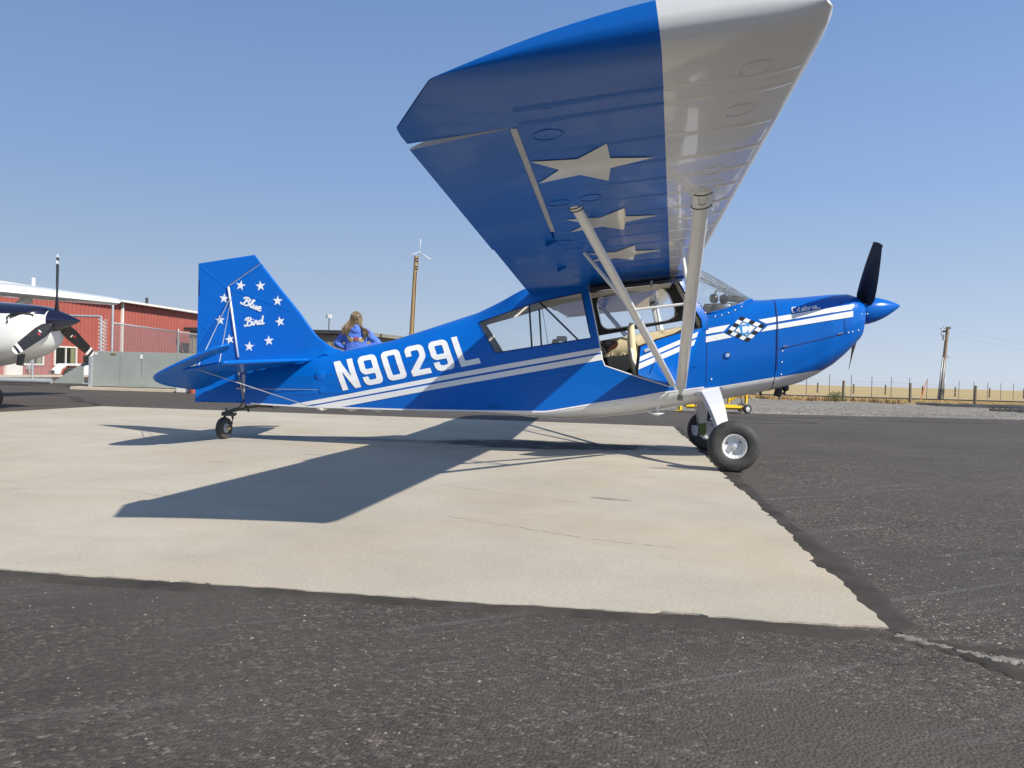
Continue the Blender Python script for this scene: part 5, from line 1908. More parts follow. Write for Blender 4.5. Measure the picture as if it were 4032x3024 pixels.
mat('beige_trim', (0.22, 0.205, 0.17), 0.55, var=(3, 0.12))
def wood_mat(name, c1, c2):
    def bld(nt, b, oc):
        t = NT(nt)
        n = t.noise(t.map(oc, scale=(14, 14, 0.7)), 1.6, 6, 0.65, 0.5)
        col = t.ramp(n, [(0.3, c1), (0.62, c2), (0.8, tuple(x * 0.6 for x in c1))])
        t.l(col, b.inputs['Base Color'])
        b.inputs['Roughness'].default_value = 0.85
        t.bump(n, 0.6, 0.02, b)
    ground_mat(name, bld)
wood_mat('pole_wood', (0.27, 0.165, 0.075), (0.44, 0.30, 0.15))
wood_mat('grey_wood', (0.10, 0.082, 0.062), (0.20, 0.165, 0.125))
wood_mat('pole_brown', (0.155, 0.115, 0.080), (0.29, 0.225, 0.165))
mat('yellow_paint', (0.72, 0.47, 0.020), 0.42, var=(8, 0.12), coat=0.2)
mat('t_post', (0.105, 0.105, 0.10), 0.6, metal=0.2, var=(5, 0.25))
mat('orange_paint', (0.75, 0.18, 0.06), 0.6)
mat('board', (0.74, 0.64, 0.48), 0.7, var=(6, 0.12))
mat('sign_white', (0.70, 0.70, 0.70), 0.5)
mat('sign_red', (0.5, 0.04, 0.05), 0.5)
mat('tan_curtain', (0.20, 0.20, 0.11), 0.8)
mat('sign_gold', (0.19, 0.13, 0.03), 0.5, var=(40, 0.4))

# ------------------------------------------------------------------ white and navy airplane, nose in view
cx0 = Vector((-8.42, 3.31, 1.37))
ces = empty('parked_airplane', (-9.5, 3.31, 0), 'white high wing airplane with navy top and three blade propeller', 'airplane')
NS = [  # x behind spinner base, half width, top z, bottom z
    (0.02, .20, 1.52, 1.15), (-.02, .30, 1.555, 1.03), (-.08, .39, 1.575, .955), (-.18, .46, 1.59, .885), (-.35, .50, 1.605, .80), (-.60, .53, 1.62, .73), (-.88, .54, 1.64, .67), (-1.25, .55, 1.66, .60), (-1.60, .56, 1.70, .56), (-1.90, .565, 1.82, .55), (-2.25, .565, 1.93, .55), (-3.3, .565, 1.97, .55), (-4.4, .52, 1.90, .58), (-5.2, .36, 1.72, .72), (-6.3, .20, 1.58, .92), (-7.4, .06, 1.50, 1.12)]
NXs = [a[0] for a in NS][::-1]
def ces_sec(dx):
    q = [lerp(dx, NXs, [a[i] for a in NS][::-1]) for i in (1, 2, 3)]
    return q
def ces_pt(dx, ang, lift=0.0):
    """ang: 0 keel .. pi crown on the near side, negative on the far side"""
    w, top, bot = ces_sec(dx)
    zc = (top + bot) / 2
    hh = (top - bot) / 2
    a = abs(ang)
    sy, cz = math.sin(a), -math.cos(a)
    n_ = 0.62
    y = w * abs(sy) ** n_
    z = zc + hh * math.copysign(abs(cz) ** (n_ + .08), cz)
    return Vector((cx0.x + dx - .10, cx0.y - math.copysign(y + lift, ang) if ang else cx0.y, z))
dxs = [.02, -.0, -.03, -.06, -.10, -.15, -.22, -.3, -.4, -.55, -.7, -.88, -1.1, -1.3, -1.6, -1.75, -1.9, -2.1, -2.3, -3, -3.6, -4.4, -5.2, -6.3, -7.4]
mb = MB()
NA = 40
rows = [[ces_pt(dx, -math.pi + 2 * math.pi * k / NA) for k in range(NA + 1)] for dx in dxs]
for i in range(len(rows) - 1):
    for k in range(NA):
        zc = (rows[i][k].z + rows[i][k + 1].z) / 2
        navy = zc > lerp(dxs[i], [-2.0, -.9, -.3, .05], [1.50, 1.415, 1.425, 1.44])
        mb.add([rows[i][k], rows[i][k + 1], rows[i + 1][k + 1], rows[i + 1][k]], [(0, 1, 2, 3)], 1 if navy else 0)
mb.add(rows[0], [tuple(range(NA))], 0)
body = mb.build('fuselage', ['white_gloss', 'navy'], ces, smooth=35, merge=1e-4)
def ces_side(dx, z, lift=.004):
    lo, hi = 0.02, math.pi - .02
    for _ in range(30):
        m_ = (lo + hi) / 2
        if ces_pt(dx, m_).z < z:
            lo = m_
        else:
            hi = m_
    return ces_pt(dx, lo, lift)
for nm, m_, path, w in (('white_stripe', 'white_gloss', [(-2.2, 1.50), (-1.4, 1.495), (-1.0, 1.485), (-.74, 1.465)], .035), ('maroon_stripe', 'maroon', [(-2.2, 1.30), (-1.5, 1.345), (-1.1, 1.355), (-.80, 1.36)], .018)):
    mb = MB()
    pts = curve([(a, b) for a, b in path], 6)
    rows2 = [[], []]
    for i, (a, b) in enumerate(pts):
        h = w * (1 - i / (len(pts) - 1)) / 2
        rows2[0].append(ces_side(a, b - h))
        rows2[1].append(ces_side(a, b + h))
    mb.grid(rows2)
    mb.build(nm, m_, body, smooth=True, fix=False)
mb = MB()
for path in ([(-.68, 1.40), (-.69, 1.20), (-.64, 1.0), (-.52, .86)], [(-1.3, 1.10), (-.9, 1.105), (-.69, 1.10)]):
    pts = curve(path, 6)
    L, Rr = ribbon(pts, .006)
    mb.grid([[ces_side(*p) for p in L], [ces_side(*p) for p in Rr]])
mb.build('panel_seam', 'galvanised', body, smooth=True, fix=False)
mb = MB()
for a, b in ((-.70, 1.30), (-.70, 1.2), (-.67, 1.1), (-.63, 1.0), (-.58, .93), (-.75, 1.12), (-.85, 1.115), (-.56, 1.40), (-.45, 1.395), (-.3, 1.39)):
    mb.lathe([(0, .008), (.004, .006), (.005, .001)], ces_side(a, b, 0), (0, -1, 0), 7)
o = mb.build('cowl_fastener', 'steel', body, smooth=True)
o['kind'] = 'stuff'
# inlet lip and dark mouth on the near cheek
mb = MB()
lip = [Vector(ces_side(a, b, .004)) for a, b in ((-.34, 1.30), (-.35, 1.38), (-.30, 1.43), (-.20, 1.445), (-.10, 1.44), (-.05, 1.425))]
mb.tube(lip, .016, 8)
mb.build('inlet_lip', 'black', body, smooth=True)
mb = MB()
mb.add([Vector(ces_side(a, b, .006)) for a, b in ((-.32, 1.415), (-.20, 1.435), (-.06, 1.43), (-.05, 1.39), (-.25, 1.39), (-.31, 1.36))], [(0, 1, 2, 3, 4, 5)])
mb.build('inlet_mouth', 'black', body, fix=False)
# spinner
mb = MB()
SPA = Vector((1, 0, 0))
mb.lathe([(-.16, .02), (-.16, .178), (-.13, .184), (-.06, .172), (.05, .140), (.15, .102), (.25, .060), (.33, .024), (.36, .008), (.365, .0005)], cx0, SPA, 40)
cs = mb.build('spinner', 'navy', ces, smooth=25)
mb = MB()
for k in range(16):
    a = 2 * math.pi * k / 16
    v = Vector((0, math.cos(a), math.sin(a)))
    mb.lathe([(0, .010), (.005, .007), (.006, .001)], cx0 + SPA * -.125 + v * .183, v, 7)
o = mb.build('spinner_screw', 'chrome', cs, smooth=True)
o['kind'] = 'stuff'
for ang in (90, 210, 330):
    a = R(ang)
    dirv = Vector((0, -math.cos(a), math.sin(a)))      # 210/330 hang low on either side
    tang = SPA.cross(dirv).normalized()
    def blade_rows(r0, r1, n, puff=0.0):
        out = []
        for i in range(n + 1):
            r_ = r0 + (r1 - r0) * i / n
            ch = lerp(r_, [.10, .17, .24, .40, .60, .80, .93, .985, 1.0], [.085, .10, .165, .185, .165, .145, .125, .085, .03])
            th_ = lerp(r_, [.10, .2, .4, 1.0], [.08, .055, .028, .008]) + puff
            b = R(lerp(r_, [.1, .3, .6, 1.0], [48, 38, 26, 19]))
            cd = tang * math.cos(b) + SPA * math.sin(b)
            nd = dirv.cross(cd).normalized()
            out.append([cx0 + SPA * -.03 + dirv * r_ + cd * math.cos(t_) * (ch / 2 + puff) + nd * math.sin(t_) * th_ / 2 for t_ in [2 * math.pi * k / 16 for k in range(16)]])
        return out
    mb = MB()
    rw = blade_rows(.10, 1.0, 24)
    mb.grid(rw, close=True)
    mb.add(rw[-1], [tuple(range(16))])
    bl = mb.build('propeller_blade', 'propeller_black', ces, smooth=45)
    for r0, r1 in ((.955, 1.001), (.855, .905)):
        mb = MB()
        rw = blade_rows(r0, r1, 6, .0015)
        mb.grid(rw, close=True)
        mb.add(rw[-1], [tuple(range(16))])
        mb.build('tip_band', 'white_gloss', bl, smooth=45)
    if ang != 90:
        mb = MB()
        b = R(33)
        cd = tang * math.cos(b) + SPA * math.sin(b)
        nd = dirv.cross(cd).normalized()
        if nd.y > 0:
            nd = -nd
        for k, (o1, o2) in enumerate(((0, -.015), (.05, .012))):
            c = cx0 + SPA * -.03 + dirv * (.40 + o1) + nd * .018 + cd * o2
            mb.add([c + cd * .022 + dirv * .012, c - cd * .022 + dirv * .012, c - cd * .022 - dirv * .012, c + cd * .022 - dirv * .012], [(0, 1, 2, 3)], k)
        mb.build('blade_decal', ['sign_white', 'sign_red'], bl, fix=False)
# wings, struts, tail, gear
def ces_wing(sg):
    mb = MB()
    rows = []
    for s_, ch, xo in ((0.0, 1.62, 0), (.6, 1.62, 0), (2.6, 1.60, 0), (4.7, 1.16, -.12), (4.93, 1.0, -.20), (5.02, .7, -.32)):
        row = []
        zb = 1.87 + s_ * .032
        th_ = .125 * ch * (1 if s_ < 4.8 else .6 if s_ < 5.0 else .15)
        prof_ = [(0, 0), (.02, .35), (.08, .66), (.2, .92), (.35, 1), (.6, .72), (.85, .28), (1, .02), (1, -.02), (.7, -.10), (.4, -.22), (.15, -.30), (.04, -.22)]
        for u, h in prof_:
            row.append((cx0.x - 2.02 + xo - u * ch, cx0.y + sg * s_, zb + h * th_ + (.06 if s_ > 4.9 else 0)))
        rows.append(row)
    mb.grid(rows, close=True)
    mb.add(rows[-1], [tuple(range(len(rows[-1])))])
    return mb.build('wing', 'white_gloss', ces, smooth=40)
for sg in (-1, 1):
    w_ = ces_wing(sg)
    mb = MB()
    a, b = Vector((cx0.x - 2.5, cx0.y + sg * .54, .72)), Vector((cx0.x - 2.55, cx0.y + sg * 2.55, 1.94))
    mb.tube([a, b], [.06, .06], 12, flat=.42, up=(1, 0, 0))
    mb.tube([a.lerp(b, .93), b + Vector((.02, 0, .0))], [.07, .14], 12, flat=.42, up=(1, 0, 0))
    mb.build('wing_strut', 'white_gloss', ces, smooth=40)
    mb = MB()
    mb.grid([[(cx0.x - 3.45, cx0.y + sg * s_, 1.845 + s_ * .032), (cx0.x - 3.70, cx0.y + sg * s_, 1.75 + s_ * .032), (cx0.x - 3.69, cx0.y + sg * s_, 1.735 + s_ * .032), (cx0.x - 3.45, cx0.y + sg * s_, 1.82 + s_ * .032)] for s_ in (.7, 2.6)], close=True)
    mb.build('flap', 'white_gloss', ces)
    mb = MB()
    mb.tube([(cx0.x - 2.9, cx0.y + sg * .45, .62), (cx0.x - 2.95, cx0.y + sg * .9, .42), (cx0.x - 2.98, cx0.y + sg * 1.22, .22)], [.05, .04, .035], 10, flat=.5, up=(1, 0, 0))
    lg = mb.build('gear_leg', 'white_gloss', ces, smooth=40)
    mb = MB()
    mb.lathe(curve([(-.06, .10), (-.075, .15), (-.07, .195), (-.04, .215), (0, .218), (.04, .215), (.07, .195), (.075, .15), (.06, .10)], 3), (cx0.x - 2.98, cx0.y + sg * 1.30, .21), (0, 1, 0), 32)
    mb.lathe([(-.05, .001), (-.05, .10), (.05, .10), (.05, .001)], (cx0.x - 2.98, cx0.y + sg * 1.30, .21), (0, 1, 0), 24)
    mb.build('wheel', 'rubber', ces, smooth=40)
mb = MB()
mb.prism([(cx0.x - 6.2, cx0.y - .05, 1.55), (cx0.x - 7.1, cx0.y - .05, 2.75), (cx0.x - 7.7, cx0.y - .05, 2.75), (cx0.x - 7.75, cx0.y - .05, 1.25), (cx0.x - 7.3, cx0.y - .05, 1.2)], (0, .10, 0))
mb.build('fin', 'navy', ces, bevel=.03)
mb = MB()
mb.prism([(cx0.x - 6.6, cx0.y - .1, 1.40), (cx0.x - 6.9, cx0.y - 1.9, 1.40), (cx0.x - 7.6, cx0.y - 1.95, 1.40), (cx0.x - 7.6, cx0.y + 1.95, 1.40), (cx0.x - 6.9, cx0.y + 1.9, 1.40), (cx0.x - 6.6, cx0.y + .1, 1.40)], (0, 0, .08))
mb.build('tailplane', 'white_gloss', ces, bevel=.02)
mb = MB()
ws_ = []
for k in range(9):
    u = k / 8 - .5
    ws_.append(((cx0.x - 1.60 - .25 * abs(u) * 2, cx0.y + u * 1.08, 1.66), (cx0.x - 2.05 - .1 * abs(u) * 2, cx0.y + u * 1.0, 1.92)))
mb.grid([[a for a, b in ws_], [(a[0] * .5 + b[0] * .5 + .02, a[1] * .5 + b[1] * .5, a[2] * .5 + b[2] * .5 + .02) for a, b in ws_], [b for a, b in ws_]])
mb.build('windscreen', 'dark_glass', ces, smooth=True)
mb = MB()
mb.tube([(cx0.x - .42, cx0.y - .22, .86), (cx0.x - .45, cx0.y - .22, .68)], .048, 16, caps=False)
mb.tube([(cx0.x - .45, cx0.y - .22, .685), (cx0.x - .445, cx0.y - .22, .72)], .044, 16)
mb.build('exhaust_stack', 'dark_steel', ces, smooth=40)
mb = MB()
mb.prism([(cx0.x - .75, cx0.y - .30, .74), (cx0.x - 1.12, cx0.y - .30, .67), (cx0.x - 1.20, cx0.y - .30, .52), (cx0.x - 1.05, cx0.y - .30, .51)], (0, .16, 0))
mb.build('cowl_flap', 'galvanised', ces, bevel=.01)
NW = Vector((cx0.x - 1.12, cx0.y + .02, .175))
mb = MB()
mb.lathe(curve([(-.05, .085), (-.065, .12), (-.06, .160), (-.03, .178), (0, .180), (.03, .178), (.06, .160), (.065, .12), (.05, .085)], 3), NW, (0, 1, 0), 36)
mb.lathe([(-.045, .001), (-.045, .086), (.045, .086), (.045, .001)], NW, (0, 1, 0), 24)
nw = mb.build('nose_wheel', 'rubber', ces, smooth=40)
mb = MB()
mb.tube([NW + Vector((.0, -.09, 0)), NW + Vector((.04, -.09, .20)), NW + Vector((.06, 0, .24)), NW + Vector((.10, 0, .52))], [.02, .022, .03, .035], 10)
mb.tube([NW + Vector((.0, .09, 0)), NW + Vector((.04, .09, .20)), NW + Vector((.06, 0, .24))], [.02, .022, .03], 10)
mb.build('nose_strut', 'aluminium', ces, smooth=40)

# ------------------------------------------------------------------ red hangar
def corrugated(mb, p0, p1, z0, z1, pitch=.305, depth=.03, out=(1, 0, 0)):
    """ribbed sheet wall from p0 to p1 (xy)"""
    p0, p1, out = Vector((*p0, 0)), Vector((*p1, 0)), Vector(out)
    L = (p1 - p0).length
    n = int(L / pitch)
    t = (p1 - p0) / L
    row0, row1 = [], []
    for i in range(n):
        for f, d_ in ((0, 0), (.62, 0), (.70, depth), (.90, depth), (.98, 0)):
            q = p0 + t * (i + f) * pitch + out * d_
            row0.append((q.x, q.y, z0))
            row1.append((q.x, q.y, z1))
    mb.grid([row0, row1])
HX = -26.0
hang = empty('red_hangar', (HX - 6, 28, 0), 'long red ribbed metal hangar with white eaves', 'hangar')
mb = MB()
corrugated(mb, (HX, 2), (HX - .55, 47), .10, 3.95)
mb.build('wall', 'barn_red', hang)
mb = MB()
corrugated(mb, (HX - .55, 47.0), (HX - 14, 47.0), .10, 3.95, out=(0, 1, 0))
corrugated(mb, (HX - 14, 2), (HX, 2), .10, 3.95, out=(0, -1, 0))
mb.build('end_wall', 'barn_red', hang)
mb = MB()
mb.box((HX - .20, 24.5, -.02), (.45, 45.2, .22), Matrix.Rotation(R(.7), 3, 'Z'))
mb.build('footing', 'shelf_concrete', hang)
mb = MB()
mb.prism([(HX + .30, 1.6, 4.0), (HX + .30, 1.6, 4.06), (HX - 7, 1.6, 4.9), (HX - 14.3, 1.6, 4.06), (HX - 14.3, 1.6, 4.0), (HX - 7, 1.6, 4.8)], (-.55, 45.8, 0))
mb.build('roof', 'trim_white', hang)
mb = MB()
mb.box((HX + .10, 24.5, 3.98), (.12, 45.6, .10), Matrix.Rotation(R(.7), 3, 'Z'))
mb.build('gutter', 'trim_white', hang)
for y in (31.9,):
    mb = MB()
    xw = HX - .55 * (y - 2) / 45
    mb.box((xw + .08, y, 2.1), (.10, .14, 3.7))
    mb.build('downspout', 'trim_white', hang)
def hang_window(y, w, z0, h):
    xw = HX - .55 * (y - 2) / 45 + .05
    mb = MB()
    fr = .07
    mb.box((xw, y - w / 2, z0 + h / 2), (.07, fr, h + fr)).box((xw, y + w / 2, z0 + h / 2), (.07, fr, h + fr)).box((xw, y, z0), (.072, w, fr)).box((xw, y, z0 + h), (.072, w, fr)).box((xw, y, z0 + h / 2), (.068, fr * .8, h))
    win = mb.build('window', 'trim_white', hang)
    for k in (-1, 1):
        mb = MB()
        mb.add([(xw - .01, y + k * w / 4 - w / 4 + .03, z0 + .03), (xw - .01, y + k * w / 4 + w / 4 - .03, z0 + .03), (xw - .01, y + k * w / 4 + w / 4 - .03, z0 + h - .03), (xw - .01, y + k * w / 4 - w / 4 + .03, z0 + h - .03)], [(0, 1, 2, 3)])
        mb.build('pane', 'dark_glass', win)
    mb = MB()
    mb.box((xw - .004, y + w * .34, z0 + h / 2), (.004, w * .20, h - .08))
    mb.build('curtain', 'tan_curtain', win)
hang_window(27.5, 1.5, .56, .86)
hang_window(25.2, 1.5, .56, .86)
mb = MB()
mb.box((HX - .17, 24.05, 1.10), (.14, .94, 2.05))
dr = mb.build('door', 'trim_white', hang, bevel=.01)
mb = MB()
mb.lathe([(0, .03), (.06, .035), (.07, .001)], (HX - .09, 24.4, 1.0), (1, 0, 0), 10)
mb.build('door_knob', 'steel', dr)
mb = MB()
mb.box((HX - .18, 25.0, .42), (.18, .22, .18)).tube([(HX - .15, 25.0, .35), (HX - .15, 25.0, .15)], .03, 8)
mb.build('meter_box', 'galvanised', hang, bevel=.01)
for y, hgt in ((23.2, .05), (25.7, .10), (34.6, .05)):
    mb = MB()
    mb.tube([(HX - .6, y, 4.1), (HX - .6, y, 4.40 + hgt)], .08, 10)
    mb.build('roof_vent', 'trim_white' if y < 30 else 'charcoal_trim', hang)

# ------------------------------------------------------------------ chain link fence and gate
def chain_mesh(mb, p0, p1, z0, z1, pitch=.085, r=.0048):
    p0, p1 = Vector((*p0, 0)), Vector((*p1, 0))
    L = (p1 - p0).length
    t = (p1 - p0) / L
    H_ = z1 - z0
    n = int((L + H_) / pitch)
    nrm = Vector((-t.y, t.x, 0))
    for sgn_ in (1, -1):
        for i in range(n):
            s0 = i * pitch - (H_ if sgn_ > 0 else 0)
            a_s, a_z, b_s, b_z = s0, z0, s0 + sgn_ * H_, z1
            # clip to 0..L
            def clip(s_, z_, s2, z2):
                if s_ < 0:
                    k = (0 - s_) / (s2 - s_); return 0, z_ + (z2 - z_) * k
                if s_ > L:
                    k = (L - s_) / (s2 - s_); return L, z_ + (z2 - z_) * k
                return s_, z_
            if (a_s < 0 and b_s < 0) or (a_s > L and b_s > L):
                continue
            qa = clip(a_s, a_z, b_s, b_z)
            qb = clip(b_s, b_z, a_s, a_z)
            A_ = p0 + t * qa[0] + Vector((0, 0, qa[1])) + nrm * r * sgn_
            B_2 = p0 + t * qb[0] + Vector((0, 0, qb[1])) + nrm * r * sgn_
            if (A_ - B_2).length > .02:
                mb.tube([A_, B_2], r, 3, caps=False)
fence = empty('chain_link_fence', (-16.0, 17, 0), 'galvanised chain link fence with top rail in front of the red hangar', 'fence')
fpts = [(-15.26, 14.75), (-16.29, 20.2), (-17.2, 25.4), (-18.1, 30.6)]
for k, (x, y) in enumerate(fpts):
    mb = MB()
    mb.tube([(x, y, -.02), (x, y, 2.02 if k else 2.45)], .035, 10)
    mb.lathe([(0, .038), (.03, .03), (.04, .001)], (x, y, 2.02 if k else 2.45), (0, 0, 1), 10)
    mb.build('post', 'galvanised', fence, smooth=40)
for a, b in zip(fpts[:-1], fpts[1:]):
    mb = MB()
    mb.tube([(*a, 1.95), (*b, 1.95)], .024, 8)
    mb.build('top_rail', 'galvanised', fence, smooth=True)
mb = MB()
chain_mesh(mb, fpts[0], fpts[-1], .05, 1.95, .11)
o = mb.build('chain_mesh', 'galvanised', fence, fix=False)
o['kind'] = 'stuff'
# folded zigzag strip on the end post
for o_ in (-.05, .05):
    mb = MB()
    for k in range(16):
        z = .35 + k * .105
        for sg in (-1, 1):
            mb.tube([(-15.36 + sg * .11, 14.45 + o_, z + .11), (-15.36, 14.45 + o_, z)], .011, 5)
    mb.build('zigzag_wire', 'trim_white', fence, fix=False)
gate = empty('sliding_gate', (-17.5, 14.1, 0), 'wide galvanised sliding gate with chain link and tubular frame', 'gate')
ga, gb = Vector((-22.5, 13.45, 0)), Vector((-15.2, 14.12, 0))
gl = lambda k, z: ga.lerp(gb, k) + Vector((0, 0, z))
for nm, pts, r_ in (('bottom_beam', [gl(0, .14), gl(.80, .14)], .075), ('top_rail', [gl(0, 2.10), gl(1, 2.10)], .035), ('frame_post', [gl(1, .75), gl(1, 2.10)], .035), ('frame_post', [gl(.72, .14), gl(.72, 2.10)], .035), ('frame_post', [gl(.44, .14), gl(.44, 2.10)], .035), ('frame_post', [gl(.16, .14), gl(.16, 2.10)], .035)):
    mb = MB()
    mb.tube(pts, r_, 12)
    mb.build(nm, 'galvanised', gate, smooth=40)
mb = MB()
q = [gl(.80, .08), gl(.88, .08), gl(.985, .08), gl(1.0, .70), gl(1.0, 1.0)]
mb.prism([gl(.80, .10), gl(.93, .10), gl(.93, .62), gl(1.0, .75), gl(1.0, 1.05)], (0, .04, 0))
mb.build('counterweight_plate', 'enclosure_grey', gate)
mb = MB()
mb.box(gl(.96, .84), (.34, .22, .20))
mb.build('roller', 'charcoal_trim', gate, bevel=.03)
mb = MB()
mb.tube([gl(.93, .10), gl(1.02, .10)], .03, 8)
mb.build('guide_rail', 'galvanised', gate)
mb = MB()
chain_mesh(mb, (ga.x, ga.y), (ga.lerp(gb, .80).x, ga.lerp(gb, .80).y), .2, 2.08, .085)
o = mb.build('chain_mesh', 'galvanised', gate, fix=False)
o['kind'] = 'stuff'
mb = MB()
mb.box(gl(.605, 1.16) + Vector((0, -.05, 0)), (.30, .01, .24)).box(gl(.605, 1.24) + Vector((0, -.056, 0)), (.27, .004, .035), mi=1)
mb.build('warning_sign', ['sign_white', 'sign_red'], gate)

# ------------------------------------------------------------------ grey steel enclosure
enc = empty('steel_enclosure', (-12.5, 12.9, 0), 'low grey steel enclosure box on a concrete plinth', 'enclosure')
e0, e1 = Vector((-14.30, 12.42, 0)), Vector((-10.9, 12.75, 0))
et = (e1 - e0).normalized()
en = Vector((-et.y, et.x, 0))
erot = Matrix((et, en, Vector((0, 0, 1)))).transposed()
L_e = (e1 - e0).length
mb = MB()
mb.box(e0 + et * (L_e / 2 - .1) + en * .8 + Vector((0, 0, .03)), (L_e + .7, 2.0, .09), erot)
mb.build('plinth', 'shelf_concrete', enc, bevel=.01)
for k in range(2):
    w = L_e * (.41 if k == 0 else .59)
    x_ = 0 if k == 0 else L_e * .41
    mb = MB()
    mb.box(e0 + et * (x_ + w / 2) + en * .03 + Vector((0, 0, .575)), (w - .012, .06, .96), erot)
    pn = mb.build('side_panel', 'enclosure_grey', enc, bevel=.006)
mb = MB()
mb.box(e0 + et * (L_e / 2) + en * .8 + Vector((0, 0, .56)), (L_e - .05, 1.48, .93), erot)
mb.build('body', 'enclosure_grey', enc)
for q_ in (0, L_e):
    mb = MB()
    mb.box(e0 + et * q_ + en * .02 + Vector((0, 0, .56)), (.09, .12, 1.0), erot)
    mb.build('corner_post', 'galvanised', enc, bevel=.008)
for x_ in (.82, 2.4):
    mb = MB()
    c = e0 + et * x_
    mb.prism([c + en * -.003 + Vector((0, 0, .15)), c + et * .75 + en * -.003 + Vector((0, 0, .15)), c + en * -.003 + Vector((0, 0, .98))], en * -.004)
    mb.build('crease', 'enclosure_grey', enc)
mb = MB()
pts = [e0 + et * (.62 + .085 * math.cos(a)) + en * -.004 + Vector((0, 0, .98 + .025 * math.sin(a))) for a in np.linspace(0, 2 * math.pi, 20, endpoint=False)]
mb.prism(pts, en * -.006)
mb.build('maker_badge', 'sign_gold', enc)
for q_, z_, h_ in ((1.40, .93, .12), (.14, .985, .07)):
    mb = MB()
    mb.box(e0 + et * q_ + en * -.006 + Vector((0, 0, z_)), (.07, .008, h_), erot)
    mb.build('notice', 'sign_white', enc)
mb = MB()
mb.box((-11.45, 12.25, .13), (.34, .30, .26))
tag(mb.build('concrete_block', 'trim_white', None, bevel=.02), 'pale concrete block at the end of the grey enclosure', 'block')
mb = MB()
mb.tube([(-11.12, 12.1, -.02), (-11.12, 12.1, .42)], .11, 16)
mb.lathe([(0, .11), (.05, .085), (.075, .001)], (-11.12, 12.1, .42), (0, 0, 1), 16)
tag(mb.build('red_bollard', 'barn_red', None, smooth=40), 'short red steel bollard beside the grey enclosure', 'bollard')

# ------------------------------------------------------------------ low white trailer behind the gate
tr = empty('utility_trailer', (-18.3, 19.2, 0), 'low white trailer with dark wheel parked behind the gate', 'trailer')
T0 = Vector((-18.95, 18.0, 0))
tdir = Vector((.80, .60, 0)).normalized()
tnr = Vector((.60, -.80, 0)).normalized()
prof2 = [(-.62, .30), (-.66, .40), (-.45, .66), (1.9, .70), (1.95, .30), (.36, .26), (.30, .46), (.16, .58), (0, .62), (-.16, .58), (-.30, .46), (-.36, .28)]
mb = MB()
mb.prism([T0 + tdir * x_ + Vector((0, 0, z_)) for x_, z_ in prof2], tnr * -1.3)
mb.build('body', 'white_gloss', tr, bevel=.03)
mb = MB()
mb.prism([T0 + tdir * x_ + Vector((0, 0, z_)) + tnr * .01 for x_, z_ in ((-.68, .30), (-.72, .36), (-.60, .44), (-.52, .40), (-.54, .30))], tnr * -.3)
mb.build('tail_lamp', 'charcoal_trim', tr)
for sd in (-.06, -1.24):
    c = T0 + tnr * sd + Vector((0, 0, .27))
    mb = MB()
    mb.lathe(curve([(-.07, .16), (-.09, .21), (-.07, .26), (0, .272), (.07, .26), (.09, .21), (.07, .16)], 3), c, tnr, 30)
    tw_ = mb.build('wheel', 'rubber', tr, smooth=40)
    mb = MB()
    mb.lathe([(-.06, .001), (-.06, .16), (.04, .165), (.07, .15), (.05, .05), (.08, .04), (.08, .001)], c, tnr, 24)
    mb.build('rim', 'aluminium', tw_, smooth=40)

# ------------------------------------------------------------------ tan metal building, light mast, antenna pole, boards
tb = empty('tan_building', (-19, 45, 0), 'tan ribbed metal building with dark fascia behind the woman', 'building')
bA, bB, bC = (-25.5, 37.3), (-15.75, 38.45), (-12.2, 62.0)
mb = MB()
corrugated(mb, bA, bB, 0, 2.75, .30, .03, out=(.12, -.99, 0))
mb.build('wall', 'tan_sheet', tb)
mb = MB()
corrugated(mb, bB, bC, 0, 2.78, .30, .03, out=(.99, -.15, 0))
mb.build('wall', 'tan_sheet', tb)
mb = MB()
mb.prism([(bA[0] - .2, bA[1] - .35, 2.74), (bB[0] + .25, bB[1] - .35, 2.80), (bB[0] + .25, bB[1] - .35, 3.02), (bA[0] - .2, bA[1] - .35, 2.94)], (-.04, .25, 0))
mb.build('fascia', 'charcoal_trim', tb)
mb = MB()
mb.prism([(bB[0] + .30, bB[1] - .30, 2.78), (bC[0] + .35, bC[1], 2.85), (bC[0] + .35, bC[1], 3.08), (bB[0] + .30, bB[1] - .30, 3.0)], (-.3, .04, 0))
mb.build('fascia', 'beige_trim', tb)
mb = MB()
mb.add([(bA[0], bA[1], 2.95), (bB[0] + .1, bB[1], 3.0), (bC[0] + .1, bC[1], 3.06), (bA[0], bC[1], 3.02)], [(0, 1, 2, 3)])
mb.build('roof', 'beige_trim', tb)

lm = empty('light_mast', (-18.6, 41.2, 3.0), 'small white floodlight on a thin mast above the tan building', 'light')
mb = MB()
mb.tube([(-18.62, 42.0, 2.9), (-18.6, 42.0, 3.95)], .035, 8)
mb.build('mast', 'dark_steel', lm)
mb = MB()
mb.box((-18.55, 41.95, 4.08), (.24, .22, .22), Matrix.Rotation(R(12), 3, 'Y'))
mb.build('lamp_head', 'sign_white', lm, bevel=.02)
mb = MB()
mb.box((-18.70, 41.93, 4.08), (.06, .20, .20), Matrix.Rotation(R(12), 3, 'Y'))
mb.build('lamp_glass', 'charcoal_trim', lm)

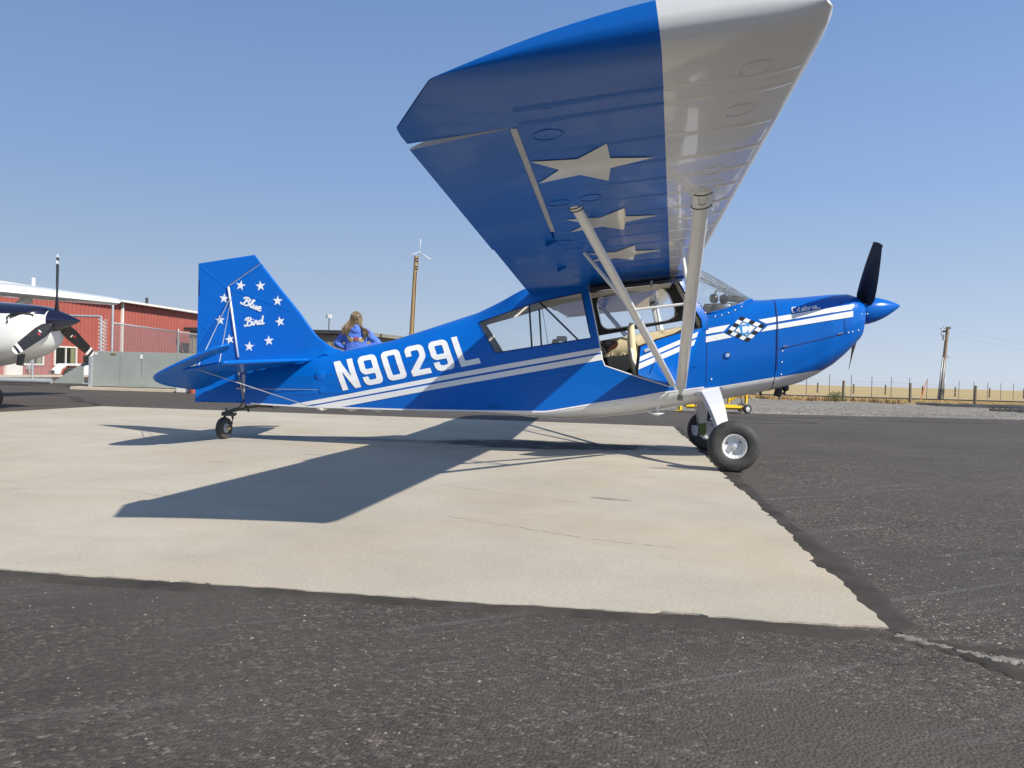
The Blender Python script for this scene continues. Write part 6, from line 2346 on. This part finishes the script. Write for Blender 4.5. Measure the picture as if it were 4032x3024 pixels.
ap = empty('antenna_pole', (-12.65, 39.9, 0), 'tall brown wooden pole carrying a white tripod antenna', 'pole')
mb = MB()
mb.tube([(-12.68, 39.9, -.1), (-12.55, 39.92, 3.5), (-12.42, 39.96, 7.70)], [.17, .155, .135], 16)
mb.build('timber', 'pole_wood', ap, smooth=40)
mb = MB()
mb.tube([(-12.27, 39.84, 6.85), (-12.20, 39.84, 7.95)], .028, 8).tube([(-12.40, 39.80, 3.0), (-12.30, 39.80, 6.8)], .03, 8)
for z in (6.95, 7.1, 7.45, 7.6):
    mb.box((-12.30, 39.82, z), (.18, .10, .05))
mb.build('bracket', 'galvanised', ap)
for tip, r_ in (((-12.13, 39.84, 8.72), .016), ((-13.02, 39.6, 7.66), .016), ((-11.42, 39.5, 7.44), .030)):
    mb = MB()
    mb.tube([(-12.21, 39.84, 7.92), tip], r_, 8)
    mb.build('antenna_rod', 'sign_white', ap, smooth=True)
mb = MB()
mb.lathe([(-.06, .001), (-.05, .05), (.04, .06), (.07, .001)], (-12.21, 39.84, 7.92), (0, 0, 1), 12)
mb.build('antenna_hub', 'sign_white', ap, smooth=True)

bs = empty('board_stack', (-7.6, 22.2, 0), 'stack of pale timber boards on trestles beyond the fuselage', 'boards')
for k in range(5):
    mb = MB()
    mb.box((-7.72 + .06 * (k % 2), 22.2, 1.17 + .075 * k), (1.5 - .12 * k, .9, .055), Matrix.Rotation(R(4 - 2 * k), 3, 'Z'))
    mb.build('board', 'board', bs)
for dx in (-.5, .5):
    mb = MB()
    mb.box((-7.7 + dx, 22.2, .57), (.10, .8, 1.14))
    mb.build('trestle', 'grey_wood', bs)

# ------------------------------------------------------------------ right hand side
lab_posts = ['thick weathered wooden post behind the exhaust stack', 'thick weathered wooden post with a green bush at its foot', 'thick weathered wooden post midway between bush and utility pole', 'thick weathered wooden post right of the utility pole']
for k, (x, y, top) in enumerate(((8.15, 34.6, .86), (11.63, 36.02, .83), (15.08, 36.48, .80), (18.44, 36.93, .76))):
    zb = fall(x, y)
    mb = MB()
    mb.tube([(0, 0, -.15), (.01, 0, .5), (.0, .01, top - zb + .0), (.0, .01, top - zb + .012)], [.072, .070, .068, .060], 14)
    o = mb.build('fence_post', 'grey_wood', None, smooth=40)
    o.location = (x, y, zb)
    o.rotation_euler = (R(rnd.uniform(-1, 1)), R(rnd.uniform(-1, 1)), rnd.random() * 6)
    tag(o, lab_posts[k], 'post', 'wooden posts along the gravel')

wf_ = empty('wire_fence', (20, 66, fall(20, 66)), 'tall wire fence on steel posts receding across the field', 'fence')
pts = []
for px_ in range(40):
    t_ = px_
    x = 10.8 + 2.42 * t_ + .008 * t_ * t_
    y = 58.0 + 2.32 * t_ + .02 * t_ * t_
    pts.append((x, y, fall(x, y)))
for x, y, z in pts:
    mb = MB()
    hgt = 1.95 + rnd.uniform(-.04, .04)
    mb.box((x, y, z + hgt / 2 - .1), (.048, .04, hgt + .2))
    mb.build('steel_post', 't_post', wf_)
for h in (.12, .7, 1.2, 1.45):
    mb = MB()
    mb.tube([(x, y, z + h) for x, y, z in pts], .010 if h < 1.4 else .016, 4)
    mb.build('wire', 'galvanised', wf_, fix=False)
g_ = empty('field_gate', (74, 118, fall(74, 118)), 'far tubular steel gate at the end of the wire fence', 'gate')
gx0, gy0 = 64.0, 118.0
for nm, a, b, r_ in (('gate_post', (gx0, gy0, -.2), (gx0, gy0, 2.0), .09), ('gate_post', (gx0 + 9, gy0 + 1, -.2), (gx0 + 9, gy0 + 1, 2.0), .09), ('gate_rail', (gx0, gy0, 1.9), (gx0 + 9, gy0 + 1, 1.9), .06), ('gate_rail', (gx0, gy0, .35), (gx0 + 9, gy0 + 1, .35), .05), ('gate_rail', (gx0 - 2.4, gy0 - 1, 1.9), (gx0, gy0, 1.9), .05)):
    z = fall(gx0, gy0)
    mb = MB()
    mb.tube([(a[0], a[1], a[2] + z), (b[0], b[1], b[2] + z)], r_, 8)
    mb.build(nm, 't_post' if nm == 'gate_rail' else 'galvanised', g_, smooth=40)
# far dark posts: one object each
for k in range(20):
    x = 31 + 7.3 * k + rnd.uniform(-.6, .6)
    y = 150 + .55 * x * .2 + k * 1.5
    mb = MB()
    mb.tube([(0, 0, -.2), (0, 0, 1.95)], [.17, .15], 8)
    o = mb.build('far_post', 'grey_wood', None, smooth=40)
    o.location = (x, y, fall(x, y))
    tag(o, 'small dark wooden post far out on the dry field', 'post', 'posts far out on the field')

up = empty('utility_pole', (29.3, 70.6, fall(29.3, 70.6)), 'leaning wooden utility pole with transformer and riser conduits', 'utility pole')
zb = fall(29.3, 70.6)
B0, B1 = Vector((29.25, 70.65, zb - .1)), Vector((29.78, 70.78, 6.10))
mb = MB()
mb.tube([B0, B0.lerp(B1, .5), B1], [.19, .17, .14], 14)
mb.build('timber', 'pole_brown', up, smooth=40)
for dx, top, r_ in ((-.24, .58, .07), (-.02, .56, .05), (.22, .35, .04)):
    mb = MB()
    a = B0 + Vector((dx, -.20, .05))
    mb.tube([a, a.lerp(B1 + Vector((dx * .8, -.18, 0)), top)], r_, 8)
    mb.build('riser_conduit', 'galvanised', up, smooth=True)
mb = MB()
c = B0.lerp(B1, .86) + Vector((-.30, -.1, 0))
mb.lathe([(-.30, .001), (-.30, .11), (.20, .11), (.22, .08), (.22, .001)], c, (0, 0, 1), 14)
mb.build('cutout_box', 'galvanised', up, smooth=40)
mb = MB()
for c, r_ in ((B0.lerp(B1, .935) + Vector((-.38, -.1, 0)), .10), (B0.lerp(B1, .935) + Vector((-.24, -.1, .03)), .09), (B1 + Vector((-.45, -.1, -.08)), .10), (B1 + Vector((.14, -.1, -.10)), .09)):
    mb.lathe([(-.09, .02), (-.06, r_), (-.02, r_ * .6), (.02, r_), (.06, r_ * .6), (.10, .02)], c, (.2, 0, 1), 10)
mb.build('insulator', 'charcoal_trim', up, smooth=40)
mb = MB()
mb.lathe([(-.05, .001), (-.04, .16), (.06, .12), (.10, .001)], B1 + Vector((-.55, -.1, -.16)), (-.4, 0, 1), 14)
mb.build('lamp_head', 'sign_white', up, smooth=True)
mb = MB()
mb.tube([B1 + Vector((-.5, -.1, -.12)), B1 + Vector((0, 0, -.26))], .022, 6).tube(curve([tuple(B1 + Vector((-.55, -.1, -.35))), tuple(B1 + Vector((-.6, -.1, -.7))), tuple(B1 + Vector((-.42, -.1, -.98)))], 6), .022, 6).tube([B0.lerp(B1, .60) + Vector((.15, -.1, .1)), B0.lerp(B1, .60) + Vector((.34, -.1, -.12))], .025, 6)
mb.build('service_cable', 'dark_steel', up, smooth=True)
mb = MB()
mb.box(B0.lerp(B1, .145) + Vector((.02, -.28, 0)), (.34, .16, .16)).box(B0.lerp(B1, .115) + Vector((.02, -.25, 0)), (.44, .1, .1))
mb.build('meter_box', 'dark_steel', up, bevel=.02)
for k, (h0, dx) in enumerate(((6.0, 0), (5.5, 0))):
    mb = MB()
    a = Vector((29.75, 70.8, h0))
    b = Vector((75, 95, 4.8 - k * .8))
    mb.tube([a.lerp(b, q_ / 14) + Vector((0, 0, -1.4 * 4 * (q_ / 14) * (1 - q_ / 14))) for q_ in range(15)], .0035, 4)
    mb.build('overhead_wire', 'dark_steel', up, fix=False)
mb = MB()
mb.tube([(26.6, 67.8, fall(26.6, 67.8) - .05), (27.1, 68.0, 1.05)], .035, 6)
tag(mb.build('marker_stake', 'orange_paint', None, smooth=40), 'leaning orange marker stake left of the utility pole', 'stake')

# bush at the foot of a post
bush = empty('bush', (11.05, 35.2, fall(11, 35.2)), 'small grey green bush at the foot of a wooden post', 'bush')
g = np.random.default_rng(21)
V, F = [], []
for _ in range(900):
    a, el = g.random() * 6.283, g.random() * 1.35
    r_ = .45 * g.random() ** .4
    c = Vector((11.05 + r_ * math.cos(a) * math.cos(el) * 1.2, 35.2 + r_ * math.sin(a) * math.cos(el), fall(11, 35.2) + .02 + r_ * math.sin(el) * 1.15))
    d1 = Vector(g.normal(0, 1, 3)).normalized() * .035
    d2 = Vector(g.normal(0, 1, 3)).normalized() * .016
    b_ = len(V)
    V += [c - d1, c + d2, c + d1, c - d2]
    F.append((b_, b_ + 1, b_ + 2, b_ + 3))
mb = MB()
mb.add(V, F)
mb.build('foliage', 'sage', bush, fix=False)
mb = MB()
for k in range(9):
    a = k * .7
    mb.tube([(11.05, 35.2, fall(11, 35.2) - .05), (11.05 + .2 * math.cos(a), 35.2 + .2 * math.sin(a), fall(11, 35.2) + .3)], [.012, .005], 5)
mb.build('stem', 'weed', bush)

# ------------------------------------------------------------------ yellow tubular cart
cart = empty('yellow_cart', (2.1, 11.0, 0), 'yellow tubular steel cart on small wheels behind the landing gear', 'cart')
def bar(a, b, s_=.05, nm='frame_tube'):
    mb = MB()
    a, b = Vector(a), Vector(b)
    t = (b - a)
    mb.tube([a, b], s_ * .7, 4, up=(0.001, 1, 0))
    return mb.build(nm, 'yellow_paint', cart)
bar((1.55, 10.75, .12), (2.86, 10.75, .12), .06)
bar((1.55, 11.55, .12), (2.86, 11.55, .12), .06)
bar((2.80, 10.75, .12), (2.80, 11.55, .12), .06)
bar((2.86, 10.75, .22), (2.86, 10.75, .62))
bar((2.48, 10.75, .22), (2.48, 10.75, .60))
bar((2.52, 10.75, .28), (2.86, 10.75, .56), .045)
bar((2.10, 10.75, .20), (2.22, 10.75, .62), .08)
bar((1.98, 10.75, .20), (2.02, 10.75, .62), .05)
bar((1.50, 10.75, .60), (2.88, 10.75, .60))
bar((1.50, 11.55, .60), (2.88, 11.55, .60))
bar((1.05, 11.0, .36), (1.85, 11.0, .40), .045)
bar((1.42, 10.9, -.0), (1.42, 10.9, .36), .07)
mb = MB()
mb.box((1.40, 10.9, .012), (.16, .10, .025))
mb.build('foot_plate', 'yellow_paint', cart, bevel=.004)
for x, y in ((2.89, 10.70), (2.89, 11.62)):
    mb = MB()
    axc = Vector((.55, -.83, 0))
    mb.lathe(curve([(-.025, .055), (-.038, .075), (-.028, .102), (0, .106), (.028, .102), (.038, .075), (.025, .055)], 3), (x, y, .101), axc, 28)
    cw = mb.build('wheel', 'rubber', cart, smooth=40)
    mb = MB()
    mb.lathe([(-.025, .001), (-.025, .056), (.025, .056), (.028, .02), (.034, .001)], (x, y, .101), axc, 20)
    mb.build('rim', 'aluminium', cw, smooth=40)

# ------------------------------------------------------------------ woman in a blue hoodie behind the fuselage
mat('hoodie_blue', (0.08, 0.175, 0.62), 0.9, var=(14, 0.16), bump=(22, 0.7, 0.03))
mat('denim', (0.03, 0.045, 0.085), 0.9, var=(12, 0.2))
mat('skin', (0.55, 0.31, 0.23), 0.55, var=(20, 0.08))
mat('hair_blond', (0.22, 0.155, 0.090), 0.5, var=(30, 0.4))
mat('hair_brown', (0.115, 0.075, 0.045), 0.5, var=(30, 0.4))
mat('hair_pale', (0.34, 0.27, 0.18), 0.5, var=(30, 0.3))
mat('emblem_gold', (0.33, 0.25, 0.09), 0.7, var=(60, 0.3))
mat('emblem_red', (0.30, 0.075, 0.08), 0.7, var=(60, 0.3))
mat('emblem_white', (0.48, 0.50, 0.58), 0.7)
per = empty('person', (-4.95, 6.9, -.006), 'woman in a blue hoodie with long blond hair, hands on hips', 'person', rz=YAW)
def limb(mb, pts, rs, n=14, flat=1.0):
    mb.tube(pts, rs, n, flat=flat)
    for p, r_ in zip(pts, rs):
        mb.lathe([(-r_, .001), (-r_ * .7, r_ * .7), (0, r_), (r_ * .7, r_ * .7), (r_, .001)], p, (0, 0, 1), 12)
def remeshed(mb, name, material, parent, vox, smooth_it=6, disp=0.0):
    o = mb.build(name, material, parent, smooth=True, local=True)
    md = o.modifiers.new('blend', 'REMESH')
    md.mode = 'VOXEL'
    md.voxel_size = vox
    md.use_smooth_shade = True
    if smooth_it:
        ms = o.modifiers.new('soft', 'SMOOTH')
        ms.iterations = smooth_it
        ms.factor = .5
    if disp:
        tx = bpy.data.textures.new('folds', 'CLOUDS')
        tx.noise_scale = .11
        dm = o.modifiers.new('folds', 'DISPLACE')
        dm.texture = tx
        dm.strength = disp
        dm.mid_level = .5
    return o
# body (one continuous figure): local x right in the picture, y away, z up
S_ = 1.0
mb = MB()
head_c = Vector((-.01, .0, 1.725))
mb.lathe([(-.125, .001), (-.115, .045), (-.08, .072), (-.03, .085), (.03, .088), (.08, .074), (.11, .045), (.122, .001)], head_c, (0.05, 0, 1), 20)
mb.lathe([(-.02, .001), (0, .012), (.02, .001)], head_c + Vector((-.098, .02, -.02)), (-1, .1, 0), 8)
limb(mb, [Vector((0, .0, 1.50)), Vector((0, 0, 1.64))], [.058, .052])
limb(mb, [Vector((0, .0, 1.05)), Vector((0, 0, 1.25)), Vector((0, 0, 1.45))], [.15, .13, .14])
limb(mb, [Vector((-.10, 0, 1.0)), Vector((.10, 0, 1.0))], [.13, .13])
hands = []
for sg, el, hp, sh in ((-1, Vector((-.375, .03, 1.235)), Vector((-.205, -.02, 1.165)), Vector((-.20, 0, 1.475))), (1, Vector((.42, .04, 1.26)), Vector((.165, -.03, 1.15)), Vector((.20, 0, 1.48)))):
    limb(mb, [sh, sh.lerp(el, .5), el], [.055, .048, .04])
    limb(mb, [el, el.lerp(hp, .5), hp], [.04, .036, .028])
    # hand on the hip: palm and five fingers wrapped forward
    out = (hp - el).normalized()
    mb.box(hp + out * .045, (.075, .05, .075))
    for f in range(4):
        b0 = hp + out * .075 + Vector((0, -.02 + .0 * f, .032 - .021 * f))
        mb.tube([b0, b0 + Vector((-sg * .03, .03, -.006)), b0 + Vector((-sg * .045, .07, -.012))], [.0105, .010, .008], 8)
    mb.tube([hp + out * .02 + Vector((0, -.03, .02)), hp + out * .05 + Vector((0, -.055, .035)), hp + out * .075 + Vector((0, -.05, .045))], [.013, .012, .009], 8)
for sg in (-1, 1):
    limb(mb, [Vector((sg * .10, 0, 1.0)), Vector((sg * .115, .01, .55)), Vector((sg * .12, -.01, .10))], [.105, .068, .045])
    limb(mb, [Vector((sg * .12, -.03, .05)), Vector((sg * .14, .13, .04))], [.045, .038])
remeshed(mb, 'body', 'skin', per, .010, 3)
mb = MB()
for sg in (-1, 1):
    limb(mb, [Vector((sg * .095, 0, 1.0)), Vector((sg * .115, .01, .55)), Vector((sg * .12, -.01, .09))], [.125, .085, .075])
limb(mb, [Vector((-.09, 0, 1.02)), Vector((.09, 0, 1.02))], [.145, .145])
remeshed(mb, 'jeans', 'denim', per, .014, 5)
mb = MB()
for sg in (-1, 1):
    limb(mb, [Vector((sg * .12, -.05, .045)), Vector((sg * .13, .04, .05)), Vector((sg * .14, .15, .035))], [.05, .05, .042])
remeshed(mb, 'shoes', 'charcoal_trim', per, .010, 3)
# hoodie: torso rings, sleeves, hood
mb = MB()
rows = []
for z, w, d_, yo in ((.96, .225, .155, 0), (1.00, .235, .165, 0), (1.08, .225, .155, 0), (1.16, .205, .145, 0), (1.26, .205, .145, -.005), (1.36, .215, .15, -.01), (1.44, .215, .145, -.01), (1.50, .185, .125, -.01), (1.545, .12, .10, -.005), (1.58, .085, .085, 0)):
    rows.append([(w * math.copysign(abs(math.cos(a)) ** .85, math.cos(a)), yo + d_ * math.copysign(abs(math.sin(a)) ** .9, math.sin(a)), z) for a in [2 * math.pi * k / 28 for k in range(28)]])
mb.grid(rows, close=True)
mb.add(rows[0], [tuple(range(28))])
mb.add(rows[-1], [tuple(range(28))])
for el, hp, sh in ((Vector((-.375, .03, 1.235)), Vector((-.205, -.02, 1.165)), Vector((-.185, 0, 1.46))), (Vector((.42, .04, 1.26)), Vector((.165, -.03, 1.15)), Vector((.185, 0, 1.465)))):
    limb(mb, [sh, sh.lerp(el, .35), sh.lerp(el, .7), el], [.085, .082, .075, .068])
    limb(mb, [el, el.lerp(hp, .4), el.lerp(hp, .85)], [.068, .062, .046])
    t = (hp - el).normalized()
    for k in range(5):      # gathered folds on the forearm
        c = el.lerp(hp, .02 + .19 * k)
        mb.tube([c + Vector((0, -.063 + .006 * k, -.03)), c + Vector((.006, -.075 + .008 * k, .0)), c + Vector((0, -.063 + .006 * k, .035))], [.010, .014, .010], 8)
# hood lying on the shoulders
hood = []
for k in range(13):
    a = math.pi * (k / 12)
    hood.append(Vector((.02 + .095 * math.cos(a) * -1, -.055 - .075 * math.sin(a), 1.575 - .10 * math.sin(a))))
mb.tube(hood, [.030 + .022 * math.sin(math.pi * k / 12) for k in range(13)], 12)
limb(mb, [Vector((.02, -.07, 1.56)), Vector((.025, -.105, 1.525)), Vector((.025, -.12, 1.485))], [.062, .072, .060])
hoodie = remeshed(mb, 'hoodie', 'hoodie_blue', per, .011, 8, .010)
# hair: strands falling from the crown
strand_rng = random.Random(5)
for m_, n_s in (('hair_blond', 330), ('hair_brown', 240), ('hair_pale', 140)):
    mb = MB()
    for i in range(n_s):
        a = strand_rng.uniform(-math.pi * .95, .25)     # back of the head and both sides
        a = strand_rng.uniform(R(165), R(385))
        top = head_c + Vector((.02 * math.cos(a), .02 * math.sin(a), .128 + strand_rng.uniform(-.006, .012)))
        rr = .092 + strand_rng.uniform(0, .02)
        p1 = head_c + Vector((rr * .85 * math.cos(a), rr * .85 * math.sin(a), .075))
        p2 = head_c + Vector((rr * 1.06 * math.cos(a), rr * 1.05 * math.sin(a), -.02))
        side_ = math.cos(a)
        left = side_ < .62
        drop = strand_rng.uniform(.10, .24)
        if left:
            p3 = head_c + Vector((rr * math.cos(a) - .035 - strand_rng.uniform(0, .045), -.07 - strand_rng.uniform(0, .04), -.12))
            p4 = p3 + Vector((-.025 - strand_rng.uniform(-.03, .05), -.030, -drop * .60))
            p5 = p4 + Vector((strand_rng.uniform(-.05, .05), -.012, -drop * .35))
        else:
            p3 = head_c + Vector((rr * math.cos(a) + .02, -.07 - strand_rng.uniform(0, .05), -.14))
            p4 = p3 + Vector((.07 + strand_rng.uniform(-.02, .04), -.05, -drop * .55))
            p5 = p4 + Vector((.05 + strand_rng.uniform(-.03, .05), -.0, -drop * .42))
        w = strand_rng.uniform(.0022, .0045)
        mb.tube(curve([tuple(p) for p in (top, p1, p2, p3, p4, p5)], 4), [w] * 17 + [w * .8, w * .6, w * .4, w * .15][:4], 4, flat=.6)
    o = mb.build('hair', m_, per, smooth=True, local=True, fix=False)
    o['kind'] = 'stuff'
mb = MB()
mb.lathe([(-.09, .06), (-.04, .092), (.02, .098), (.07, .085), (.108, .055), (.128, .001)], head_c + Vector((.012, -.012, 0)), (0.05, 0, 1), 20)
mb.build('hair', 'hair_brown', per, smooth=True, local=True)
mb = MB()
mb.box(head_c + Vector((-.100, .035, .018)), (.022, .05, .034)).box(head_c + Vector((-.088, -.02, .028)), (.012, .09, .012))
mb.build('sunglasses', 'black', per, local=True, bevel=.004)
# printed winged emblem on the back, projected onto the cloth
dg = bpy.context.evaluated_depsgraph_get()
ev = hoodie.evaluated_get(dg)
em = ev.to_mesh()
bv = BVHTree.FromPolygons([v.co.copy() for v in em.vertices], [tuple(p.vertices) for p in em.polygons])
ev.to_mesh_clear()
def on_back(x, z, lift=.004):
    h = bv.ray_cast(Vector((x, -1.0, z)), Vector((0, 1, 0)))
    y = h[0].y if h[0] is not None else -.15
    return Vector((x, y - lift - .002, z))
ez = 1.345
for sg in (-1, 1):
    lp = [(.03 + sg * u, ez + v) for u, v in ((.04, -.005), (.05, -.055), (.085, -.075), (.12, -.062), (.16, -.02), (.178, .035), (.17, .055), (.14, .025), (.10, .005))]
    decal('emblem_wing', [lp], on_back, 'emblem_gold', hoodie, .02, lift=.004, local=True)
    lp = [(.03 + sg * u, ez + v) for u, v in ((.035, .0), (.045, -.025), (.08, -.02), (.105, .010), (.09, .018))]
    decal('emblem_band', [lp], on_back, 'emblem_white', hoodie, .02, lift=.0065, local=True)
decal('emblem_shield', [[(.03 + u, ez + v) for u, v in ((-.052, .008), (-.02, .020), (.02, .020), (.052, .008), (.050, -.030), (.02, -.05), (-.02, -.05), (-.050, -.030))]], on_back, 'emblem_red', hoodie, .02, lift=.009, local=True)
